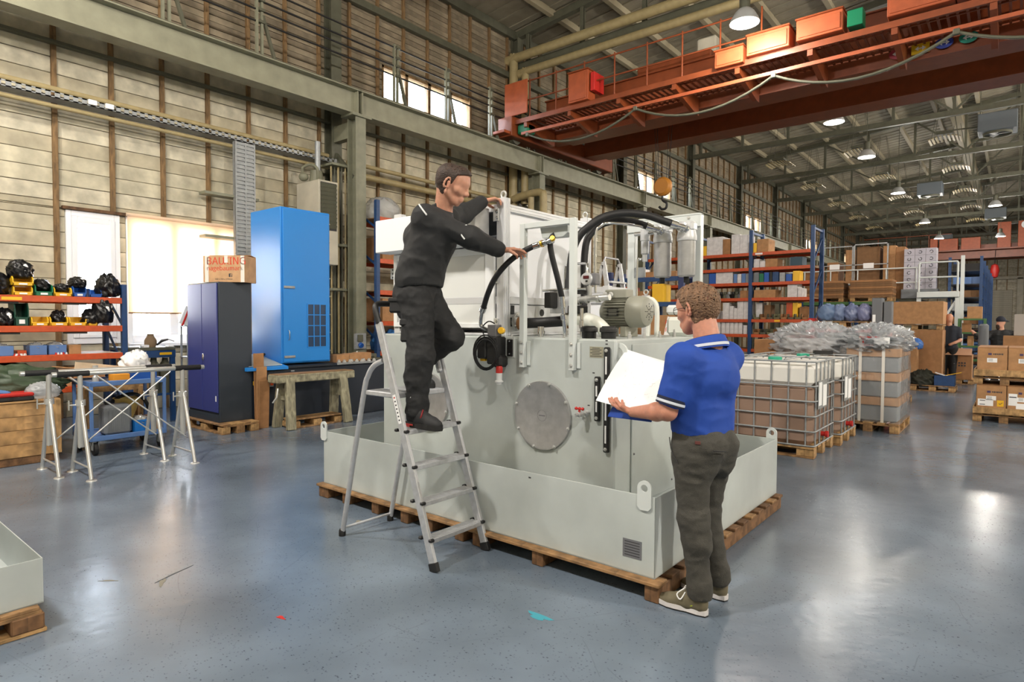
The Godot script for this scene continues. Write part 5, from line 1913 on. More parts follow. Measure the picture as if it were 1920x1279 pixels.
func crate_pile() -> void:
	var t := thing("wooden_crate", "big pale wooden crate on the floor at the left edge", "crate", Vector3(-8.84, 0, -1.5))
	for x in [-0.36, 0.34]:
		pb(t, "skid", Vector3(x - 0.05, 0, -0.6), Vector3(x + 0.05, 0.09, 0.75), M.wood3, 0.006)
	for k in 4:
		var y := 0.09 + k * 0.15
		pb(t, "front_board", Vector3(0.38, y, -0.62), Vector3(0.4, y + 0.146, 0.75), M.crate_wood, 0.003)
		pb(t, "side_board", Vector3(-0.4, y, -0.64), Vector3(0.4, y + 0.146, -0.62), M.crate_wood, 0.003)
		pb(t, "back_board", Vector3(-0.4, y, -0.62), Vector3(-0.38, y + 0.146, 0.75), M.crate_wood, 0.003)
	for q in [[-0.64, -0.54], [0.05, 0.15]]:
		pb(t, "batten", Vector3(0.4, 0.09, q[0]), Vector3(0.42, 0.7, q[1]), M.wood, 0.004)
	pb(t, "crate_lid", Vector3(-0.4, 0.69, -0.64), Vector3(0.41, 0.71, 0.75), M.crate_wood, 0.003)
	var r := thing("toolbox", "red and black flat tool case on the wooden crate", "tool case", Vector3(-8.6, 0.71, -1.62))
	pb(r, "case_bottom", Vector3(-0.16, 0, -0.28), Vector3(0.16, 0.05, 0.3), M.black, 0.012)
	pb(r, "case_lid", Vector3(-0.16, 0.05, -0.28), Vector3(0.16, 0.09, 0.3), M.red, 0.012)
	var bb2 := thing("blue_clamp", "grey blue hand tool lying on the red tool case", "tool", Vector3(-8.56, 0.8, -1.55))
	gp(bb2, "tool_body", blob(V0, Vector3(0.06, 0.04, 0.16), 9, 0.15), M.blue_grey)
	var f := thing("wrapped_parts", "metal parts wrapped in clear film on the crate beside the tool case", "package", Vector3(-8.55, 0.79, -2.0))
	gp(f, "film_wrap", blob(V0, Vector3(0.09, 0.1, 0.15), 12, 0.25, 5.0), M.film)
	# the long carton and the green tarpaulin behind
	carton("long flat carton under the green tarpaulin", Vector3(-9.5, 0.68, -2.2), Vector3(-9.1, 0.93, -1.2), M.carton)
	var st := thing("low_stand", "low wooden stand that carries the tarpaulin and the long carton", "stand", Vector3(-9.5, 0, -1.7))
	pb(st, "stand_top", Vector3(-0.26, 0.62, -0.6), Vector3(0.42, 0.68, 0.6), M.wood2, 0.005)
	for z in [-0.5, 0.5]:
		pb(st, "leg", Vector3(-0.2, 0, z - 0.04), Vector3(-0.12, 0.62, z + 0.04), M.wood2, 0.004)
		pb(st, "leg", Vector3(0.14, 0, z - 0.04), Vector3(0.22, 0.62, z + 0.04), M.wood2, 0.004)
	var tp := thing("tarpaulin", "crumpled green tarpaulin heaped behind the wooden crate", "tarpaulin", Vector3(-9.0, 0.85, -1.75))
	gp(tp, "tarp_folds", blob(V0, Vector3(0.26, 0.2, 0.52), 3, 0.35, 3.5, 40, 24), M.tarp)


func caster(parent: Node, at: Vector3) -> void:
	var g := Geo.new()
	g.lathe([[0, -0.022], [0.07, -0.022], [0.075, -0.015], [0.075, 0.015], [0.07, 0.022], [0, 0.022]], Transform3D(xb(90), V0), 20)
	var w := gp(parent, "caster", g, M.rubber, at)
	g = Geo.new()
	g.bb(Vector3(-0.03, -0.01, -0.034), Vector3(0.03, 0.09, -0.026))
	g.bb(Vector3(-0.03, -0.01, 0.026), Vector3(0.03, 0.09, 0.034))
	gp(w, "fork", g, M.galv)


func cart() -> void:
	var c := Vector3(-8.68, 0, -2.82)
	var t := thing("service_cart", "blue steel service cart with two decks behind the trestles", "cart", c)
	for y in [0.19, 0.84]:
		pb(t, "deck", Vector3(-0.3, y, -0.4), Vector3(0.3, y + 0.02, 0.4), M.blue_grey, 0.004)
		for q in [[-0.33, -0.42, 0.33, -0.39], [-0.33, 0.39, 0.33, 0.42], [-0.33, -0.42, -0.3, 0.42], [0.3, -0.42, 0.33, 0.42]]:
			pb(t, "deck_rim", Vector3(q[0], y - 0.02, q[1]), Vector3(q[2], y + 0.04, q[3]), M.blue_grey, 0.006)
	for x in [-0.31, 0.31]:
		for z in [-0.4, 0.4]:
			pb(t, "post", Vector3(x - 0.018, 0.17, z - 0.018), Vector3(x + 0.018, 0.88, z + 0.018), M.blue_grey, 0.004)
			caster(t, Vector3(x * 0.9, 0.075, z * 0.9))
	# upper deck load
	var x0 := c.x
	var z0 := c.z
	var bl := thing("blue_tub", "blue plastic tub lying tilted on the cart, full of wrapping", "tub", Vector3(x0 + 0.1, 0.865, z0 - 0.2))
	for q in [[-0.15, -0.14, 0.15, -0.13, 0.13], [-0.15, 0.13, 0.15, 0.14, 0.13], [-0.15, -0.14, -0.14, 0.14, 0.15], [0.14, -0.14, 0.15, 0.14, 0.1]]:
		pb(bl, "tub_wall", Vector3(q[0], 0, q[1]), Vector3(q[2], q[4], q[3]), M.blue_bin, 0.004)
	pb(bl, "tub_bottom", Vector3(-0.15, 0, -0.14), Vector3(0.15, 0.008, 0.14), M.blue_bin)
	var pp := thing("packing_paper", "crumpled white packing paper sticking out of the blue tub", "paper", Vector3(x0 + 0.05, 1.03, z0 - 0.16))
	gp(pp, "paper_ball", blob(V0, Vector3(0.13, 0.15, 0.13), 19, 0.55, 4.5), M.paper)
	var cs := thing("cardboard_sheet", "folded cardboard sheet lying across the cart deck", "cardboard", Vector3(x0 - 0.1, 0.995, z0 + 0.28), deg_to_rad(12))
	part(cs, "sheet", bm(Vector3(0.5, 0.012, 0.62), 0.002), M.carton, V0, xb(-9))
	part(cs, "turned_edge", bm(Vector3(0.012, 0.09, 0.62), 0.002), mat("carton_pale", C(222, 196, 164), 0.8, 0.0, "soft", 1.0), Vector3(0.25, 0.03, 0), xb(-9))
	carton("small orange carton on the cart deck beside the blue tub", Vector3(x0 + 0.12, 0.865, z0 + 0.16), Vector3(x0 + 0.29, 0.95, z0 - 0.02), mat("carton_orange", C(226, 150, 40), 0.7), "", false)
	var jr := thing("pipe_vise", "pale metal pipe coupling standing on the cart deck", "fitting", Vector3(x0 + 0.2, 0.865, z0 + 0.32))
	var g := Geo.new()
	g.lathe([[0, 0.2], [0.03, 0.2], [0.03, 0.16], [0.018, 0.15], [0.018, 0.08], [0.035, 0.06], [0.035, 0]], Transform3D(), 12)
	gp(jr, "coupling", g, M.zinc)
	# lower deck load
	var cn := thing("canister", "ribbed grey plastic canister on the lower deck of the cart", "canister", Vector3(x0 + 0.14, 0.214, z0 + 0.1))
	pb(cn, "canister_body", Vector3(-0.12, 0, -0.15), Vector3(0.12, 0.36, 0.15), M.grey_can, 0.03)
	for k in 6:
		pb(cn, "rib", Vector3(0.118, 0.05, -0.12 + k * 0.045), Vector3(0.126, 0.31, -0.105 + k * 0.045), M.grey_can, 0.003)
	g = Geo.new()
	g.lathe([[0, 0.04], [0.03, 0.04], [0.03, 0]], Transform3D(I, Vector3(0, 0.36, 0.08)), 12)
	gp(cn, "screw_cap", g, M.black)
	var bc := thing("euro_crate", "bright blue crate of fittings on the lower deck of the cart", "crate", Vector3(x0 + 0.16, 0.214, z0 - 0.17))
	for q in [[-0.11, -0.1, 0.11, -0.09], [-0.11, 0.09, 0.11, 0.1], [-0.11, -0.1, -0.1, 0.1], [0.1, -0.1, 0.11, 0.1]]:
		pb(bc, "crate_wall", Vector3(q[0], 0, q[1]), Vector3(q[2], 0.15, q[3]), M.crate_blue, 0.004)
	pb(bc, "rim", Vector3(0.11, 0.125, -0.105), Vector3(0.118, 0.15, 0.105), M.crate_blue, 0.003)
	pb(bc, "handle_slot", Vector3(0.11, 0.06, -0.06), Vector3(0.114, 0.08, 0.06), M.crate_blue, 0.002)
	gp(bc, "contents", blob(Vector3(0, 0.12, 0), Vector3(0.09, 0.06, 0.085), 7, 0.5, 8.0), M.zinc)
	carton("open carton at the right end of the lower cart deck", Vector3(x0 - 0.05, 0.214, z0 - 0.29), Vector3(x0 + 0.2, 0.38, z0 - 0.39), M.carton)
	var fn := thing("yellow_funnel", "yellowed plastic pan with a black hose on the lower cart deck", "pan", Vector3(x0 - 0.12, 0.214, z0 - 0.12))
	g = Geo.new()
	g.lathe([[0.02, 0.0], [0.05, 0.1], [0.15, 0.38], [0.16, 0.4], [0.15, 0.4], [0.05, 0.12]], Transform3D(), 20)
	gp(fn, "pan_body", g, mat("old_yellow", C(196, 170, 96), 0.5))
	g = Geo.new()
	g.tube(spline([Vector3(-0.1, 0.3, 0.2), Vector3(0.05, 0.42, 0.1), Vector3(0.12, 0.45, -0.05), Vector3(0.16, 0.35, -0.16), Vector3(0.1, 0.2, -0.22)], 6), 0.022, 8)
	gp(fn, "black_hose", g, M.rubber)
	var ts := thing("wood_frame", "pale timber sawhorse frame standing behind the cart", "frame", Vector3(x0 - 0.62, 0, z0 - 0.1))
	for z in [-0.34, 0.3]:
		part(ts, "leg", bm(Vector3(0.05, 0.72, 0.07), 0.004), M.wood, Vector3(0.06, 0.36, z), zb(-6))
		part(ts, "leg", bm(Vector3(0.05, 0.72, 0.07), 0.004), M.wood, Vector3(-0.06, 0.36, z), zb(6))
	pb(ts, "rail", Vector3(-0.04, 0.66, -0.45), Vector3(0.04, 0.74, 0.42), M.wood, 0.004)


func cabinet() -> void:
	pallet("pale wooden pallet under the dark blue cabinet", Vector3(-9.13, 0, -4.3), 0.0, 1.0, 0.62)
	var x0 := -9.72
	var x1 := -8.739
	var z1 := -4.078
	var z0 := -4.58
	var y0 := 0.145
	var y1 := 2.156
	var t := thing("steel_cabinet", "tall dark blue two door steel cabinet on a pallet", "cabinet", Vector3((x0 + x1) / 2, y0, (z0 + z1) / 2))
	var w := x1 - x0
	var d := z1 - z0
	var h := y1 - y0
	pb(t, "carcass", Vector3(-w / 2, 0, -d / 2), Vector3(w / 2, h, d / 2 - 0.02), M.cab_dark, 0.006)
	for s in [-1.0, 1.0]:
		var dr := part(t, "door", bm(Vector3(w / 2 - 0.03, h - 0.16, 0.02), 0.003), M.cab_blue, Vector3(s * (w / 4 - 0.008), h / 2 + 0.06, d / 2 - 0.008))
		if s > 0:
			var g := Geo.new()
			g.ball(V0, Vector3(0.022, 0.055, 0.018), 14, 8)
			gp(dr, "handle", g, M.chrome, Vector3(-w / 4 + 0.06, -0.14, 0.016))
			part(dr, "sticker", bm(Vector3(0.03, 0.08, 0.001)), M.paper, Vector3(w / 4 - 0.06, -h / 2 + 0.28, 0.0108))
	pb(t, "plinth", Vector3(-w / 2 + 0.01, 0, d / 2 - 0.018), Vector3(w / 2 - 0.01, 0.1, d / 2 - 0.006), M.cab_dark)
	# the cartons on top: printed box turned towards the camera
	var c := thing("printed_carton", "taped carton with red lettering on top of the blue cabinet", "box", Vector3(-8.93, 2.157, -4.36), deg_to_rad(35))
	var cw := 0.62
	var ch := 0.38
	var cd := 0.34
	part(c, "box_body", bm(Vector3(cw, ch, cd), 0.004), mat("carton_print", C(206, 164, 122), 0.75, 0.0, "soft", 1.2), Vector3(0, ch / 2, 0))
	part(c, "box_flap", bm(Vector3(cw, 0.006, cd * 0.5)), M.carton, Vector3(0, ch + 0.012, -0.08), xb(-6))
	for x in [-cw / 2 + 0.055, cw / 2 - 0.03]:
		part(c, "tape_strip", bm(Vector3(0.055, ch, 0.002)), M.tape, Vector3(x, ch / 2, cd / 2 + 0.001))
	part(c, "tape_strip", bm(Vector3(0.05, 0.1, 0.002)), M.tape, Vector3(0.035, ch - 0.05, cd / 2 + 0.002))
	part(c, "address_film", bm(Vector3(0.002, ch - 0.02, cd - 0.06)), M.tape, Vector3(-cw / 2 - 0.001, ch / 2, 0))
	mat("print_red", C(206, 62, 38), 0.7)
	var zf := cd / 2 + 0.001
	text(c, "BAU", 0.145, M.print_red, Vector3(-0.125, ch - 0.075, zf), I)
	text(c, "KING", 0.145, M.print_red, Vector3(0.165, ch - 0.075, zf), I)
	text(c, "nagebaumark", 0.088, M.print_red, Vector3(0.015, ch - 0.18, zf), I)
	part(c, "printed_mark", bm(Vector3(0.05, 0.05, 0.001)), M.print, Vector3(0.1, 0.1, zf))
	text(c, "f", 0.06, mat("carton_letter", C(206, 164, 122), 0.8), Vector3(0.108, 0.095, zf + 0.001), I, "Droid Sans", 0.001, 700)
	text(c, "550 x 350 x 370mm", 0.03, M.print, Vector3(0.0, 0.045, zf), I)
	carton("plain white-edged carton behind the printed carton on the blue cabinet", Vector3(-9.5, 2.157, -4.2), Vector3(-9.22, 2.45, -4.5), M.tape, "", false)
	# cardboard leaning between the cabinet and the blue machine
	var cb := thing("cardboard_sheets", "folded brown cardboard leaning beside the blue cabinet", "cardboard", Vector3(-8.66, 0, -4.66))
	for k in 3:
		part(cb, "cardboard_sheet", bm(Vector3(0.012, 1.12 - k * 0.2, 0.16), 0.002), [M.carton2, M.carton, M.carton2][k], Vector3(0.03 * k - 0.02, 0.56 - k * 0.1, -0.02 * k), zb(2.0 - k * 2.5))


func blue_machine() -> void:
	var t := thing("test_machine", "bright blue tall machine cabinet with a barred window, on a dark base", "machine", Vector3(-8.87, 0, -5.58))
	# base bench
	pb(t, "base", Vector3(-0.95, 0.0, -1.55), Vector3(0.12, 0.86, 1.1), M.mach_base, 0.01)
	pb(t, "base_top", Vector3(-0.95, 0.86, -1.6), Vector3(0.14, 0.9, 0.44), M.mach_base, 0.006)
	pb(t, "base_top_rail", Vector3(0.1, 0.87, -1.6), Vector3(0.15, 0.905, -0.47), M.galv, 0.004)
	# tower
	pb(t, "tower", Vector3(-0.94, 0.93, -0.45), Vector3(-0.02, 3.39, 0.44), M.mach_blue, 0.01)
	var dr := pb(t, "tower_door", Vector3(-0.02, 0.95, -0.42), Vector3(0.0, 3.36, 0.41), M.mach_blue, 0.006)
	dr.set_meta("label", "blue door with a barred window")
	var wz := -0.17
	pb(dr, "window_back", Vector3(0.008, -0.98, wz - 0.19), Vector3(0.012, -0.27, wz + 0.17), mat("mach_window", C(40, 62, 92), 0.3))
	for k in 4:
		pb(dr, "window_bar", Vector3(0.008, -0.98, wz - 0.19 + k * 0.115), Vector3(0.018, -0.27, wz - 0.175 + k * 0.115), M.mach_blue)
	for k in 5:
		pb(dr, "window_bar", Vector3(0.008, -0.985 + k * 0.175, wz - 0.19), Vector3(0.018, -0.97 + k * 0.175, wz + 0.17), M.mach_blue)
	for q in [[0.2, 0.32, 0.05, 0.2], [-1.11, -1.09, 0.05, 0.2]]:
		var y: float = 0.0 if q[0] > 0 else -1.1
		pb(dr, "door_latch", Vector3(0.01, y - 0.02 - 0.02, 0.22), Vector3(0.03, y + 0.0, 0.41), M.galv, 0.006)
	var g := Geo.new()
	g.tube([Vector3(0.01, -0.86, 0.33), Vector3(0.04, -0.84, 0.33), Vector3(0.04, -0.72, 0.33), Vector3(0.01, -0.7, 0.33)], 0.008, 8)
	gp(dr, "handle", g, M.chrome)
	for k in 8:
		pb(t, "edge_bolt", Vector3(-0.005, 1.1 + k * 0.3, -0.44), Vector3(0.006, 1.12 + k * 0.3, -0.425), M.galv, 0.003)
	# console
	g = Geo.new()
	g.prism(PackedVector2Array([Vector2(0.2, 0.86), Vector2(0.2, 0.9), Vector2(-0.7, 1.06), Vector2(-0.7, 0.86)]), 0.66, Transform3D(I, Vector3(0, 0, 0.45)))
	gp(t, "console_frame", g, M.mach_blue)
	var cp := part(t, "console_panel", bm(Vector3(0.76, 0.012, 0.54), 0.004), mat("console_grey", C(170, 178, 176), 0.45), Vector3(-0.24, 0.99, 0.78), zb(-10.1))
	for q in [[0.15, 0.1], [0.05, -0.1]]:
		g = Geo.new()
		g.tube([V0, Vector3(0.02, 0.06, 0)], 0.008, 8)
		g.ball(Vector3(0.024, 0.075, 0), Vector3(0.022, 0.022, 0.022), 10, 8)
		gp(cp, "control_lever", g, M.black, Vector3(q[0] - 0.1, 0.006, q[1] - 0.08))
	for k in 5:
		part(cp, "push_button", bm(Vector3(0.025, 0.012, 0.025), 0.004), [M.black, M.white, M.blue_bin, M.black, M.red][k], Vector3(-0.28 + k * 0.05, 0.01, 0.16))
	# switches on the base
	pb(t, "isolator_switch", Vector3(0.12, 0.6, 0.66), Vector3(0.14, 0.72, 0.73), M.white, 0.004)
	pb(t, "isolator_knob", Vector3(0.14, 0.62, 0.67), Vector3(0.155, 0.66, 0.72), M.rack_orange, 0.006)
	pb(t, "warning_label", Vector3(0.12, 0.64, 0.92), Vector3(0.122, 0.7, 0.98), M.yellow)
	pb(t, "name_tag", Vector3(0.12, 0.81, 0.3), Vector3(0.122, 0.83, 0.36), M.galv)
	var bt := thing("blue_can", "small blue can on the ledge behind the leaning cardboard", "can", Vector3(-9.0, 1.06, -4.53))
	g = Geo.new()
	g.lathe([[0, 0.16], [0.03, 0.16], [0.035, 0.14], [0.06, 0.12], [0.06, 0.0], [0, 0]], Transform3D(), 16)
	gp(bt, "can_body", g, M.blue_bin)
	# small parts along the rear of the base top
	var list := [[-8.95, -6.25, "open carton of parts beside the blue tower", 0], [-9.1, -6.62, "carton with a white label on the dark base top", 1], [-9.25, -6.95, "small carton at the rear end of the dark base top", 0]]
	for q in list:
		carton(q[2], Vector3(q[0] - 0.14, 0.9, q[1] - 0.13), Vector3(q[0] + 0.1, 1.03, q[1] + 0.12), M.carton, "", false)
	for k in 9:
		var o := Geo.new()
		o.lathe([[0, 0.05], [0.02, 0.05], [0.02, 0.03], [0.034, 0.026], [0.034, 0]], Transform3D(), 10)
		tag(gp(self, "steel_fitting", o, M.zinc, Vector3(-8.82 + 0.035 * (k % 3), 0.9, -6.15 - k * 0.085)), "steel fitting on the edge of the dark machine base, %s from the blue tower" % nth(k), "fitting", "fittings on the dark base")
	# the timber trestle bench
	var tb := thing("trestle_bench", "weathered timber trestle bench in front of the dark machine base", "bench", Vector3(-8.37, 0, -5.37))
	pb(tb, "bench_beam", Vector3(-0.13, 0.69, -0.68), Vector3(0.13, 0.81, 0.68), M.old_wood, 0.012)
	pb(tb, "beam_top", Vector3(-0.12, 0.81, -0.66), Vector3(0.12, 0.82, 0.66), M.wood2, 0.003)
	for z in [0.46, -0.46]:
		for s in [1.0, -1.0]:
			g = Geo.new()
			g.bar(Vector3(0.1 * s, 0.76, z), Vector3(0.2 * s, 0.0, z * 1.08), 0.14, 0.07, Vector3(s, 0.1, 0).normalized(), 0.008)
			gp(tb, "leg", g, M.old_wood)
		pb(tb, "gusset", Vector3(-0.14, 0.42, z - 0.02), Vector3(0.14, 0.6, z + 0.02), M.old_wood, 0.004)
	g = Geo.new()
	g.tube([Vector3(0.12, 0.62, 0.66), Vector3(0.16, 0.5, 0.7), Vector3(0.12, 0.42, 0.74)], 0.012, 8)
	gp(tb, "steel_hook", g, M.zinc)
	pallet("dark wooden pallet under the timber trestle bench, lower one", Vector3(-9.0 + 0.62, 0, -5.37), PI / 2, 0.7, 0.22)


func wall_bench() -> void:
	var t := thing("blue_bench", "tall blue steel bench under the peach blind", "workbench", Vector3(-10.75, 0, -3.9))
	pb(t, "bench_top", Vector3(-0.4, 1.13, -0.26), Vector3(0.4, 1.18, 0.42), M.steel_dark, 0.006)
	pb(t, "front_rail", Vector3(0.36, 1.02, -0.26), Vector3(0.41, 1.13, 0.42), M.rack_blue, 0.006)
	for z in [-0.22, 0.38]:
		for x in [-0.36, 0.37]:
			pb(t, "leg", Vector3(x - 0.035, 0, z - 0.035), Vector3(x + 0.035, 1.13, z + 0.035), M.rack_blue, 0.005)
	pb(t, "lower_shelf", Vector3(-0.4, 0.42, -0.24), Vector3(0.4, 0.45, 0.42), M.rack_blue, 0.004)
	pb(t, "yellow_label", Vector3(0.41, 1.06, -0.2), Vector3(0.412, 1.1, -0.02), M.yellow)
	var s := thing("sack", "small brown tied sack on the blue bench", "sack", Vector3(-10.5, 1.18, -3.85))
	var g := Geo.new()
	g.lathe([[0, 0], [0.07, 0.0], [0.09, 0.05], [0.085, 0.11], [0.05, 0.17], [0.045, 0.19], [0.06, 0.21], [0, 0.21]], Transform3D(), 18)
	gp(s, "sack_body", g, mat("sack", C(132, 110, 84), 0.85))
	var pn := thing("grease_gun", "black handled tool lying beside the sack on the blue bench", "tool", Vector3(-10.5, 1.18, -4.02))
	g = Geo.new()
	g.tube([Vector3(0, 0.03, 0.08), Vector3(0.05, 0.1, 0.02), Vector3(0.08, 0.12, -0.06)], [0.012, 0.022, 0.014], 10)
	g.tube([Vector3(0.08, 0.12, -0.06), Vector3(0.1, 0.09, -0.14)], 0.006, 6)
	gp(pn, "tool_body", g, M.black)
	for k in 3:
		carton(["white paper stack at the left of the blue bench top", "loose white sheets at the right of the blue bench top", "white folded paper in the middle of the blue bench top"][k], Vector3(-10.5, 1.18, [-3.52, -4.06, -3.7][k]), Vector3(-10.36, 1.195 + 0.012 * k, [-3.64, -4.14, -3.78][k]), M.paper, "", false, 0.0, "paper_stack", "paper")
	# canisters under the bench
	for k in 3:
		var o := Geo.new()
		o.lathe([[0, 0.56], [0.04, 0.56], [0.05, 0.5], [0.08, 0.46], [0.08, 0], [0, 0]], Transform3D(), 14)
		tag(gp(self, "gas_bottle", o, M.steel_dark, Vector3(-10.5, 0.45, -3.72 - k * 0.17)), "dark slim bottle on the lower shelf of the blue bench, %s from the left" % ["first", "second", "third"][k], "bottle", "bottles under the blue bench")
	# stand with papers and the distribution box between bench and cabinet
	var e := thing("paper_stand", "grey tube stand with a slanted white folder rack by the window", "stand", Vector3(-10.35, 0, -4.42))
	for q in [[-0.12, 0.12], [-0.12, -0.12], [0.12, 0.12], [0.12, -0.12]]:
		pb(e, "stand_leg", Vector3(q[0] - 0.012, 0, q[1] - 0.012), Vector3(q[0] + 0.012, 1.5, q[1] + 0.012), M.galv)
	pb(e, "stand_shelf", Vector3(-0.14, 1.0, -0.14), Vector3(0.14, 1.02, 0.14), M.galv)
	part(e, "folder", bm(Vector3(0.05, 0.3, 0.22), 0.004), M.white, Vector3(0.06, 1.66, 0.08), xb(-22))
	part(e, "red_folder_edge", bm(Vector3(0.052, 0.26, 0.03), 0.003), M.red, Vector3(0.065, 1.64, 0.14), xb(-22))
	pb(e, "stand_top", Vector3(-0.14, 1.5, -0.14), Vector3(0.14, 1.52, 0.14), M.galv)
	var eb := thing("switch_panel", "light grey wall switch box on a post beside the blind", "switch box", Vector3(-10.7, 0, -4.66))
	pb(eb, "post", Vector3(-0.03, 0, -0.03), Vector3(0.03, 2.2, 0.03), M.wood3)
	pb(eb, "box_body", Vector3(0.03, 1.5, -0.12), Vector3(0.12, 1.85, 0.12), M.galv, 0.01)
	for k in 3:
		g = Geo.new()
		g.tube(spline([Vector3(0.08, 1.85, -0.08 + k * 0.07), Vector3(0.08, 2.05, -0.08 + k * 0.07), Vector3(0.02, 2.2, -0.04 + k * 0.05)], 4), 0.012, 8)
		gp(eb, "conduit", g, M.galv if k else M.black)
	var hose := Geo.new()
	hose.tube(spline([Vector3(-9.95, 1.0, -4.35), Vector3(-9.85, 0.7, -4.3), Vector3(-9.82, 0.4, -4.3), Vector3(-9.9, 0.1, -4.3), Vector3(-10.1, 0.02, -4.3)], 6), 0.02, 8)
	tag(gp(self, "rubber_hose", hose, M.rubber), "black hose hanging beside the blue cabinet", "hose")
	# metal table and sockets by the first column
	var mt := thing("metal_table", "small grey metal table with tools between column and ladder", "table", Vector3(-9.75, 0, -7.4))
	pb(mt, "table_top", Vector3(-0.3, 0.8, -0.5), Vector3(0.3, 0.83, 0.5), M.galv, 0.005)
	for q in [[-0.26, 0.46], [-0.26, -0.46], [0.26, 0.46], [0.26, -0.46]]:
		pb(mt, "leg", Vector3(q[0] - 0.025, 0, q[1] - 0.025), Vector3(q[0] + 0.025, 0.8, q[1] + 0.025), M.galv, 0.004)
	var vs := thing("machine_vise", "dark oily machine vise on the small metal table", "vise", Vector3(-9.75, 0.83, -7.5))
	pb(vs, "vise_base", Vector3(-0.1, 0, -0.2), Vector3(0.1, 0.06, 0.2), M.steel_dark, 0.01)
	pb(vs, "vise_jaw", Vector3(-0.08, 0.06, 0.02), Vector3(0.08, 0.14, 0.08), M.steel_dark, 0.01)
	pb(vs, "vise_jaw", Vector3(-0.08, 0.06, -0.12), Vector3(0.08, 0.14, -0.06), M.steel_dark, 0.01)
	g = Geo.new()
	g.tube([Vector3(0, 0.09, 0.08), Vector3(0, 0.09, 0.32)], 0.014, 8)
	gp(vs, "vise_screw", g, M.zinc)
	var wc := thing("white_cone", "white nozzle with a red base on the dark bench end", "nozzle", Vector3(-9.5, 0.9, -7.02))
	g = Geo.new()
	g.lathe([[0, 0.14], [0.012, 0.14], [0.018, 0.1], [0.035, 0.02], [0.035, 0], [0, 0]], Transform3D(), 12)
	gp(wc, "nozzle_body", g, M.white)
	g = Geo.new()
	var so := thing("socket_box", "grey socket box with a blue outlet on the first column", "socket", Vector3(-10.86, 1.16, -8.1))
	pb(so, "box_body", Vector3(0, -0.16, -0.1), Vector3(0.1, 0.18, 0.16), M.galv, 0.012)
	pb(so, "cover", Vector3(0.1, 0.0, 0.0), Vector3(0.13, 0.15, 0.14), M.steel_dark, 0.01)
	g.lathe([[0, 0.06], [0.05, 0.06], [0.055, 0.05], [0.055, 0]], along(Vector3(1, -0.5, 0), Vector3(0.1, -0.06, 0.06)), 16)
	gp(so, "blue_outlet", g, M.blue_bin)


func back_rack() -> void:
	# racking along the left wall behind the hydraulic unit
	var t := thing("wall_rack", "tall blue and orange pallet rack along the wall behind the hydraulic unit", "shelving", Vector3(-10.65, 0, -8.4))
	for k in 3:
		var z := -k * 2.4
		for x in [0.0, -0.85]:
			pb(t, "upright", Vector3(x - 0.05, 0, z - 0.045), Vector3(x + 0.05, 4.2, z + 0.045), M.rack_blue, 0.006)
		for y in [0.4, 1.2, 2.0, 2.8, 3.6]:
			var g := Geo.new()
			g.bar(Vector3(0, y, z), Vector3(-0.85, y + 0.5, z), 0.03, 0.04)
			gp(t, "side_brace", g, M.rack_blue)
	for y in [0.95, 1.6, 2.27, 2.95, 3.85]:
		for k in 2:
			for x in [0.02, -0.87]:
				pb(t, "beam", Vector3(x - 0.025, y - 0.1, -k * 2.4 - 2.35), Vector3(x + 0.025, y, -k * 2.4 - 0.05), M.rack_orange, 0.006)
			pb(t, "shelf_board", Vector3(-0.85, y - 0.02, -k * 2.4 - 2.35), Vector3(0.0, y - 0.003, -k * 2.4 - 0.05), M.wood2)
	var fw := thing("wrapped_stack", "clear film wrapped goods on the top shelf of the wall rack", "package", Vector3(-11.1, 4.06, -8.9))
	gp(fw, "film_wrap", blob(V0, Vector3(0.36, 0.3, 0.4), 61, 0.18, 5.0), M.film)
	carton("brown carton on the fourth shelf of the wall rack behind the ladder", Vector3(-11.3, 2.95, -8.6), Vector3(-10.72, 3.45, -9.3), M.carton2)
	carton("wide brown carton on the second shelf of the wall rack behind the ladder", Vector3(-11.3, 1.6, -8.6), Vector3(-10.72, 2.1, -9.6), M.carton)
	for k in 3:
		var b := thing("blue_bundle", "shiny blue plastic bundle on the lowest shelf of the wall rack, %s" % ["left", "middle", "right"][k], "bag", Vector3(-10.9, 1.13, -8.65 - k * 0.36), 0, "blue bundles on the wall rack")
		gp(b, "bag_body", blob(V0, Vector3(0.17, 0.24, 0.17), 70 + k, 0.35, 4.0), mat("blue_film%d" % k, C(70, 130, 200), 0.32))
	for k in 7:
		var z := -11.0 - k * 0.34
		carton("%s carton from the left on the top wall rack shelf, seen past the white enclosure" % ["first", "second", "third", "fourth", "fifth", "sixth", "seventh"][k], Vector3(-11.2, [2.95, 2.27][k % 2], z), Vector3(-10.72, [3.25, 2.6][k % 2], z - 0.3), [M.carton, M.carton_white, M.carton2][k % 3])


# ---------- the right side and the background ----------
func zbox(called: String, label: String, r: Array, z: float, d: float, m: Material, category := "box", group := "", base := -1.0) -> Node3D:
	var y0: float = r[1] if base < 0.0 else base
	return carton(label, Vector3(r[0], y0, z - d), Vector3(r[2], maxf(r[3], y0 + 0.04), z), m, group, d > 0.3, 0.0, called, category)


func right_side() -> void:
	ibcs()
	wrapped_goods()
	box_pallets()
	shelf_rack()
	big_cartons()
	mezzanine()
	profile_frame()
	roof_heaters()


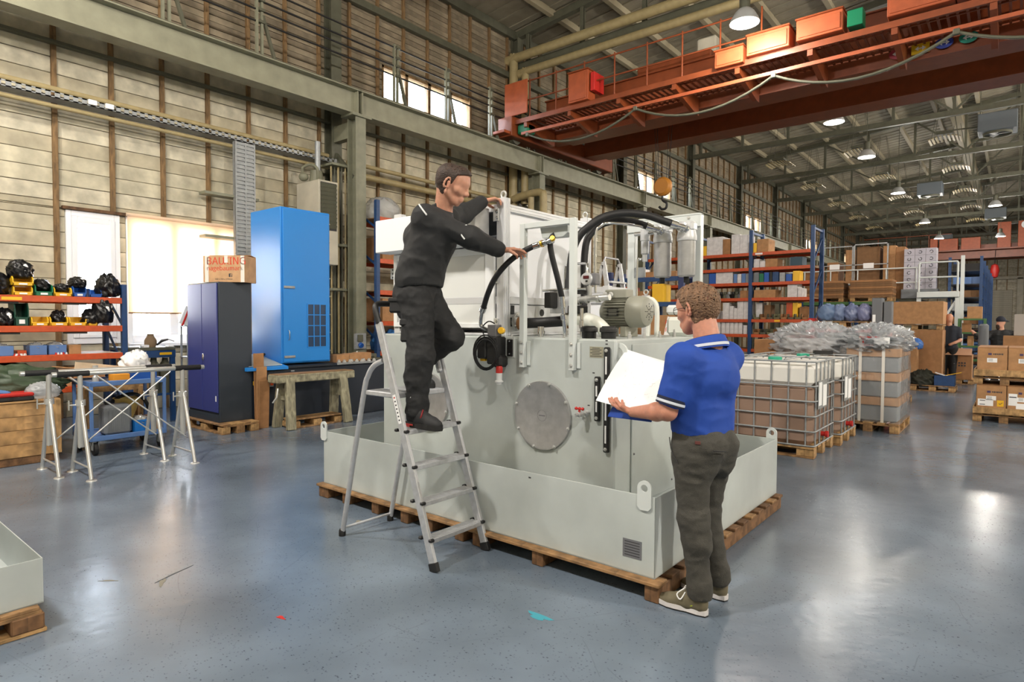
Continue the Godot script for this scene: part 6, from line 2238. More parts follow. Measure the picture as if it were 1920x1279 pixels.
func ibc_proto(label: String) -> Node3D:
	var t := thing("liquid_container", label, "liquid tank", V0, 0, "caged liquid containers on pallets")
	var w := 1.2
	var d := 1.0
	for x in [-0.5, 0.0, 0.5]:
		for z in [-0.42, 0.0, 0.42]:
			part(t, "pallet_block", bm(Vector3(0.2 if x != 0.0 else 0.14, 0.09, 0.12), 0.004), M.wood, Vector3(x, 0.065, z))
	for z in [-0.44, 0.0, 0.44]:
		part(t, "pallet_runner", bm(Vector3(w, 0.02, 0.12), 0.003), M.wood2, Vector3(0, 0.01, z))
	for k in 5:
		part(t, "pallet_board", bm(Vector3(w, 0.024, 0.14), 0.003), M.wood, Vector3(0, 0.122, -0.43 + k * 0.215))
	part(t, "liquid_filled_part", bm(Vector3(w - 0.06, 0.73, d - 0.06), 0.06), mat("oil", C(150, 124, 108), 0.3), Vector3(0, 0.505, 0))
	part(t, "bottle_top", bm(Vector3(w - 0.058, 0.3, d - 0.058), 0.07), mat("bottle", C(228, 226, 220), 0.35), Vector3(0, 0.98, 0))
	var g := Geo.new()
	g.lathe([[0, 0.05], [0.07, 0.05], [0.085, 0.04], [0.085, 0.0]], Transform3D(I, Vector3(0, 1.125, 0)), 20)
	gp(t, "screw_lid", g, mat("lid_green", C(40, 160, 130), 0.4))
	for y in [0.15, 0.32, 0.5, 0.68, 0.86, 1.15]:
		g = Geo.new()
		var hw := w / 2
		var hd := d / 2
		var c := 0.05
		g.tube([Vector3(-hw + c, y, hd), Vector3(hw - c, y, hd), Vector3(hw - 0.015, y, hd - 0.015), Vector3(hw, y, hd - c), Vector3(hw, y, -hd + c), Vector3(hw - 0.015, y, -hd + 0.015), Vector3(hw - c, y, -hd), Vector3(-hw + c, y, -hd), Vector3(-hw + 0.015, y, -hd + 0.015), Vector3(-hw, y, -hd + c), Vector3(-hw, y, hd - c), Vector3(-hw + 0.015, y, hd - 0.015), Vector3(-hw + c, y, hd)], 0.011, 8)
		gp(t, "cage_hoop", g, M.galv)
	for k in 6:
		for s in [1.0, -1.0]:
			g = Geo.new()
			var x := -0.5 + k * 0.2
			g.tube([Vector3(x, 0.14, s * (d / 2 - 0.012)), Vector3(x, 1.15, s * (d / 2 - 0.012))], 0.01, 6)
			gp(t, "cage_bar", g, M.galv)
	for k in 5:
		for s in [1.0, -1.0]:
			g = Geo.new()
			var z := -0.4 + k * 0.2
			g.tube([Vector3(s * (w / 2 - 0.012), 0.14, z), Vector3(s * (w / 2 - 0.012), 1.15, z)], 0.01, 6)
			gp(t, "cage_bar", g, M.galv)
	for x in [-0.25, 0.25]:
		g = Geo.new()
		g.tube([Vector3(x, 1.17, d / 2), Vector3(x, 1.17, -d / 2)], 0.01, 6)
		gp(t, "top_bar", g, M.galv)
	for q in [[0.22, 0.36, 0.62, 0.9], [-0.02, 0.16, 0.6, 0.86]]:
		pb(t, "data_sheet", Vector3(w / 2 + 0.012, q[2], q[0]), Vector3(w / 2 + 0.014, q[3], q[1]), M.paper)
	pb(t, "label_board", Vector3(w / 2 + 0.004, 0.58, -0.05), Vector3(w / 2 + 0.012, 0.92, 0.38), M.galv)
	g = Geo.new()
	g.lathe([[0, 0.08], [0.04, 0.08], [0.04, 0.05], [0.03, 0.04], [0.03, 0]], along(Vector3.RIGHT, Vector3(w / 2 - 0.03, 0.24, 0.02)), 12)
	gp(t, "drain_tap", g, M.red)
	return t


func ibcs() -> void:
	var a := ibc_proto("caged liquid container with a green lid, nearest behind the grey tray")
	a.position = Vector3(-2.4, 0, -8.32)
	copy(a, "caged liquid container standing right behind the nearest one", Vector3(-2.33, 0, -9.4), 0)
	copy(a, "caged liquid container half hidden behind the man in the blue polo", Vector3(-3.66, 0, -8.6), 0)
	var tap := thing("white_tap", "white plastic tap standing on the container behind the man", "tap", Vector3(-3.32, 1.18, -8.75))
	var g := Geo.new()
	g.tube([V0, Vector3(0, 0.16, 0)], 0.02, 8)
	g.tube([Vector3(0, 0.1, 0), Vector3(-0.1, 0.11, 0)], 0.014, 8)
	g.ball(Vector3(0, 0.18, 0), Vector3(0.03, 0.04, 0.03), 10, 8)
	gp(tap, "tap_body", g, M.white)
	var bk := thing("black_bracket", "black plastic tray lying on the second liquid container", "tray", Vector3(-2.05, 1.18, -9.3), 0.4)
	pb(bk, "tray_body", Vector3(-0.12, 0, -0.06), Vector3(0.12, 0.05, 0.06), M.black, 0.01)
	var rb := thing("red_strip", "dark red bar lying on the container behind the man", "bar", Vector3(-3.2, 1.18, -8.9))
	pb(rb, "bar_body", Vector3(-0.16, 0, -0.04), Vector3(0.16, 0.05, 0.04), mat("dark_red", C(130, 54, 44), 0.6), 0.006)


func wrapped_goods() -> void:
	pallet("wooden pallet under the film wrapped stack of grey units", Vector3(-1.665, 0, -10.98), PI / 2)
	var t := thing("wrapped_stack", "tall stack of grey units and cartons wrapped in shiny clear film", "package", Vector3(-1.665, 0.145, -10.98))
	for k in 3:
		var y := 0.02 + k * 0.36
		part(t, "grey_unit", bm(Vector3(0.66, 0.22, 1.06), 0.01), mat("unit_grey", C(122, 128, 134), 0.5), Vector3(0.04, y + 0.11, 0))
		part(t, "carton_layer", bm(Vector3(0.7, 0.12, 1.1), 0.006), M.carton, Vector3(0.04, y + 0.29, 0))
		var g := Geo.new()
		g.lathe([[0, 0.02], [0.08, 0.02], [0.1, 0.01], [0.1, 0]], along(Vector3.BACK, Vector3(-0.3, y + 0.12, 0.53)), 18)
		gp(t, "black_wheel", g, M.black)
	part(t, "grey_unit", bm(Vector3(0.6, 0.16, 1.0), 0.03), M.unit_grey, Vector3(0, 1.17, 0))
	gp(t, "film_top", blob(Vector3(0, 1.2, 0), Vector3(0.42, 0.22, 0.6), 91, 0.42, 11.0, 64, 36), M.film)
	for x in [-0.12, 0.18]:
		pb(t, "strap", Vector3(x - 0.02, 0.0, 0.555), Vector3(x + 0.02, 1.3, 0.56), M.tape)
	# a thin clear wrap around the sides
	var wrap := mat("clear_wrap", Color(1, 1, 1, 0.1), 0.12)
	wrap.transparency = BaseMaterial3D.TRANSPARENCY_ALPHA
	wrap.normal_enabled = true
	wrap.normal_texture = TX.crumple
	wrap.normal_scale = 0.8
	wrap.uv1_triplanar = true
	wrap.uv1_scale = Vector3.ONE * 2.0
	var wg := Geo.new()
	var rows := []
	var f := FastNoiseLite.new()
	f.seed = 5
	f.frequency = 2.2
	for j in 15:
		var y := 1.16 * j / 14.0
		var row := []
		for k in 33:
			var a := TAU * k / 32.0
			var p := Vector3(clampf(cos(a) * 1.5, -1, 1) * 0.4, y, clampf(sin(a) * 1.5, -1, 1) * 0.57)
			p += Vector3(cos(a), 0, sin(a)) * f.get_noise_3dv(p * 3.0) * 0.03
			row.push_back(p)
		rows.push_back(row)
	wg.sheet(rows)
	gp(t, "film_sides", wg, wrap)
	var rt := part(t, "red_tape", bm(Vector3(0.26, 0.02, 0.004)), M.red, Vector3(0.0, 1.26, 0.6))
	part(t, "red_tape", bm(Vector3(0.02, 0.1, 0.004)), M.red, Vector3(-0.08, 1.2, 0.6))
	part(t, "red_tape", bm(Vector3(0.14, 0.02, 0.004)), M.red, Vector3(-0.02, 1.14, 0.6))
	part(t, "white_slip", bm(Vector3(0.2, 0.1, 0.003)), M.paper, Vector3(0.16, 1.21, 0.6))
	pallet("wooden pallet behind the container under the second film bundle", Vector3(-2.75, 0, -11.1), PI / 2)
	var b := thing("film_bundle", "big bundle of crinkled clear film left of the wrapped stack", "package", Vector3(-2.6, 0.145, -11.0))
	pb(b, "carton_base", Vector3(-0.5, 0, -0.5), Vector3(0.45, 1.0, 0.5), M.carton, 0.006)
	pb(b, "white_goods", Vector3(-0.4, 1.0, -0.4), Vector3(0.4, 1.2, 0.45), M.carton_white, 0.04)
	gp(b, "film_heap", blob(Vector3(0.05, 1.12, 0.05), Vector3(0.56, 0.3, 0.6), 93, 0.42, 12.0, 64, 36), M.film)
	carton("small brown carton beside the film bundle, taped", Vector3(-3.4, 1.0, -10.95), Vector3(-2.98, 1.33, -10.6), M.carton2, "", false)
	carton("brown base carton under the small taped carton", Vector3(-3.42, 0.0, -11.0), Vector3(-2.96, 1.0, -10.5), M.carton_dark, "", false)
	pallet("small pallet end peeping out behind the wrapped stack", Vector3(-2.0, 0, -14.3), PI / 2)


func ship_carton(label: String, at: Vector3, w: float, h: float, d: float, stamp := true) -> Node3D:
	var o := thing("shipping_carton", label, "box", at, 0, "shipping cartons on the right pallets")
	part(o, "box_body", bm(Vector3(w, h, d), 0.008), M.carton, Vector3(0, h / 2, 0))
	part(o, "top_flap", bm(Vector3(w * 0.98, 0.008, d * 0.49)), M.carton2, Vector3(0, h + 0.008, d * 0.25), xb(2))
	part(o, "top_flap", bm(Vector3(w * 0.98, 0.008, d * 0.49)), M.carton2, Vector3(0, h + 0.008, -d * 0.25), xb(-2))
	if stamp:
		var z := d / 2 + 0.001
		part(o, "printed_stamp", bm(Vector3(0.045, 0.035, 0.001)), mat("stamp", C(74, 62, 96), 0.8), Vector3(-0.03, h - 0.1, z))
		for k in 6:
			part(o, "printed_mark", bm(Vector3(0.016, 0.02 + 0.006 * (k % 2), 0.001)), M.print, Vector3(0.02 + k * 0.022, h - 0.1, z))
		var l := part(o, "address_label", bm(Vector3(0.13, 0.07, 0.001)), M.paper, Vector3(0.0, h - 0.2, z))
		for k in 3:
			part(l, "print_line", bm(Vector3(0.06, 0.005, 0.001)), M.print, Vector3(-0.02, 0.02 - k * 0.016, 0.0006))
	return o


func box_pallets() -> void:
	var zc := -13.2
	for tier in 2:
		var yb0 := [0.0, 0.615][tier] as float
		for k in 2:
			pallet(["wooden pallet on the floor under the %s shipping cartons", "wooden pallet between the two tiers, under the %s shipping cartons"][tier] % ["left", "right"][k], Vector3(-0.11 + k * 0.86, yb0, zc - 0.05), PI / 2)
		# a timber frame rim above each pallet
		var rim := thing("pallet_collar", "plain timber collar boards around the %s tier of cartons" % ["lower", "upper"][tier], "pallet collar", Vector3(0.32, yb0 + 0.145, zc))
		pb(rim, "collar_board", Vector3(-0.83, 0, 0.59), Vector3(0.02, 0.105, 0.615), M.wood, 0.004)
		pb(rim, "collar_board", Vector3(0.03, 0, 0.59), Vector3(0.86, 0.105, 0.615), M.wood, 0.004)
		pb(rim, "collar_board", Vector3(-0.83, 0, -0.6), Vector3(-0.81, 0.105, 0.59), M.wood, 0.004)
		pb(rim, "collar_bottom", Vector3(-0.81, 0, -0.6), Vector3(0.86, 0.012, 0.59), M.wood2)
		for k in 4:
			for r in 3:
				if k > 1 and r > 0:
					continue
				var x := -0.275 + k * 0.395
				var o := ship_carton("shipping carton with a white label, %s tier, %s row, %s from the left" % [["lower", "upper"][tier], ["front", "middle", "back"][r], ["first", "second", "third", "fourth"][k]], Vector3(x, yb0 + 0.158, zc + 0.39 - r * 0.395), 0.385, 0.445, 0.385, r == 0)
				if tier == 0 and r == 0:
					var z := 0.1935
					if k == 0:
						var wl := part(o, "white_sheet", bm(Vector3(0.2, 0.11, 0.001)), M.paper, Vector3(-0.07, 0.17, z))
						part(wl, "print_line", bm(Vector3(0.07, 0.012, 0.001)), M.print, Vector3(-0.04, 0.03, 0.0006))
						part(wl, "print_line", bm(Vector3(0.07, 0.012, 0.001)), M.print, Vector3(-0.04, -0.035, 0.0006))
						var ys := part(o, "yellow_sticker", bm(Vector3(0.085, 0.1, 0.001)), M.yellow, Vector3(0.12, 0.165, z))
						var g := Geo.new()
						g.bar(Vector3(-0.02, 0.0, 0.001), Vector3(-0.005, -0.016, 0.001), 0.008, 0.001, Vector3.BACK)
						g.bar(Vector3(-0.005, -0.016, 0.001), Vector3(0.028, 0.016, 0.001), 0.008, 0.001, Vector3.BACK)
						gp(ys, "tick_mark", g, M.print)
					if k == 1:
						part(o, "white_sheet", bm(Vector3(0.11, 0.19, 0.001)), M.paper, Vector3(-0.12, 0.24, z))
						part(o, "white_sheet", bm(Vector3(0.2, 0.09, 0.001)), M.paper, Vector3(0.02, 0.14, z + 0.001))
						part(o, "black_bar", bm(Vector3(0.09, 0.016, 0.001)), M.print, Vector3(-0.12, 0.28, z + 0.001))


func shelf_rack() -> void:
	var t := thing("pallet_rack", "wide orange and blue pallet rack full of boxes behind the liquid containers", "shelving", Vector3(-4.27, 0, -18))
	for k in 4:
		var x := -1.63 * k
		for z in [0.0, -1.0]:
			pb(t, "upright", Vector3(x - 0.05, 0, z - 0.05), Vector3(x + 0.05, 4.24, z + 0.05), M.rack_blue, 0.005)
		for y in [0.5, 1.4, 2.3, 3.2]:
			var g := Geo.new()
			g.bar(Vector3(x, y, 0), Vector3(x, y + 0.8, -1.0), 0.03, 0.045)
			gp(t, "side_brace", g, M.rack_blue)
		pb(t, "top_tie", Vector3(x - 0.03, 4.14, -1.0), Vector3(x + 0.03, 4.2, 0), M.rack_blue)
	var levels := [3.6, 3.17, 2.75, 2.31, 1.7, 1.27, 0.85]
	for y in levels:
		for k in 3:
			for z in [0.03, -1.03]:
				pb(t, "beam", Vector3(-1.63 * k - 1.58, y - 0.09, z - 0.025), Vector3(-1.63 * k - 0.05, y, z + 0.025), M.rack_orange, 0.005)
			pb(t, "shelf_board", Vector3(-1.63 * k - 1.58, y - 0.03, -1.0), Vector3(-1.63 * k - 0.05, y - 0.006, 0), M.wood2)
	pb(t, "level_label", Vector3(-1.5, 3.53, 0.056), Vector3(-1.3, 3.58, 0.058), M.paper)
	pb(t, "yellow_label", Vector3(-0.95, 1.63, 0.056), Vector3(-0.8, 1.68, 0.058), M.yellow)
	var z := -18.02
	var l1 := "on the wide rack's top shelf"
	var l2 := "on the wide rack's second shelf"
	var l3 := "on the wide rack's third shelf"
	var l4 := "on the wide rack's fourth shelf"
	var l5 := "on the wide rack's fifth shelf"
	var l6 := "on the wide rack's sixth shelf"
	zbox("yellow_box", "yellow box " + l1 + ", far left", [-7.364, 3.645, -7.228, 3.894], z, 0.3, M.yellow, "box", "", 3.6)
	zbox("white_carton", "big white carton " + l1 + ", left", [-7.219, 3.629, -6.742, 4.138], z, 0.7, M.carton_white, "box", "", 3.6)
	zbox("brown_bundle", "brown bundle " + l1 + " between white cartons", [-6.733, 3.630, -6.521, 4.051], z, 0.5, M.carton2, "box", "", 3.6)
	zbox("white_carton", "tall white carton " + l1 + ", left of a pair", [-6.483, 3.627, -6.242, 4.171], z, 0.6, M.carton_white, "box", "", 3.6)
	zbox("white_carton", "tall white carton " + l1 + ", right of a pair", [-6.235, 3.611, -5.998, 4.135], z, 0.6, M.carton_white, "box", "", 3.6)
	zbox("orange_box", "orange yellow box " + l1 + " right of the post", [-5.853, 3.610, -5.759, 3.875], z, 0.4, M.yellow, "box", "", 3.6)
	zbox("brown_carton", "brown carton " + l1 + " at the right", [-5.750, 3.603, -5.436, 3.973], z, 0.6, M.carton, "box", "", 3.6)
	zbox("white_carton", "small white carton " + l2 + " beside the post", [-5.830, 3.212, -5.678, 3.417], z, 0.4, M.carton_white, "box", "", 3.17)
	zbox("white_carton", "second white carton " + l2, [-5.666, 3.218, -5.517, 3.347], z, 0.4, M.carton_white, "box", "", 3.17)
	zbox("brown_carton", "low brown carton " + l2, [-5.505, 3.215, -5.185, 3.398], z, 0.5, M.carton, "box", "", 3.17)
	zbox("dark_case", "dark teal case " + l2, [-4.851, 3.210, -4.545, 3.417], z, 0.5, mat("teal_case", C(40, 70, 86), 0.5), "case", "", 3.17)
	zbox("white_carton", "white stacked carton " + l3 + ", left of the post", [-6.927, 2.785, -6.429, 3.151], z, 0.6, M.carton_white, "box", "", 2.75)
	zbox("grey_bin", "grey bin " + l3 + ", far left", [-7.318, 2.779, -7.149, 3.058], z, 0.5, M.grey_can, "bin", "", 2.75)
	zbox("blue_bin", "light blue bin " + l3 + ", far left", [-7.137, 2.787, -6.937, 3.065], z, 0.5, M.blue_bin, "bin", "", 2.75)
	for k in 4:
		zbox("blue_tray", "tray left of the post, %s from the left, " % ["first", "second", "third", "fourth"][k] + l3, [[-6.402, 2.811, -6.306, 3.017], [-6.294, 2.806, -6.182, 3.012], [-6.171, 2.817, -6.061, 3.022], [-6.049, 2.813, -5.955, 3.016]][k], z, 0.5, [M.blue_grey, M.carton_white, M.blue_grey, M.film][k], "bin", "trays left of the post", 2.75)
	var cs := [M.grey_can, M.green, M.blue_bin, M.black, M.rack_blue, M.galv, M.blue_bin, M.yellow]
	var rs := [[-5.823, 2.818, -5.686, 3.037], [-5.674, 2.828, -5.554, 2.999], [-5.542, 2.822, -5.408, 3.024], [-5.397, 2.819, -5.321, 3.032], [-5.310, 2.812, -5.149, 3.028], [-5.124, 2.821, -4.980, 3.004], [-4.954, 2.813, -4.799, 2.952], [-4.775, 2.806, -4.606, 3.032]]
	for k in 8:
		zbox("storage_box", "%s box %s right of the post %s" % [["grey", "green", "bright blue", "black", "dark blue", "metal grey", "flat blue", "yellow"][k], ["next to the post,", "second,", "third,", "fourth,", "fifth,", "sixth,", "seventh,", "last,"][k], l3], rs[k], z, 0.4, cs[k], "bin", "", 2.75)
	for k in 9:
		var o := Geo.new()
		o.lathe([[0, 0.2], [0.05, 0.2], [0.05, 0.14], [0.1 + 0.02 * (k % 3), 0.1], [0.09, 0.0], [0, 0]], Transform3D(), 10)
		tag(gp(self, "metal_casting", o, [M.steel_dark, M.galv, M.black][k % 3], Vector3(-7.05 + k * 0.115, 2.31, -18.2)), "dark metal casting, %s from the left, " % nth(k) + l4, "casting", "castings on the fourth shelf")
	zbox("brown_carton", "brown carton left of the post " + l4, [-6.208, 2.353, -5.932, 2.529], z, 0.5, M.carton2, "box", "", 2.31)
	zbox("brown_carton", "long brown carton right of the post " + l4, [-5.815, 2.353, -5.227, 2.534], z, 0.6, M.carton, "box", "", 2.31)
	zbox("white_carton", "white carton at the right " + l4, [-4.907, 2.384, -4.653, 2.685], z, 0.5, M.carton_white, "box", "", 2.31)
	zbox("white_carton", "low white carton at the right end " + l4, [-4.642, 2.381, -4.530, 2.559], z, 0.5, M.carton_white, "box", "", 2.31)
	for k in 6:
		zbox("white_carton", "white carton in the uneven stacks, %s from the left, " % ["first", "second", "third", "fourth", "fifth", "sixth"][k] + l5, [[-7.021, 1.771, -6.873, 1.947], [-6.703, 1.771, -6.522, 2.181], [-6.512, 1.771, -6.397, 2.084], [-6.386, 1.771, -6.288, 2.020], [-6.281, 1.771, -6.104, 2.252], [-6.096, 1.770, -5.922, 2.218]][k], z, 0.5, M.carton_white, "box", "white cartons on the fifth shelf", 1.7)
	for k in 5:
		zbox("storage_box", "%s box right of the post %s" % [["white topped", "dark", "orange", "second orange", "brown"][k], l5], [[-5.809, 1.801, -5.639, 2.183], [-5.585, 1.800, -5.404, 2.104], [-4.982, 1.799, -4.821, 2.170], [-4.814, 1.799, -4.683, 2.167], [-4.633, 1.798, -4.357, 2.048]][k], z - 0.2, 0.4, [M.carton_white, M.carton_dark, M.rack_orange, M.yellow, M.carton2][k], "box", "", 1.7)
	for k in 7:
		zbox("white_carton", "white carton in the neat row, %s from the left, " % ["first", "second", "third", "fourth", "fifth", "sixth", "seventh"][k] + l6, [[-6.935, 1.359, -6.770, 1.596], [-6.743, 1.361, -6.626, 1.676], [-6.616, 1.363, -6.500, 1.676], [-6.489, 1.365, -6.375, 1.677], [-6.364, 1.367, -6.251, 1.677], [-6.240, 1.368, -6.128, 1.677], [-6.100, 1.370, -5.990, 1.523]][k], z, 0.5, M.carton_white, "box", "white cartons on the sixth shelf", 1.27)
	# rows of small open bins right of the post
	for lv in 3:
		for k in 8:
			var o := thing("picking_bin", "small picking bin, %s from the post, %s of the wide rack" % [["first", "second", "third", "fourth", "fifth", "sixth", "seventh", "eighth"][k], ["upper bin row", "middle bin row", "lower bin row"][lv]], "bin", Vector3(-5.74 + k * 0.185, [1.7, 1.27, 0.85][lv], -18.2), 0, "picking bins of the wide rack")
			part(o, "bin_body", bin_mesh(0.17, 0.15, 0.3), [mat("olive", C(110, 108, 78), 0.6), M.carton2, M.steel_dark][(k + lv) % 3], Vector3(0, 0, -0.15), yb(-90))


func big_cartons() -> void:
	carton("huge brown carton, the lower of two stacked, behind the wrapped stack", Vector3(-2.6, 0.14, -20.2), Vector3(-1.42, 1.43, -19), M.carton2, "", false)
	carton("huge brown carton, the upper of two stacked", Vector3(-2.66, 1.585, -20.2), Vector3(-1.42, 2.17, -19), M.carton, "", false)
	pallet("pallet between the two huge brown cartons", Vector3(-2.03, 1.43, -19.55), 0, 1.02, 1.3)
	pallet("pallet below the two huge brown cartons", Vector3(-2.01, 0, -19.55), 0, 1.0, 1.3)
	var br := carton("narrow brown carton in front of the huge cartons, blue film on its top", Vector3(-2.12, 0.0, -18.8), Vector3(-1.9, 1.0, -18.45), M.carton, "", false)
	gp(br, "blue_film", blob(Vector3(0.05, 1.06, 0), Vector3(0.16, 0.16, 0.16), 14, 0.2), mat("blue_bagfilm", C(64, 108, 176), 0.34))
	pallet("dark brown pallet with a black heap and a blue crate", Vector3(-1.48, 0, -17.75), 0, 0.72, 0.7)
	var h := thing("black_heap", "dark heap of hoses on the dark pallet", "hoses", Vector3(-1.68, 0.24, -17.7))
	gp(h, "hose_heap", blob(V0, Vector3(0.24, 0.2, 0.22), 15, 0.5, 6.0), mat("dark_heap", C(44, 46, 36), 0.6))
	var bc := thing("blue_crate", "blue crate with papers on the dark pallet", "crate", Vector3(-1.25, 0.145, -17.65))
	pb(bc, "crate_wall", Vector3(-0.2, 0, 0.16), Vector3(0.2, 0.24, 0.18), M.rack_blue, 0.005)
	pb(bc, "crate_wall", Vector3(-0.2, 0, -0.18), Vector3(0.2, 0.24, -0.16), M.rack_blue, 0.005)
	pb(bc, "crate_wall", Vector3(-0.2, 0, -0.18), Vector3(-0.18, 0.24, 0.18), M.rack_blue, 0.005)
	pb(bc, "crate_wall", Vector3(0.18, 0, -0.18), Vector3(0.2, 0.24, 0.18), M.rack_blue, 0.005)
	pb(bc, "crate_bottom", Vector3(-0.2, 0, -0.18), Vector3(0.2, 0.01, 0.18), M.rack_blue)
	part(bc, "paper_sheet", bm(Vector3(0.3, 0.01, 0.2)), M.paper, Vector3(-0.05, 0.25, 0), zb(-18))
	part(bc, "yellow_strip", bm(Vector3(0.4, 0.012, 0.03)), M.yellow, Vector3(0.12, 0.27, 0.05), zb(16))
	# the open carton
	pallet("pale pallet under the open carton", Vector3(-1.12, 0, -20.35), 0, 0.5, 0.9)
	var o := thing("open_carton", "big open carton with a raised flap right of the huge cartons", "box", Vector3(-1.14, 0.145, -20.3))
	part(o, "box_body", bm(Vector3(0.58, 0.64, 0.6), 0.006), M.carton2, Vector3(0, 0.32, 0))
	part(o, "raised_flap", bm(Vector3(0.58, 0.008, 0.2)), mat("flap", C(196, 154, 124), 0.8), Vector3(0, 0.72, 0.36), xb(62))
	for k in 6:
		part(o, "printed_mark", bm(Vector3(0.04, 0.04, 0.002)), M.print, Vector3(0.02 + (k % 3) * 0.06, 0.35 + (k / 3) * 0.07, 0.301))
	# green steel shelf with goods
	var g := thing("green_shelf", "green steel shelf frame behind the open carton", "shelving", Vector3(-0.98, 0, -22.6))
	for x in [-0.3, 0.3]:
		for z in [-0.25, 0.25]:
			pb(g, "upright", Vector3(x - 0.03, 0, z - 0.03), Vector3(x + 0.03, 1.75, z + 0.03), mat("shelf_green", C(70, 110, 62), 0.5), 0.004)
	for y in [0.5, 0.9, 1.3, 1.7]:
		pb(g, "shelf_board", Vector3(-0.32, y, -0.26), Vector3(0.32, y + 0.05, 0.26), M.shelf_green, 0.004)
	carton("brown carton on top of the green shelf", Vector3(-1.1, 1.75, -22.8), Vector3(-0.75, 2.1, -22.4), M.carton, "", false)
	carton("brown carton on the third board of the green shelf", Vector3(-1.22, 1.35, -22.8), Vector3(-1.0, 1.62, -22.45), M.carton2, "", false)
	carton("pale brown carton on the second board of the green shelf", Vector3(-1.08, 0.95, -22.8), Vector3(-0.94, 1.24, -22.45), M.carton, "", false)
	# dark blue parts shelves in a row towards the shutter door
	for k in 5:
		var s := thing("parts_shelf", "dark blue parts shelf, %s of the row beside the shutter door" % ["first", "second", "third", "fourth", "fifth"][k], "shelving", Vector3(-1.25, 0, -25.0 - k * 2.2), 0, "dark blue parts shelves")
		for x in [-0.4, 0.4]:
			for z in [-1.0, 1.0]:
				pb(s, "upright", Vector3(x - 0.04, 0, z - 0.04), Vector3(x + 0.04, 3.7, z + 0.04), M.rack_blue)
		for j in 8:
			pb(s, "shelf_board", Vector3(-0.4, 0.3 + j * 0.42, -1.0), Vector3(0.4, 0.33 + j * 0.42, 1.0), M.mach_base)
			pb(s, "stored_parts", Vector3(-0.32, 0.33 + j * 0.42, -0.9), Vector3(0.36, 0.55 + j * 0.42, 0.9), [M.carton_dark, M.blue_grey, M.black, M.carton2, M.galv][(j + k) % 5])
	var gc := thing("grey_column_case", "grey upright cylinder beside the man with the cap", "cylinder", Vector3(-0.58, 0.0, -18.5))
	var lg := Geo.new()
	lg.lathe([[0, 1.6], [0.06, 1.6], [0.1, 1.56], [0.1, 0], [0, 0]], Transform3D(), 16)
	gp(gc, "cylinder_body", lg, M.grey_can)
	carton("brown carton in front of the man with the cap", Vector3(-0.2, 1.0, -17.9), Vector3(0.35, 1.34, -17.5), M.carton2, "", false)
	carton("tall brown base carton in front of the man with the cap", Vector3(-0.22, 0.0, -18.0), Vector3(0.37, 1.0, -17.45), M.carton_dark, "", false)
	carton("pale grey box at the right edge beside the man with the cap", Vector3(-0.02, 1.345, -18.0), Vector3(0.3, 1.82, -17.6), mat("grey_box", C(168, 160, 152), 0.7), "", false)


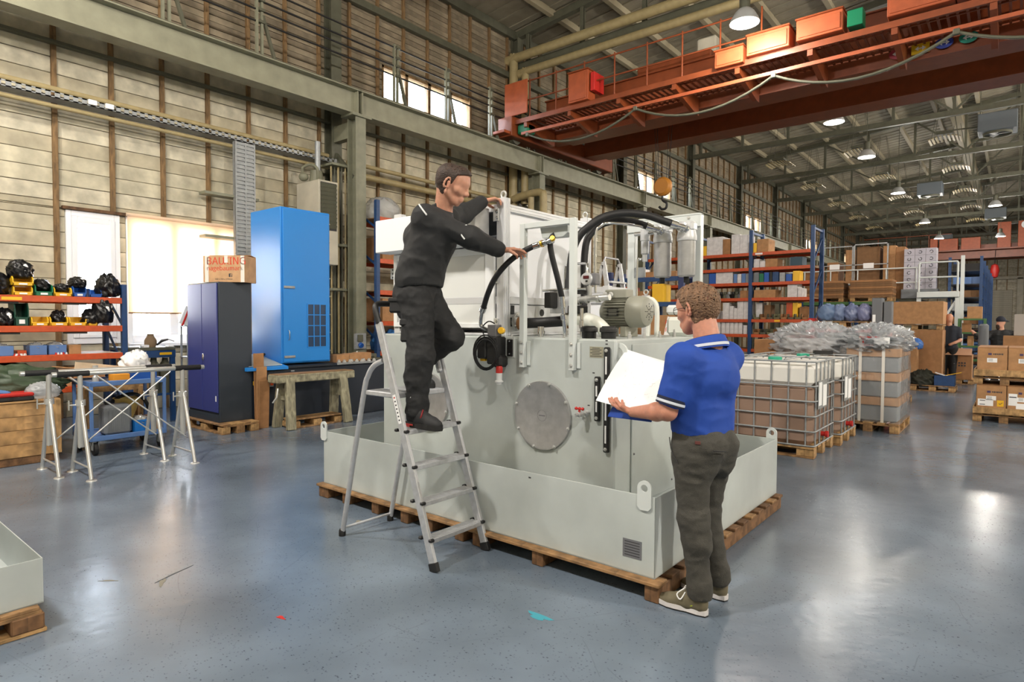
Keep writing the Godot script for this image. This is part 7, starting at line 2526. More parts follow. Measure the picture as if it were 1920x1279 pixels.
func mezzanine() -> void:
	var t := thing("mezzanine", "steel mezzanine deck with pale railing and mesh gates behind the pallet rack", "platform", Vector3(-4.4, 0, -24))
	pb(t, "deck", Vector3(-2.6, 2.3, -5.0), Vector3(1.9, 2.42, 0), M.steel_dark)
	for x in [-2.5, -0.4, 1.7]:
		for z in [-0.1, -4.8]:
			pb(t, "column", Vector3(x - 0.08, 0, z - 0.08), Vector3(x + 0.08, 2.3, z + 0.08), M.steel)
	for y in [2.95, 3.43]:
		var g := Geo.new()
		g.tube([Vector3(-2.5, y, 0.0), Vector3(1.9, y, 0.0)], 0.025, 6)
		gp(t, "handrail", g, M.grey_frame)
	for k in 6:
		var g := Geo.new()
		g.tube([Vector3(-2.4 + k * 0.85, 2.42, 0), Vector3(-2.4 + k * 0.85, 3.43, 0)], 0.022, 6)
		gp(t, "rail_post", g, M.grey_frame)
	# framed gates above
	for k in 3:
		var x := -2.1 + k * 1.05
		var g := Geo.new()
		var y1 := 4.25 + k * 0.04
		for q in [[x, 2.9, x + 0.04, y1], [x + 1.0, 2.9, x + 1.04, y1], [x, y1 - 0.04, x + 1.04, y1], [x, 3.6, x + 1.04, 3.63], [x, 2.9, x + 1.04, 2.94]]:
			g.bb(Vector3(q[0], q[1], -0.12), Vector3(q[2], q[3], -0.08))
		gp(t, "gate_frame", g, M.galv)
		pb(t, "notice", Vector3(x + 0.3, 3.48, -0.07), Vector3(x + 0.62, 3.66, -0.065), M.paper)
	var z := -24.25
	var n := ["first", "second", "third", "fourth", "fifth", "sixth", "seventh"]
	var rs := [[-5.987, 3.159, -5.567, 3.678], [-5.265, 3.133, -4.910, 3.753], [-4.678, 3.113, -4.375, 4.165], [-4.333, 3.133, -3.954, 4.251], [-3.961, 3.120, -3.636, 4.224], [-3.535, 3.101, -3.171, 4.229], [-3.164, 2.684, -2.904, 4.166]]
	for k in 7:
		zbox("tall_carton", "tall brown carton on the mezzanine, %s from the left" % n[k], rs[k], z, 1.0, [M.carton2, M.carton2, M.carton, M.carton_dark, M.carton_dark, M.carton, M.carton2][k], "box", "", 2.42)
	# flattened cartons on pallets in front, at the deck edge
	var st := thing("green_rack", "green beamed rack carrying flat carton stacks below the mezzanine railing", "shelving", Vector3(-4.4, 0, -23.2))
	for x in [-1.3, 0.2, 1.5]:
		for q in [-0.5, 0.5]:
			pb(st, "upright", Vector3(x - 0.05, 0, q - 0.05), Vector3(x + 0.05, 2.3, q + 0.05), M.rack_blue)
	for q in [-0.5, 0.5]:
		pb(st, "beam", Vector3(-1.3, 2.2, q - 0.03), Vector3(1.5, 2.3, q + 0.03), M.shelf_green)
	pb(st, "board", Vector3(-1.3, 2.28, -0.5), Vector3(1.5, 2.3, 0.5), M.wood2)
	for k in 2:
		pallet("pallet under the %s stack of flattened cartons" % ["left", "right"][k], Vector3(-5.05 + k * 1.4, 2.302, -23.2))
		var fs := thing("flat_carton_stack", "dark stack of flattened cartons on a pallet, the %s one" % ["left", "right"][k], "cartons", Vector3(-5.05 + k * 1.4, 2.447, -23.2), 0, "flattened carton stacks")
		for j in 8:
			part(fs, "flat_carton", bm(Vector3(1.2, 0.068, 0.8), 0.003), [M.carton_dark, M.carton2, M.carton_dark][j % 3], Vector3(0.008 * (j % 3 - 1), 0.035 + j * 0.07, 0.01 * (j % 2)))
	# the white appliance boxes with a dark ring print: 3 by 6
	for c in 3:
		for r in 6:
			var x0 := [-2.9, -2.6, -2.3][c] as float
			var o := thing("printed_white_box", "pale box with a dark ring print, %s column, %s row from the bottom" % [["left", "middle", "right"][c], ["first", "second", "third", "fourth", "fifth", "top"][r]], "box", Vector3(x0 + 0.148, 2.72 + r * 0.222, -24.2), 0, "pale printed boxes on the mezzanine")
			part(o, "box_body", bm(Vector3(0.294, 0.219, 0.4), 0.004), mat("lilac_box", C(180, 178, 190), 0.6), Vector3(0, 0.11, 0))
			var g := Geo.new()
			var p := []
			for k in 11:
				var a := -0.6 + TAU * 0.8 * k / 10.0 + (c + r) * 0.7
				p.push_back(Vector3(cos(a) * 0.045, 0.1 + sin(a) * 0.045, 0.202))
			g.tube(p, 0.009, 5)
			gp(o, "ring_print", g, M.print)
	pb(thing("box_plinth", "pale plinth under the printed white boxes", "plinth", Vector3(-2.45, 0, -24.2)), "plinth_body", Vector3(-0.5, 2.42, -0.3), Vector3(0.5, 2.72, 0.3), M.grey_can)
	# stair platform right of the boxes
	var pf := thing("stair_platform", "pale steel stair platform with a railing gate right of the printed boxes", "platform", Vector3(-1.7, 0, -23.6))
	pb(pf, "platform_deck", Vector3(-0.75, 2.42, -1.0), Vector3(0.35, 2.6, 0.3), M.grey_frame, 0.01)
	for x in [-0.7, 0.3]:
		pb(pf, "column", Vector3(x - 0.06, 0, 0.1), Vector3(x + 0.06, 2.42, 0.22), M.grey_frame, 0.006)
		var g := Geo.new()
		g.tube([Vector3(x, 2.6, 0.28), Vector3(x, 3.48, 0.28), Vector3(x + (0.04 if x < 0 else -0.04), 3.52, 0.28)], 0.03, 8)
		gp(pf, "rail_post", g, M.grey_frame)
	for y in [3.05, 3.52]:
		var g := Geo.new()
		g.tube([Vector3(-0.7, y, 0.28), Vector3(0.3, y, 0.28)], 0.026, 8)
		gp(pf, "handrail", g, M.grey_frame)
	pb(pf, "tall_post", Vector3(0.36, 0, 0.1), Vector3(0.46, 3.7, 0.2), M.grey_frame, 0.006)
	var br := Geo.new()
	br.bar(Vector3(0.25, 2.3, 0.16), Vector3(-0.3, 1.2, 0.16), 0.05, 0.06)
	gp(pf, "diagonal_brace", br, M.grey_frame)
	# blue bags on a pallet held up by the red stacker
	var rd := thing("red_stacker", "red pallet lifting frame with a grey mast, carrying bagged goods", "lift", Vector3(-3.0, 0, -16.4))
	pb(rd, "fork_beam", Vector3(-0.95, 1.38, -0.3), Vector3(0.6, 1.5, 0.3), M.red, 0.01)
	pb(rd, "red_post", Vector3(-0.95, 0, -0.1), Vector3(-0.78, 1.72, 0.1), M.red, 0.01)
	pb(rd, "red_post", Vector3(0.72, 0, -0.2), Vector3(0.8, 1.75, 0.0), M.red, 0.01)
	pb(rd, "mast", Vector3(0.45, 0, 0.0), Vector3(0.66, 2.18, 0.3), mat("mast", C(104, 106, 110), 0.5), 0.01)
	var ms := pb(rd, "mast_box", Vector3(0.68, 1.4, 0.0), Vector3(0.84, 2.1, 0.25), M.mast, 0.01)
	pb(rd, "label_sheet", Vector3(0.47, 1.58, 0.301), Vector3(0.53, 1.8, 0.303), M.paper)
	pallet("wooden pallet with blue bags on the red lifting frame", Vector3(-3.14, 1.5, -16.4), 0, 0.86, 0.8)
	for k in 4:
		var b := thing("blue_bag", "bluish clear bag on the lifted pallet, %s from the left" % n[k], "bag", Vector3(-3.5 + k * 0.26, 1.82, -16.3), 0, "bluish bags on the red lift")
		gp(b, "bag_body", blob(V0, Vector3(0.15 if k else 0.22, 0.22, 0.2), 120 + k, 0.25, 5.0), mat("bagblue%d" % k, C(104 + k * 6, 126, 160), 0.3))
	# hanging red hook block of the far crane
	var hk := thing("red_hook", "red crane hook block hanging before the shutter door", "hook", Vector3(-1.3, 5.6, -59.0))
	var hg := Geo.new()
	hg.lathe([[0, 0.5], [0.2, 0.4], [0.3, 0.0], [0.2, -0.5], [0, -0.6]], Transform3D(), 10)
	gp(hk, "hook_body", hg, M.red)
	hg = Geo.new()
	hg.tube([Vector3(0, 0.4, 0), Vector3(0, 1.7, -1.1)], 0.02, 5)
	gp(hk, "rope", hg, M.black)


func profile_frame() -> void:
	# aluminium profile machine frame behind the unit
	var t := thing("profile_frame", "aluminium profile machine frame seen behind the motor", "frame", Vector3(-4.35, 0, -7.3))
	for x in [-0.62, 0.25]:
		for z in [-0.35, 0.35]:
			pb(t, "profile_post", Vector3(x - 0.045, 0, z - 0.045), Vector3(x + 0.045, 2.08, z + 0.045), M.alu, 0.003)
	for y in [2.03, 1.92, 1.2]:
		for z in [-0.35, 0.35]:
			pb(t, "profile_rail", Vector3(-0.62, y - 0.04, z - 0.03), Vector3(0.25, y + 0.04, z + 0.03), M.alu, 0.003)
		for x in [-0.62, 0.25]:
			pb(t, "profile_rail", Vector3(x - 0.03, y - 0.04, -0.35), Vector3(x + 0.03, y + 0.04, 0.35), M.alu, 0.003)
	pb(t, "inner_panel", Vector3(-0.55, 1.24, 0.3), Vector3(0.18, 1.86, 0.31), M.panel)
	pb(t, "blue_folder", Vector3(-0.3, 1.3, 0.312), Vector3(-0.22, 1.84, 0.316), M.blue_grey)
	var g := Geo.new()
	g.ball(Vector3(-0.42, 1.74, 0.33), Vector3(0.045, 0.045, 0.02), 12, 8)
	gp(t, "black_knob", g, M.black)
	var rp := []
	for k in 13:
		rp.push_back(Vector3(0.62 + cos(TAU * k / 12) * 0.03, 2.0 + sin(TAU * k / 12) * 0.03, 0))
	g = Geo.new()
	g.tube(rp, 0.01, 6)
	gp(t, "eye_bolt", g, M.zinc)
	pb(t, "profile_post", Vector3(0.58, 0, -0.04), Vector3(0.66, 1.96, 0.04), M.alu, 0.003)
	pb(t, "profile_rail", Vector3(0.25, 1.84, -0.03), Vector3(0.62, 1.92, 0.03), M.alu, 0.003)
	# step ladder behind it
	var l := thing("rear_ladder", "aluminium step ladder standing far behind the motor", "ladder", Vector3(-5.0, 0, -8.6))
	for z in [-0.25, 0.25]:
		g = Geo.new()
		g.bar(Vector3(0.45, 0, z), Vector3(0.0, 2.55, z), 0.03, 0.07)
		gp(l, "front_rail", g, M.ladder)
		g = Geo.new()
		g.bar(Vector3(-0.6, 0, z), Vector3(-0.02, 2.5, z), 0.03, 0.05)
		gp(l, "rear_leg", g, M.ladder)
	for k in 8:
		pb(l, "step", Vector3(0.4 - k * 0.052, 0.26 + k * 0.28, -0.24), Vector3(0.5 - k * 0.052, 0.29 + k * 0.28, 0.24), M.ladder, 0.004)
	g = Geo.new()
	g.tube([Vector3(0, 2.55, -0.25), Vector3(0, 2.62, -0.2), Vector3(0, 2.62, 0.2), Vector3(0, 2.55, 0.25)], 0.015, 8)
	gp(l, "handrail", g, M.ladder)
	# blue shelf with cartons between the filters
	var s := thing("blue_shelf", "dark blue shelf with cartons seen between the two oil filters", "shelving", Vector3(-6.1, 0, -12.5))
	for x in [-1.2, 0.55]:
		for z in [-0.6, 0.0]:
			pb(s, "upright", Vector3(x - 0.06, 0, z - 0.05), Vector3(x + 0.06, 2.75, z + 0.05), mat("navy", C(36, 48, 92), 0.5), 0.005)
	for y in [1.0, 1.62, 2.05, 2.6]:
		pb(s, "beam", Vector3(-1.2, y - 0.1, -0.02), Vector3(0.55, y, 0.03), M.rack_blue, 0.004)
		pb(s, "shelf_board", Vector3(-1.2, y - 0.03, -0.6), Vector3(0.55, y - 0.005, 0), M.navy)
	var z2 := -12.52
	carton("yellow folded box on the dark blue shelf", Vector3(-6.25, 2.05, -12.9), Vector3(-5.98, 2.45, z2), M.yellow, "", false)
	carton("brown carton on the dark blue shelf beside the yellow box", Vector3(-6.7, 2.05, -12.9), Vector3(-6.3, 2.3, z2), M.carton2, "", false)
	carton("orange brown carton at the left of the dark blue shelf", Vector3(-7.15, 2.05, -12.9), Vector3(-6.75, 2.4, z2), M.rack_orange, "", false)
	carton("white box on top of the dark blue shelf", Vector3(-6.9, 2.6, -12.9), Vector3(-6.5, 2.8, z2), M.carton_white, "", false)
	carton("long low carton on top of the dark blue shelf", Vector3(-6.45, 2.6, -12.9), Vector3(-5.7, 2.72, z2), M.carton2, "", false)
	# carton with red print behind the man's head
	var c := carton("brown carton with broad red and white print behind the motor", Vector3(-4.55, 0.6, -9.4), Vector3(-3.75, 1.72, -8.9), M.carton2, "", false)
	part(c, "printed_band", bm(Vector3(0.34, 0.42, 0.002)), M.paper, Vector3(0.1, 0.86, 0.252), zb(-12))
	for k in 3:
		text(c, "FRAGILE", 0.09, M.print_red, Vector3(0.1, 0.98 - k * 0.12, 0.254), zb(-12))
	carton("plain brown carton on the floor under the red printed one", Vector3(-4.6, 0.0, -9.45), Vector3(-3.7, 0.6, -8.85), M.carton_dark, "", false)
	carton("brown carton low behind the motor, left of the printed one", Vector3(-5.4, 0.0, -9.8), Vector3(-4.7, 1.55, -9.2), M.carton, "", false)


func roof_heaters() -> void:
	var src: Node3D
	var rows := [-8.1, -5.05, -2.2]
	var zs := [-28.3, -33.9, -39.8, -45.6, -51.4]
	for r in 3:
		for k in 5:
			var lab := "striped radiant heater under the roof, %s in the %s row" % [["nearest", "second", "third", "fourth", "farthest"][k], ["left", "middle", "right"][r]]
			var at := Vector3(rows[r], 8.55, zs[k])
			if src:
				copy(src, lab, at, 0)
				continue
			src = thing("radiant_heater", lab, "heater", at, 0, "striped radiant heaters under the roof")
			for j in 9:
				var a := (j - 4) * 0.17
				part(src, "heater_slat", bm(Vector3(0.07, 0.03, 0.95), 0.006), M.pipe, Vector3(sin(a) * 0.75, cos(a) * 0.4 - 0.4, 0), zb(-rad_to_deg(a) * 0.8))
			pb(src, "heater_hood", Vector3(-0.25, 0.08, -0.4), Vector3(0.25, 0.16, 0.4), M.steel_dark, 0.02)
			var g := Geo.new()
			for q in [[-0.4, -0.4], [0.4, -0.4], [-0.4, 0.4], [0.4, 0.4]]:
				g.tube([Vector3(q[0], -0.05, q[1]), Vector3(q[0] * 0.3, 1.9, q[1] * 0.3)], 0.008, 5)
			gp(src, "hanger_wire", g, M.steel_dark).set_meta("kind", "stuff")
	src = null
	var us := [[-0.65, -27.8], [-3.65, -39.3], [-1.15, -50.5], [-4.75, -62.4]]
	for k in 4:
		var lab := "grey boxed unit heater under the roof, %s of four" % ["nearest", "second", "third", "farthest"][k]
		var at := Vector3(us[k][0], 8.35, us[k][1])
		if src:
			copy(src, lab, at, 0)
			continue
		src = thing("unit_heater", lab, "heater", at, 0, "grey unit heaters under the roof")
		pb(src, "heater_box", Vector3(-0.55, 0, -0.5), Vector3(0.55, 0.62, 0.5), mat("heater_grey", C(96, 104, 110), 0.5), 0.02)
		var g := Geo.new()
		g.lathe([[0.3, 0.05], [0.42, 0.0], [0.42, -0.08], [0.4, -0.08]], Transform3D(), 24)
		gp(src, "fan_ring", g, M.steel_dark)
		for j in 3:
			part(src, "fan_blade", bm(Vector3(0.34, 0.012, 0.14), 0.004), M.white, Vector3(cos(j * 2.1) * 0.2, -0.04, sin(j * 2.1) * 0.2), yb(-rad_to_deg(j * 2.1)) * xb(22))
		g = Geo.new()
		for q in [-0.5, 0.5]:
			g.tube([Vector3(q, 0.62, 0), Vector3(q, 2.6, 0)], 0.012, 5)
		gp(src, "hanger", g, M.steel_dark)
		g = Geo.new()
		g.tube([Vector3(-0.55, 0.3, 0), Vector3(-1.8, 0.35, 0)], 0.03, 6)
		gp(src, "supply_pipe", g, M.steel_dark)


# ---------- people: bones joined by a smooth minimum, meshed as surface nets ----------
# bone: [a, ra, b, rb] or [a, ra, b, rb, flat direction, flat factor]; planes are [point, normal], kept where dot < 0
func skin_mesh(g: Geo, bones: Array, cell: float, k: float, folds := 0.0, fold_f := 9.0, all_planes: Array = [], any_planes: Array = [], seed_ := 3) -> void:
	var lo := Vector3.ONE * 1e9
	var hi := -lo
	for b in bones:
		for e in [[b[0], b[1]], [b[2], b[3]]]:
			var r: Vector3 = Vector3.ONE * (e[1] + k + cell * 3.0)
			lo = lo.min(e[0] - r)
			hi = hi.max(e[0] + r)
	var nx := int((hi.x - lo.x) / cell) + 2
	var ny := int((hi.y - lo.y) / cell) + 2
	var nz := int((hi.z - lo.z) / cell) + 2
	var sxy := nx * ny
	var d := PackedFloat32Array()
	d.resize(sxy * nz)
	d.fill(1.0)
	var ik := 1.0 / k
	for b in bones:
		var a: Vector3 = b[0]
		var ra: float = b[1]
		var ab: Vector3 = b[2] - a
		var rb: float = b[3]
		var l2 := maxf(ab.length_squared(), 1e-9)
		var flat: bool = b.size() > 4
		var fd: Vector3 = b[4] if flat else Vector3.ZERO
		var ff: float = (1.0 / b[5] - 1.0) if flat else 0.0
		var fs: float = minf(1.0, b[5]) if flat else 1.0
		var rm: float = maxf(ra, rb) + k + cell * 2.0
		var bl: Vector3 = (a.min(b[2]) - Vector3.ONE * rm - lo) / cell
		var bh: Vector3 = (a.max(b[2]) + Vector3.ONE * rm - lo) / cell
		for z in range(maxi(0, int(bl.z)), mini(nz, int(bh.z) + 2)):
			for y in range(maxi(0, int(bl.y)), mini(ny, int(bh.y) + 2)):
				var row := z * sxy + y * nx
				var p := Vector3(0, lo.y + y * cell, lo.z + z * cell)
				for x in range(maxi(0, int(bl.x)), mini(nx, int(bh.x) + 2)):
					p.x = lo.x + x * cell
					var v := p - a
					var t := clampf(v.dot(ab) / l2, 0.0, 1.0)
					v -= ab * t
					if flat:
						v += fd * (v.dot(fd) * ff)
					var q := (v.length() - (ra + (rb - ra) * t)) * fs
					var o := d[row + x]
					var h := maxf(k - absf(q - o), 0.0) * ik
					d[row + x] = minf(q, o) - h * h * k * 0.25
	if folds > 0.0 or all_planes.size() or any_planes.size():
		var f := FastNoiseLite.new()
		f.seed = seed_
		f.frequency = fold_f
		f.noise_type = FastNoiseLite.TYPE_SIMPLEX_SMOOTH
		f.fractal_type = FastNoiseLite.FRACTAL_RIDGED
		f.fractal_octaves = 2
		var band := cell * 3.0 + folds
		for i in d.size():
			var o := d[i]
			if o > band:
				continue
			var p := lo + Vector3(i % nx, (i / nx) % ny, i / sxy) * cell
			if folds > 0.0 and o > -band:
				o -= folds * f.get_noise_3d(p.x, p.y * 1.5, p.z)
			for c in all_planes:
				o = maxf(o, (p - c[0]).dot(c[1]))
			if any_planes.size():
				var m := 1e9
				for c in any_planes:
					m = minf(m, (p - c[0]).dot(c[1]))
				o = maxf(o, m)
			d[i] = o
	# surface nets
	var ids := {}
	var offs := [0, 1, nx, nx + 1, sxy, sxy + 1, sxy + nx, sxy + nx + 1]
	var edges := [[0, 1], [2, 3], [4, 5], [6, 7], [0, 2], [1, 3], [4, 6], [5, 7], [0, 4], [1, 5], [2, 6], [3, 7]]
	for z in nz - 1:
		for y in ny - 1:
			var row := z * sxy + y * nx
			for x in nx - 1:
				var i := row + x
				var d0 := d[i]
				if d0 > cell * 2.0 or d0 < -cell * 2.0:
					continue
				var mask := 0
				for c in 8:
					if d[i + offs[c]] < 0.0:
						mask |= 1 << c
				if mask == 0 or mask == 255:
					continue
				var s := Vector3.ZERO
				var n := 0
				for e in edges:
					var ea: int = e[0]
					var eb: int = e[1]
					if ((mask >> ea) & 1) == ((mask >> eb) & 1):
						continue
					var da := d[i + offs[ea]]
					var t := da / (da - d[i + offs[eb]])
					s += Vector3(lerpf(ea & 1, eb & 1, t), lerpf((ea >> 1) & 1, (eb >> 1) & 1, t), lerpf(ea >> 2, eb >> 2, t))
					n += 1
				s /= n
				var gr := Vector3(d[i + 1] - d0 + d[i + offs[7]] - d[i + offs[6]], d[i + nx] - d0 + d[i + offs[7]] - d[i + offs[5]], d[i + sxy] - d0 + d[i + offs[7]] - d[i + offs[3]])
				ids[i] = g.v.size()
				g.v.push_back(lo + (Vector3(x, y, z) + s) * cell)
				g.n.push_back(gr.normalized())
				g.u.push_back(Vector2.ZERO)
	var axes := [[1, nx, sxy], [nx, sxy, 1], [sxy, 1, nx]]
	for i in ids:
		var neg: bool = d[i] < 0.0
		for a in 3:
			var j: int = i + axes[a][0]
			if (d[j] < 0.0) == neg:
				continue
			var u: int = axes[a][1]
			var w: int = axes[a][2]
			var q0: int = ids.get(i, -1)
			var q1: int = ids.get(i - u, -1)
			var q2: int = ids.get(i - u - w, -1)
			var q3: int = ids.get(i - w, -1)
			if q0 < 0 or q1 < 0 or q2 < 0 or q3 < 0:
				continue
			if neg:
				g.t.append_array([q0, q2, q1, q0, q3, q2])
			else:
				g.t.append_array([q0, q1, q2, q0, q2, q3])


# a frame: origin, forward, left, up
func frame(o: Vector3, f: Vector3, up := Vector3.UP) -> Transform3D:
	var l := up.cross(f).normalized()
	var u := f.cross(l).normalized()
	return Transform3D(Basis(f.normalized(), l, u), o)


func hb(xf: Transform3D, a: Vector3, ra: float, b: Vector3, rb: float) -> Array:
	return [xf * a, ra * xf.basis.x.length(), xf * b, rb * xf.basis.x.length()]


# head in the frame (forward, left, up), its origin midway between the ears
func head_bones(xf: Transform3D) -> Array:
	var B := []
	var q := [
		[-0.035, 0, 0.04, 0.074, 0.03, 0, 0.045, 0.07], [-0.03, 0, 0.0, 0.066, 0.03, 0, 0.0, 0.062],
		[0.04, 0, 0.02, 0.056, 0.048, 0, -0.055, 0.042], [0.068, 0, -0.092, 0.018, 0.06, 0, -0.08, 0.03],
		[0.0, 0.05, -0.045, 0.018, 0.056, 0.022, -0.086, 0.02], [0.0, -0.05, -0.045, 0.018, 0.056, -0.022, -0.086, 0.02],
		[0.084, 0, 0.022, 0.009, 0.112, 0, -0.018, 0.011], [0.1, 0.011, -0.024, 0.008, 0.1, -0.011, -0.024, 0.008],
		[0.078, 0.034, 0.04, 0.01, 0.086, 0.01, 0.036, 0.01], [0.078, -0.034, 0.04, 0.01, 0.086, -0.01, 0.036, 0.01],
		[0.056, 0.046, -0.012, 0.02, 0.072, 0.03, -0.02, 0.016], [0.056, -0.046, -0.012, 0.02, 0.072, -0.03, -0.02, 0.016],
		[0.086, 0.016, -0.055, 0.0075, 0.086, -0.016, -0.055, 0.0075], [0.084, 0.014, -0.067, 0.009, 0.084, -0.014, -0.067, 0.009],
	]
	for e in q:
		B.push_back(hb(xf, Vector3(e[0], e[1], e[2]), e[3], Vector3(e[4], e[5], e[6]), e[7]))
	return B


func ear_bones(xf: Transform3D) -> Array:
	var B := []
	for s in [1.0, -1.0]:
		var p := []
		for k in 8:
			var a := -1.1 + 4.4 * k / 7.0
			p.push_back(Vector3(-0.012 - sin(a) * 0.014 - 0.004 * k / 7.0, s * (0.077 + 0.007 * sin(a * 0.9 + 0.4)), 0.006 + cos(a + 0.25) * 0.03))
		for k in 7:
			B.push_back(hb(xf, p[k], 0.0055, p[k + 1], 0.0055))
		B.push_back(hb(xf, Vector3(-0.006, s * 0.072, 0.01), 0.011, Vector3(-0.002, s * 0.074, -0.018), 0.008))
	return B


# five fingers: wrist, pointing dir, palm normal (out of the palm); curl per finger in radians; thumb on the side of across
func hand_bones(wrist: Vector3, dir: Vector3, palm: Vector3, side: float, curl: Array, s := 1.0, spread := 0.07, thumb := 0.5) -> Array:
	var d := dir.normalized()
	var n := (palm - d * palm.dot(d)).normalized()
	var a := d.cross(n) * side
	var B := []
	for k in 4:
		var o := (1.5 - k) * 0.021 * s
		var base := wrist + d * (0.088 - 0.004 * absf(k - 1.2)) * s + a * o
		B.push_back([wrist + d * 0.012 * s + a * o * 0.6, 0.0165 * s, base, 0.0115 * s])
		var seg: Array = [[0.042, 0.026, 0.021], [0.046, 0.029, 0.022], [0.043, 0.027, 0.021], [0.034, 0.021, 0.018]][k]
		var ang: float = curl[k]
		var fd := (d + a * (1.5 - k) * spread).normalized()
		var p := base
		for j in 3:
			var th: float = ang * [0.55, 1.35, 1.9][j]
			var q: Vector3 = p + (fd * cos(th) + n * sin(th)) * seg[j] * s
			B.push_back([p, (0.0098 - 0.0008 * j) * s, q, (0.009 - 0.0008 * j) * s])
			p = q
	var t0 := wrist + d * 0.02 * s + a * 0.022 * s + n * 0.004 * s
	var t1 := t0 + (d * 0.55 + a * 0.75 + n * thumb * 0.5).normalized() * 0.04 * s
	var t2 := t1 + (d * 0.85 + a * 0.25 + n * thumb).normalized() * 0.033 * s
	var t3 := t2 + (d * 0.9 - a * 0.05 + n * thumb).normalized() * 0.027 * s
	B.push_back([t0, 0.015 * s, t1, 0.0125 * s])
	B.push_back([t1, 0.0115 * s, t2, 0.0105 * s])
	B.push_back([t2, 0.0105 * s, t3, 0.009 * s])
	return B


func sole_mesh(xf: Transform3D, h: float, y: float, s := 1.0) -> Geo:
	# outline of a shoe sole in (forward, left); heel at 0
	var o := [[0.0, 0.0], [0.008, 0.026], [0.05, 0.035], [0.11, 0.033], [0.17, 0.044], [0.22, 0.046], [0.265, 0.034], [0.292, 0.01], [0.295, -0.008], [0.27, -0.032], [0.22, -0.044], [0.16, -0.042], [0.1, -0.034], [0.05, -0.035], [0.008, -0.026]]
	var poly := PackedVector2Array()
	for e in o:
		poly.push_back(Vector2(e[0], e[1]) * s)
	var g := Geo.new()
	g.prism(poly, h, Transform3D(Basis(xf.basis.x, xf.basis.y, xf.basis.z), xf.origin + xf.basis.z * y))
	return g


func shoe(parent: Node, xf: Transform3D, upper: Material, sole: Material, tread: Material, laces: Material, dot: Material, s := 1.0) -> void:
	var g := Geo.new()
	var q := [[0.05, 0, 0.055, 0.034, 0.11, 0, 0.05, 0.036], [0.11, 0, 0.05, 0.036, 0.21, 0.002, 0.034, 0.036], [0.21, 0.002, 0.034, 0.036, 0.255, 0, 0.03, 0.03], [0.04, 0, 0.05, 0.034, 0.045, 0, 0.09, 0.036], [0.05, 0, 0.09, 0.036, 0.1, 0, 0.085, 0.032], [0.1, 0, 0.085, 0.03, 0.16, 0, 0.06, 0.03]]
	var B := []
	for e in q:
		B.push_back([xf * (Vector3(e[0], e[1], e[2]) * s), e[3] * s, xf * (Vector3(e[4], e[5], e[6]) * s), e[7] * s])
	skin_mesh(g, B, 0.006, 0.03, 0.0, 9.0, [[xf * Vector3(0, 0, 0.02), -xf.basis.z]])
	var o := gp(parent, "shoe", g, upper)
	gp(o, "sole", sole_mesh(xf, 0.024 * s, 0.008, s), sole)
	gp(o, "tread", sole_mesh(xf, 0.008, 0.0, s * 0.99), tread)
	if laces:
		g = Geo.new()
		for k in 5:
			var f := 0.115 + k * 0.02
			var h := 0.121 - k * 0.013
			g.tube([xf * Vector3(f, 0.026, h - 0.014), xf * Vector3(f + 0.004, 0.0, h + 0.004), xf * Vector3(f, -0.026, h - 0.014)], 0.0038, 6)
		for s2 in [1.0, -1.0]:
			g.tube(spline([xf * Vector3(0.125, 0.0, 0.126), xf * Vector3(0.13, 0.03 * s2, 0.13), xf * Vector3(0.16, 0.05 * s2, 0.1), xf * Vector3(0.14, 0.05 * s2, 0.075), xf * Vector3(0.12, 0.03 * s2, 0.115)], 5), 0.0036, 6)
		gp(o, "laces", g, laces)
	if dot:
		g = Geo.new()
		g.lathe([[0, 0.002], [0.014, 0.002], [0.014, 0]], along(xf.basis.y, xf * Vector3(0.085, 0.0395, 0.062)), 14)
		g.box(xf * Vector3(0.012, 0, 0.075), Vector3(0.004, 0.05, 0.012))
		gp(o, "lime_mark", g, dot)


func people() -> void:
	var sk := mat("skin", C(206, 150, 124), 0.5, 0.0, "soft", 6.0)
	sk.subsurf_scatter_enabled = true
	sk.subsurf_scatter_strength = 0.12
	var sk2 := mat("skin2", C(204, 142, 118), 0.5, 0.0, "soft", 6.0)
	sk2.subsurf_scatter_enabled = true
	sk2.subsurf_scatter_strength = 0.12
	mat("jacket", C(30, 31, 33), 0.75, 0.0, "", 1.0, "weave", 0.25)
	M.jacket.uv1_scale = Vector3.ONE * 14
	mat("trouser", C(25, 26, 28), 0.8, 0.0, "", 1.0, "weave", 0.25)
	M.trouser.uv1_scale = Vector3.ONE * 14
	mat("polo", C(22, 66, 158), 0.75, 0.0, "", 1.0, "weave", 0.3)
	M.polo.uv1_scale = Vector3.ONE * 16
	mat("chino", C(66, 64, 58), 0.8, 0.0, "soft", 3.0, "weave", 0.25)
	mat("hair_dark", C(66, 48, 38), 0.65, 0.0, "grain", 6.0)
	mat("hair_light", C(138, 104, 76), 0.65, 0.0, "grain", 6.0)
	mat("reflect", C(214, 216, 216), 0.3)
	mat("stripe", C(206, 212, 222), 0.7)
	mat("navy_stripe", C(18, 26, 54), 0.7)
	mat("olive_shoe", C(112, 104, 82), 0.75, 0.0, "soft", 5.0)
	mat("lime", C(160, 176, 40), 0.6)
	fitter()
	engineer()
	far_men()


func seam(parent: Node, called: String, pts: Array, r: float, m: Material) -> void:
	var g := Geo.new()
	g.tube(spline(pts, 5), r, 6)
	gp(parent, called, g, m)


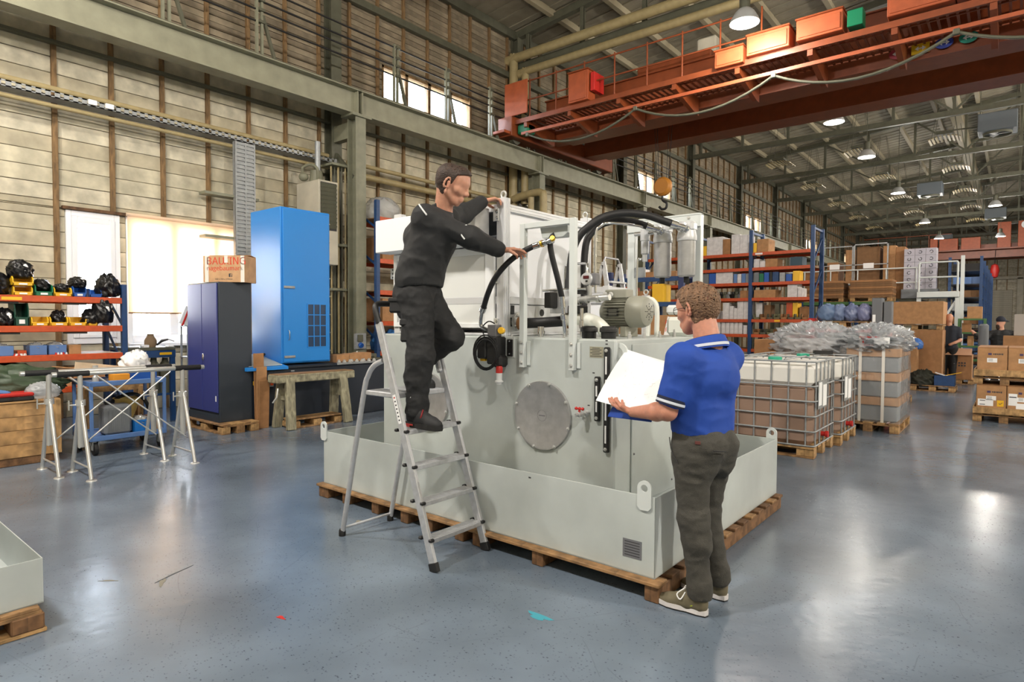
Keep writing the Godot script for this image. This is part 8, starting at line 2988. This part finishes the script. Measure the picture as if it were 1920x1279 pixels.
func fitter() -> void:
	var t := thing("person", "man in black work jacket and trousers standing on the step ladder, reaching to the hose", "person", Vector3(-3.17, 0.885, -2.95))
	var inv := Transform3D(I, -t.position)
	var f := Vector3(0.93, 0, -0.37).normalized()
	var l := Vector3.UP.cross(f)
	var G := func(a: Vector3) -> Vector3: return inv * a
	# head bent forward and down
	var hf := Vector3(0.74, -0.38, -0.5).normalized()
	var hx := frame(G.call(Vector3(-2.985, 2.54, -2.99)), hf, Vector3(0.25, 1, 0))
	hx.basis = hx.basis * 1.1
	var body := Geo.new()
	var B := head_bones(hx)
	B.push_back([hx * Vector3(-0.03, 0, -0.04), 0.058, G.call(Vector3(-3.08, 2.36, -3.0)), 0.065])
	skin_mesh(body, B, 0.0045, 0.022)
	skin_mesh(body, ear_bones(hx), 0.004, 0.006)
	# arms and trunk below the clothes, then hands
	var rs: Vector3 = G.call(Vector3(-3.11, 2.31, -2.86))
	var re: Vector3 = G.call(Vector3(-2.9, 2.185, -3.1))
	var rw: Vector3 = G.call(Vector3(-2.86, 2.125, -3.36))
	var ls: Vector3 = G.call(Vector3(-3.2, 2.35, -3.14))
	var le: Vector3 = G.call(Vector3(-3.27, 2.43, -3.4))
	var lw: Vector3 = G.call(Vector3(-3.245, 2.555, -3.6))
	var pel: Vector3 = G.call(Vector3(-3.29, 1.8, -2.96))
	var chest: Vector3 = G.call(Vector3(-3.17, 2.18, -2.99))
	var neck: Vector3 = G.call(Vector3(-3.09, 2.37, -3.0))
	B = [[pel, 0.1, chest, 0.12], [chest, 0.12, neck, 0.06], [rs, 0.05, re, 0.042], [re, 0.042, rw, 0.03], [ls, 0.05, le, 0.042], [le, 0.042, lw, 0.03], [chest, 0.1, rs, 0.05], [chest, 0.1, ls, 0.05]]
	skin_mesh(body, B, 0.014, 0.03)
	skin_mesh(body, [[rw.lerp(re, 0.2), 0.031, rw, 0.027]] + hand_bones(rw, Vector3(0.5, 0.06, -0.75), Vector3(0.2, -1, -0.1), -1.0, [0.35, 0.55, 0.7, 0.8], 1.05, 0.05, 0.6), 0.0035, 0.008)
	skin_mesh(body, [[lw.lerp(le, 0.2), 0.031, lw, 0.027]] + hand_bones(lw, Vector3(0.42, 0.28, -0.85), Vector3(0.1, -1, -0.2), 1.0, [0.55, 0.75, 0.85, 0.9], 1.05, 0.05, 0.7), 0.0035, 0.008)
	gp(t, "body", body, M.skin)
	# hair, short at the sides
	var hair := Geo.new()
	var hbn := [hb(hx, Vector3(-0.037, 0, 0.043), 0.079, Vector3(0.032, 0, 0.05), 0.077), hb(hx, Vector3(-0.036, 0, 0.0), 0.07, Vector3(-0.02, 0, -0.03), 0.062), hb(hx, Vector3(0.03, 0, 0.088), 0.035, Vector3(0.062, 0, 0.08), 0.032)]
	skin_mesh(hair, hbn, 0.0045, 0.02, 0.003, 60.0, [[hx * Vector3(0, 0, -0.075), -hx.basis.z]], [[hx * Vector3(-0.022, 0, 0), hx.basis.x.normalized()], [hx * Vector3(0.02, 0, 0.066), (hx.basis.x * 0.42 - hx.basis.z).normalized()], [hx * Vector3(0.012, 0, 0.0), (hx.basis.x - hx.basis.z * 0.25).normalized()]])
	gp(t, "hair", hair, M.hair_dark)
	# closed looking-down eyes and brows
	for s in [1.0, -1.0]:
		var g := Geo.new()
		g.tube([hx * Vector3(0.082, 0.018 * s, 0.014), hx * Vector3(0.084, 0.03 * s, 0.011), hx * Vector3(0.074, 0.042 * s, 0.014)], 0.0024, 6)
		gp(t, "eyelashes", g, M.hair_dark)
		g = Geo.new()
		g.tube([hx * Vector3(0.094, 0.014 * s, 0.04), hx * Vector3(0.092, 0.03 * s, 0.045), hx * Vector3(0.078, 0.046 * s, 0.04)], 0.0036, 6)
		gp(t, "eyebrow", g, M.hair_dark)
	var mo := Geo.new()
	mo.tube([hx * Vector3(0.086, 0.024, -0.062), hx * Vector3(0.0945, 0, -0.061), hx * Vector3(0.086, -0.024, -0.062)], 0.0022, 6)
	gp(t, "mouth", mo, mat("lip", C(150, 84, 76), 0.5))
	# jacket
	var waist: Vector3 = G.call(Vector3(-3.255, 1.92, -2.96))
	var B2 := [
		[waist - f * 0.02 + l * 0.05, 0.14, chest + l * 0.05, 0.15, f, 0.92], [waist - f * 0.02 - l * 0.05, 0.14, chest - l * 0.05, 0.15, f, 0.92],
		[chest + Vector3(0, 0.02, 0), 0.14, neck - Vector3(0, 0.04, 0), 0.08], [G.call(Vector3(-3.27, 2.2, -2.96)), 0.12, G.call(Vector3(-3.18, 2.33, -2.98)), 0.09],
		[chest + Vector3(0, 0.06, 0), 0.12, rs, 0.082], [chest + Vector3(0, 0.06, 0), 0.12, ls, 0.08],
		[rs, 0.086, re, 0.07], [re, 0.07, rw.lerp(re, 0.1), 0.055], [ls, 0.082, le, 0.066], [le, 0.066, lw.lerp(le, 0.1), 0.052],
		[waist + Vector3(-0.02, -0.02, 0) + l * 0.04, 0.145, waist + Vector3(0.0, 0.08, 0) + l * 0.03, 0.14], [waist + Vector3(-0.02, -0.02, 0) - l * 0.04, 0.145, waist + Vector3(0.0, 0.08, 0) - l * 0.03, 0.14],
	]
	var jk := Geo.new()
	var rd := (rw - re).normalized()
	var ld := (lw - le).normalized()
	skin_mesh(jk, B2, 0.011, 0.05, 0.007, 4.0, [[waist - Vector3(0, 0.075, 0), Vector3(0.12, -1, 0).normalized()]], [], 8)
	var jo := gp(t, "jacket", jk, M.jacket)
	# collar
	var cg := Geo.new()
	skin_mesh(cg, [[neck + Vector3(-0.03, -0.02, 0), 0.085, neck + Vector3(-0.01, 0.035, 0), 0.078]], 0.008, 0.02, 0.004, 12.0, [[neck + Vector3(-0.02, 0.045, 0), Vector3(-0.25, 1, 0).normalized()]])
	gp(jo, "collar", cg, M.jacket)
	# reflective piping on shoulder and sleeve
	seam(jo, "reflective_piping", [G.call(Vector3(-3.105, 2.395, -2.8)), G.call(Vector3(-3.06, 2.36, -2.785)), G.call(Vector3(-3.02, 2.315, -2.79))], 0.006, M.reflect)
	var mid := rs.lerp(re, 0.86)
	seam(jo, "reflective_piping", [mid + Vector3(0.03, 0.066, 0.02), mid + Vector3(0.015, 0.045, 0.06), mid + Vector3(0.03, 0.0, 0.075), mid + Vector3(0.05, -0.035, 0.062)], 0.006, M.reflect)
	seam(jo, "pocket_zip", [waist + f * 0.1 - l * 0.14 + Vector3(0, 0.19, 0), waist + f * 0.1 - l * 0.152 + Vector3(0, 0.12, 0), waist + f * 0.1 - l * 0.15 + Vector3(0, 0.05, 0)], 0.005, M.label_grey)
	# shirt hem
	var sh := Geo.new()
	skin_mesh(sh, [[pel + Vector3(-0.005, 0.06, 0) + l * 0.03, 0.13, pel + Vector3(-0.005, 0.05, 0) - l * 0.03, 0.13]], 0.012, 0.03, 0.0, 9.0, [[pel + Vector3(0, 0.06, 0), Vector3.UP], [pel + Vector3(0, 0.02, 0), Vector3.DOWN]])
	gp(t, "shirt", sh, mat("shirt", C(170, 186, 214), 0.8))
	# trousers
	var rh: Vector3 = G.call(Vector3(-3.235, 1.76, -2.89))
	var rk: Vector3 = G.call(Vector3(-3.15, 1.37, -2.86))
	var ra: Vector3 = G.call(Vector3(-3.185, 1.0, -2.85))
	var lh: Vector3 = G.call(Vector3(-3.31, 1.76, -3.06))
	var lk: Vector3 = G.call(Vector3(-3.12, 1.5, -3.12))
	var la: Vector3 = G.call(Vector3(-3.49, 1.27, -3.12))
	var B3 := [[pel + Vector3(0, 0.06, 0) + l * 0.05, 0.135, pel + l * 0.05, 0.14], [pel + Vector3(0, 0.06, 0) - l * 0.05, 0.135, pel - l * 0.05, 0.14], [pel - f * 0.05, 0.13, pel - f * 0.05 - Vector3(0, 0.08, 0), 0.12],
		[rh, 0.12, rk, 0.085], [rk, 0.085, ra, 0.066], [rk - f * 0.02, 0.08, rk.lerp(ra, 0.4) - f * 0.03, 0.078], [ra.lerp(rk, 0.1), 0.07, ra - Vector3(0, 0.03, 0), 0.066], [lh, 0.118, lk, 0.085], [lk, 0.083, la, 0.062]]
	var tr := Geo.new()
	skin_mesh(tr, B3, 0.011, 0.04, 0.009, 5.0, [[ra - Vector3(0, 0.045, 0), Vector3.DOWN]], [], 4)
	var to := gp(t, "trousers", tr, M.trouser)
	seam(to, "reflective_piping", [rk + Vector3(-0.07, -0.02, 0.05), rk + Vector3(-0.05, -0.1, 0.07), rk + Vector3(0.0, -0.17, 0.075)], 0.005, M.reflect)
	seam(to, "reflective_piping", [rk + Vector3(-0.02, 0.04, 0.086), rk + Vector3(-0.02, -0.02, 0.086)], 0.006, M.reflect)
	seam(to, "reflective_piping", [ra + Vector3(0.02, 0.1, 0.07), ra + Vector3(0.0, 0.04, 0.07)], 0.005, M.reflect)
	seam(to, "reflective_piping", [ra + Vector3(-0.04, 0.04, 0.06), ra + Vector3(-0.045, -0.03, 0.058)], 0.006, M.reflect)
	for q in [[rh + Vector3(-0.06, -0.04, 0.1), Vector3(0.15, 0.1, 0.03)], [rh.lerp(rk, 0.55) + Vector3(-0.02, 0, 0.085), Vector3(0.1, 0.15, 0.03)]]:
		var pg := Geo.new()
		pg.box(q[0], q[1], yb(20) * xb(-8), 0.012)
		pg.box(q[0] + Vector3(0, q[1].y * 0.4, 0.006), Vector3(q[1].x * 1.06, q[1].y * 0.3, q[1].z), yb(20) * xb(-8), 0.008)
		gp(to, "cargo_pocket", pg, M.trouser)
	# shoes
	shoe(t, frame(G.call(Vector3(-3.27, 0.885, -2.845)), Vector3(1, 0, 0.02)), M.jacket, M.black, M.black, null, null, 1.18)
	shoe(t, frame(G.call(Vector3(-3.6, 1.122, -3.12)), Vector3(1, 0, 0.0)), M.jacket, M.black, M.black, null, null, 1.05)
	var red := Geo.new()
	red.box(G.call(Vector3(-3.2, 0.905, -2.796)), Vector3(0.07, 0.012, 0.004), I, 0.002)
	red.box(G.call(Vector3(-3.215, 0.893, -2.794)), Vector3(0.04, 0.008, 0.004), I, 0.002)
	gp(t, "red_sole_mark", red, M.red)
	seam(t, "red_lace_loop", [G.call(Vector3(-3.1, 1.01, -2.83)), G.call(Vector3(-3.085, 0.985, -2.805)), G.call(Vector3(-3.09, 0.96, -2.8))], 0.006, mat("maroon", C(120, 22, 26), 0.6))


func engineer() -> void:
	var t := thing("person", "man in blue polo shirt and olive trousers holding a large drawing beside the drip tray", "person", Vector3(-1.36, 0, -3.38))
	var inv := Transform3D(I, -t.position)
	var f := Vector3(-0.96, 0, -0.28).normalized()
	var l := Vector3.UP.cross(f)
	var G := func(a: Vector3) -> Vector3: return inv * a
	var P := func(a: float, b: float, c: float) -> Vector3: return f * a + l * b + Vector3(0, c, 0)
	var hf := Vector3(-0.95, -0.14, -0.3).normalized()
	var hx := frame(P.call(0.055, 0.0, 1.682), hf)
	hx.basis = hx.basis * 1.17
	var body := Geo.new()
	var B := head_bones(hx)
	B.push_back([hx * Vector3(-0.035, 0, -0.03), 0.064, P.call(-0.03, 0, 1.46), 0.078])
	skin_mesh(body, B, 0.0045, 0.022)
	skin_mesh(body, ear_bones(hx), 0.004, 0.006)
	var ls: Vector3 = P.call(-0.01, 0.19, 1.41)
	var le: Vector3 = G.call(Vector3(-1.465, 1.125, -3.14))
	var lw: Vector3 = G.call(Vector3(-1.735, 1.085, -3.245))
	var rs: Vector3 = P.call(-0.01, -0.185, 1.41)
	var re: Vector3 = G.call(Vector3(-1.42, 1.2, -3.73))
	var rw: Vector3 = G.call(Vector3(-1.665, 1.33, -3.66))
	B = [[P.call(0, 0, 0.95), 0.1, P.call(0, 0, 1.25), 0.11], [P.call(0, 0, 1.25), 0.11, P.call(-0.02, 0, 1.46), 0.06], [P.call(0, 0, 1.35), 0.09, ls, 0.05], [P.call(0, 0, 1.35), 0.09, rs, 0.05],
		[ls, 0.055, le, 0.05], [le, 0.047, le.lerp(lw, 0.3), 0.05], [le.lerp(lw, 0.3), 0.05, lw, 0.031], [rs, 0.055, re, 0.046], [re, 0.046, rw, 0.031]]
	skin_mesh(body, B, 0.009, 0.025)
	skin_mesh(body, [[lw.lerp(le, 0.2), 0.033, lw, 0.029]] + hand_bones(lw, Vector3(-0.92, 0.1, -0.3), Vector3(0.0, 1, -0.25), -1.0, [0.35, 0.4, 0.5, 0.55], 1.08, 0.06, 0.5), 0.0035, 0.008)
	skin_mesh(body, [[rw.lerp(re, 0.2), 0.033, rw, 0.029]] + hand_bones(rw, Vector3(-0.9, 0.02, 0.35), Vector3(0.2, -1, 0.1), -1.0, [0.4, 0.5, 0.6, 0.7], 1.08, 0.05, 0.6), 0.0035, 0.008)
	gp(t, "body", body, M.skin2)
	var hair := Geo.new()
	var hbn := [hb(hx, Vector3(-0.038, 0, 0.042), 0.083, Vector3(0.03, 0, 0.048), 0.081), hb(hx, Vector3(-0.04, 0, 0.0), 0.074, Vector3(-0.026, 0, -0.035), 0.064), hb(hx, Vector3(-0.02, 0.01, 0.1), 0.04, Vector3(0.05, 0, 0.088), 0.04)]
	skin_mesh(hair, hbn, 0.0045, 0.02, 0.006, 45.0, [[hx * Vector3(0, 0, -0.078), -hx.basis.z]], [[hx * Vector3(-0.026, 0, 0), hx.basis.x.normalized()], [hx * Vector3(0.03, 0, 0.064), (hx.basis.x * 0.45 - hx.basis.z).normalized()], [hx * Vector3(0.016, 0, 0.01), (hx.basis.x - hx.basis.z * 0.5).normalized()]], 11)
	gp(t, "hair", hair, M.hair_light)
	# glasses
	var gl := Geo.new()
	for s in [1.0, -1.0]:
		var p := []
		for k in 17:
			var a := TAU * k / 16.0
			p.push_back(hx * Vector3(0.102 - 0.006 * absf(cos(a)), s * 0.034 + cos(a) * 0.025, 0.01 + sin(a) * 0.021))
		gl.tube(p, 0.002, 6)
		gl.tube([hx * Vector3(0.096, s * 0.058, 0.016), hx * Vector3(0.04, s * 0.076, 0.016), hx * Vector3(-0.02, s * 0.082, 0.012)], 0.0018, 6)
	gl.tube([hx * Vector3(0.102, 0.009, 0.014), hx * Vector3(0.108, 0, 0.017), hx * Vector3(0.102, -0.009, 0.014)], 0.002, 6)
	gp(t, "glasses", gl, M.black)
	for s in [1.0, -1.0]:
		var g := Geo.new()
		g.tube([hx * Vector3(0.088, 0.014 * s, 0.042), hx * Vector3(0.086, 0.03 * s, 0.047), hx * Vector3(0.074, 0.046 * s, 0.042)], 0.0035, 6)
		gp(t, "eyebrow", g, M.hair_light)
		g = Geo.new()
		g.ball(hx * Vector3(0.074, 0.031 * s, 0.014), Vector3.ONE * 0.0135, 12, 8)
		gp(t, "eye", g, M.white)
		g = Geo.new()
		g.ball(hx * Vector3(0.0845, 0.031 * s, 0.014), Vector3.ONE * 0.0055, 10, 6)
		gp(t, "iris", g, M.navy_stripe)
	# polo shirt
	var B2 := [[P.call(0.0, 0.05, 0.99), 0.135, P.call(0.0, 0.07, 1.28), 0.13], [P.call(0.0, -0.05, 0.99), 0.135, P.call(0.0, -0.07, 1.28), 0.13], [P.call(0.06, 0, 1.0), 0.13, P.call(0.05, 0, 1.15), 0.13],
		[P.call(0, 0, 1.3), 0.14, P.call(-0.02, 0, 1.44), 0.085], [P.call(-0.03, 0.0, 1.34), 0.13, ls, 0.085], [P.call(-0.03, 0.0, 1.34), 0.13, rs, 0.085],
		[ls, 0.086, ls.lerp(le, 0.7), 0.078], [rs, 0.086, rs.lerp(re, 0.75), 0.078], [P.call(-0.06, 0.06, 1.3), 0.1, P.call(-0.07, -0.06, 1.3), 0.1]]
	var sl := (le - ls).normalized()
	var sr := (re - rs).normalized()
	var po := Geo.new()
	skin_mesh(po, B2, 0.0105, 0.045, 0.005, 4.0, [[P.call(0, 0, 0.99), Vector3(0.0, -1, 0)]], [], 6)
	var pn := gp(t, "polo_shirt", po, M.polo)
	# sleeve bands
	for q in [[ls, le, 0.7], [rs, re, 0.75]]:
		var c: Vector3 = q[0].lerp(q[1], q[2] + 0.13)
		var ax: Vector3 = (q[1] - q[0]).normalized()
		var g := Geo.new()
		g.lathe([[0.079, -0.012], [0.081, -0.01], [0.081, 0.002], [0.079, 0.004]], along(ax, c), 28)
		gp(pn, "sleeve_stripe", g, M.stripe)
		g = Geo.new()
		g.lathe([[0.06, -0.03], [0.08, -0.028], [0.08, 0.012], [0.066, 0.014]], along(ax, c), 28)
		gp(pn, "sleeve_cuff", g, M.navy_stripe)
	# collar: a turned-down band with a pale stripe
	var cuts := [[0.088, 0.0], [0.084, 0.03], [0.078, 0.055], [0.092, 0.05], [0.108, 0.012], [0.112, -0.012]]
	var rows := []
	var rows2 := []
	for k in 29:
		var a := -2.75 + 5.5 * k / 28.0
		var d := -f * cos(a) + l * sin(a)
		var drop := 0.03 * (1.0 - cos(a)) * 0.9
		var row := []
		var row2 := []
		for e in cuts:
			row.push_back(P.call(-0.02 + 0.02 * (1.0 - cos(a)), 0, 1.5) + d * e[0] * (1.0 + 0.12 * absf(sin(a))) + Vector3(0, e[1] - drop, 0))
		var m1: Vector3 = row[4].lerp(row[5], -0.1)
		var m2: Vector3 = row[4].lerp(row[5], 0.55)
		row2 = [m1 + d * 0.003, m2 + d * 0.003]
		rows.push_back(row)
		rows2.push_back(row2)
	var cg := Geo.new()
	cg.sheet(rows)
	gp(pn, "collar", cg, M.polo)
	cg = Geo.new()
	cg.sheet(rows2)
	gp(pn, "collar_stripe", cg, M.stripe)
	# trousers
	var lh: Vector3 = P.call(0, 0.09, 0.9)
	var rh: Vector3 = P.call(0, -0.09, 0.9)
	var lk: Vector3 = G.call(Vector3(-1.365, 0.52, -3.265))
	var rk: Vector3 = G.call(Vector3(-1.375, 0.5, -3.48))
	var la: Vector3 = G.call(Vector3(-1.315, 0.15, -3.255))
	var ra: Vector3 = G.call(Vector3(-1.3, 0.15, -3.5))
	var B3 := [[P.call(0.01, 0.05, 1.0), 0.13, lh + Vector3(0, -0.03, 0), 0.105], [P.call(0.01, -0.05, 1.0), 0.13, rh + Vector3(0, -0.03, 0), 0.105], [P.call(-0.06, 0.06, 0.93), 0.11, P.call(-0.045, 0.07, 0.83), 0.095], [P.call(-0.06, -0.06, 0.93), 0.11, P.call(-0.045, -0.07, 0.83), 0.095],
		[lh, 0.112, lk, 0.076], [lk, 0.076, la, 0.058], [la.lerp(lk, 0.05), 0.06, la - Vector3(0, 0.04, 0), 0.062], [rh, 0.112, rk, 0.076], [rk, 0.076, ra, 0.056], [ra.lerp(rk, 0.05), 0.058, ra - Vector3(0, 0.03, 0), 0.058], [lk - f * 0.012, 0.074, lk.lerp(la, 0.35) - f * 0.024, 0.072]]
	var tr := Geo.new()
	skin_mesh(tr, B3, 0.0105, 0.035, 0.006, 6.0, [[la - Vector3(0, 0.062, 0), Vector3.DOWN], [P.call(0, 0, 1.03), Vector3.UP]], [], 9)
	var to := gp(t, "trousers", tr, M.chino)
	seam(to, "back_pocket_seam", [P.call(-0.17, 0.13, 0.93), P.call(-0.185, 0.09, 0.925), P.call(-0.19, 0.05, 0.92)], 0.003, M.black)
	seam(to, "side_pocket_seam", [P.call(0.08, 0.19, 0.97), P.call(0.05, 0.205, 0.9), P.call(0.0, 0.21, 0.84)], 0.003, M.black)
	var pt := Geo.new()
	pt.box(P.call(-0.1, 0.17, 0.965), Vector3(0.03, 0.018, 0.004), Basis.looking_at(l - f * 0.5), 0.001)
	gp(to, "pocket_tab", pt, mat("tab", C(96, 52, 48), 0.7))
	# shoes
	shoe(t, frame(G.call(Vector3(-1.265, 0, -3.255)), Vector3(-1, 0, 0.02)), M.olive_shoe, M.carton_white, M.black, M.paper, M.lime, 1.03)
	shoe(t, frame(G.call(Vector3(-1.25, 0, -3.51)), Vector3(-1, 0, -0.08)), M.olive_shoe, M.carton_white, M.black, M.paper, M.lime, 1.03)
	# the drawing and the folder he holds
	var a0 := Vector3(-2.007, 1.433, -3.66)
	var b0 := Vector3(-2.084, 1.108, -3.4)
	var c0 := Vector3(-1.552, 1.15, -3.15)
	var d0 := Vector3(-1.52, 1.36, -3.47)
	var nrm := (c0 - b0).cross(a0 - b0).normalized()
	if nrm.y < 0:
		nrm = -nrm
	var dr := thing("drawing", "large white technical drawing sheet held by the man in the blue polo", "drawing", (a0 + c0) * 0.5)
	var sheets := []
	for side in 2:
		var rw2 := []
		for j in 13:
			var v := j / 12.0
			var row := []
			for k in 17:
				var u := k / 16.0
				var p: Vector3 = b0.lerp(c0, u).lerp(a0.lerp(d0, u), v)
				p += nrm * (-0.05 * sin(PI * u) * (1.0 - v * 0.7) + 0.012 * sin(PI * v) - 0.0015 * side)
				row.push_back(p - dr.position)
			rw2.push_back(row)
		sheets.push_back(rw2)
	var sg := Geo.new()
	sg.sheet(sheets[0])
	sheets[1].reverse()
	sg.sheet(sheets[1])
	var im := Image.create(512, 384, false, Image.FORMAT_RGB8)
	im.fill(Color(0.97, 0.97, 0.97))
	var r2 := RandomNumberGenerator.new()
	r2.seed = 12
	for k in 90:
		var x := r2.randi_range(90, 430)
		var y := r2.randi_range(60, 330)
		var c := Color(0.72, 0.74, 0.78) if k % 6 else Color(0.45, 0.45, 0.5)
		if r2.randf() < 0.5:
			im.fill_rect(Rect2i(x, y, r2.randi_range(4, 36), 1), c)
		else:
			im.fill_rect(Rect2i(x, y, 1, r2.randi_range(4, 26)), c)
		if k % 5 == 0:
			im.fill_rect(Rect2i(x, y, 4, 3), c)
	var pm := StandardMaterial3D.new()
	pm.albedo_texture = ImageTexture.create_from_image(im)
	pm.roughness = 0.8
	gp(dr, "sheet", sg, pm)
	var fo := thing("folder", "blue folder under the drawing in the left hand of the man in the polo", "folder", (b0 + c0) * 0.5)
	var fx := (c0 - b0).normalized()
	var fz := fx.cross(nrm).normalized()
	part(fo, "folder_cover", bm(Vector3(0.44, 0.008, 0.3), 0.003), M.polo, -nrm * 0.1 - fz * 0.13 + fx * 0.02 + Vector3(-0.05, -0.02, 0), Basis(fx, nrm, fz).rotated(fx, 0.1))


func far_men() -> void:
	# bald man in a dark tee, half behind the huge cartons
	var a := thing("person", "distant bald man in dark T-shirt beside the huge brown cartons", "person", Vector3(-1.36, 0, -20.0))
	var g := Geo.new()
	var B := [[Vector3(0, 1.78, 0), 0.085, Vector3(0, 1.7, 0.02), 0.075], [Vector3(0, 1.64, 0), 0.06, Vector3(0, 1.5, 0), 0.07], [Vector3(-0.2, 1.45, 0), 0.05, Vector3(-0.24, 1.15, 0.05), 0.042], [Vector3(-0.24, 1.15, 0.05), 0.042, Vector3(-0.1, 1.05, 0.28), 0.035], [Vector3(0.2, 1.45, 0), 0.05, Vector3(0.25, 1.16, 0.05), 0.042], [Vector3(0.25, 1.16, 0.05), 0.042, Vector3(0.05, 1.05, 0.3), 0.035], [Vector3(0, 1.4, 0), 0.1, Vector3(0, 1.0, 0), 0.1], [Vector3(-0.2, 1.45, 0), 0.06, Vector3(0.2, 1.45, 0), 0.06]]
	skin_mesh(g, B, 0.014, 0.03)
	gp(a, "body", g, M.skin)
	g = Geo.new()
	skin_mesh(g, [[Vector3(-0.07, 1.42, 0), 0.14, Vector3(-0.05, 0.98, 0), 0.14], [Vector3(0.07, 1.42, 0), 0.14, Vector3(0.05, 0.98, 0), 0.14], [Vector3(-0.2, 1.45, 0), 0.075, Vector3(-0.23, 1.25, 0.03), 0.07], [Vector3(0.2, 1.45, 0), 0.075, Vector3(0.23, 1.25, 0.03), 0.07]], 0.018, 0.05)
	gp(a, "shirt", g, mat("dark_tee", C(28, 34, 46), 0.8))
	g = Geo.new()
	skin_mesh(g, [[Vector3(-0.1, 0.95, 0), 0.12, Vector3(-0.1, 0.1, 0), 0.07], [Vector3(0.1, 0.95, 0), 0.12, Vector3(0.1, 0.1, 0), 0.07]], 0.018, 0.04)
	gp(a, "trousers", g, M.trouser)
	for x in [-0.1, 0.1]:
		shoe(a, frame(Vector3(x, 0, -0.08), Vector3(0, 0, 1)), M.black, M.black, M.black, null, null, 1.0)
	# man with a cap, arms stretched out, behind the shipping cartons
	var b := thing("person", "distant bearded man in black jacket and dark cap behind the shipping cartons", "person", Vector3(-0.27, 0, -19.5))
	g = Geo.new()
	B = [[Vector3(0, 1.64, 0), 0.085, Vector3(-0.03, 1.56, 0.02), 0.075], [Vector3(0, 1.5, 0), 0.06, Vector3(0, 1.4, 0), 0.07], [Vector3(-0.2, 1.34, 0), 0.05, Vector3(-0.32, 1.2, 0.15), 0.04], [Vector3(-0.32, 1.2, 0.15), 0.04, Vector3(-0.5, 1.34, 0.2), 0.035], [Vector3(-0.5, 1.34, 0.2), 0.04, Vector3(-0.57, 1.42, 0.2), 0.035], [Vector3(0.2, 1.36, 0), 0.05, Vector3(0.42, 1.36, 0.05), 0.04], [Vector3(0.42, 1.36, 0.05), 0.04, Vector3(0.5, 1.52, 0.1), 0.035], [Vector3(0, 1.3, 0), 0.1, Vector3(0, 0.9, 0), 0.1]]
	skin_mesh(g, B, 0.014, 0.03)
	gp(b, "body", g, M.skin)
	g = Geo.new()
	skin_mesh(g, [[Vector3(-0.07, 1.32, 0), 0.14, Vector3(-0.05, 0.9, 0), 0.14], [Vector3(0.07, 1.32, 0), 0.14, Vector3(0.05, 0.9, 0), 0.14], [Vector3(-0.2, 1.36, 0), 0.075, Vector3(-0.32, 1.2, 0.15), 0.065], [Vector3(-0.32, 1.2, 0.15), 0.065, Vector3(-0.49, 1.33, 0.2), 0.05], [Vector3(0.2, 1.37, 0), 0.075, Vector3(0.42, 1.36, 0.05), 0.065], [Vector3(0.42, 1.36, 0.05), 0.065, Vector3(0.47, 1.45, 0.08), 0.05]], 0.018, 0.05, 0.01, 6.0)
	gp(b, "jacket", g, M.jacket)
	g = Geo.new()
	skin_mesh(g, [[Vector3(-0.05, 1.55, 0.045), 0.055, Vector3(-0.06, 1.5, 0.05), 0.04]], 0.012, 0.02)
	gp(b, "beard", g, M.hair_dark)
	g = Geo.new()
	skin_mesh(g, [[Vector3(0, 1.69, 0), 0.096, Vector3(-0.01, 1.7, 0), 0.096], [Vector3(0.08, 1.67, -0.02), 0.03, Vector3(0.15, 1.65, -0.03), 0.02]], 0.012, 0.03, 0.0, 9.0, [[Vector3(0, 1.655, 0), Vector3.DOWN]])
	gp(b, "cap", g, mat("cap_navy", C(26, 30, 44), 0.8))
	g = Geo.new()
	skin_mesh(g, [[Vector3(-0.1, 0.9, 0), 0.12, Vector3(-0.1, 0.1, 0), 0.07], [Vector3(0.1, 0.9, 0), 0.12, Vector3(0.1, 0.1, 0), 0.07]], 0.018, 0.04)
	gp(b, "trousers", g, M.trouser)
	for x in [-0.1, 0.1]:
		shoe(b, frame(Vector3(x, 0, -0.08), Vector3(0, 0, 1)), M.black, M.black, M.black, null, null, 1.0)
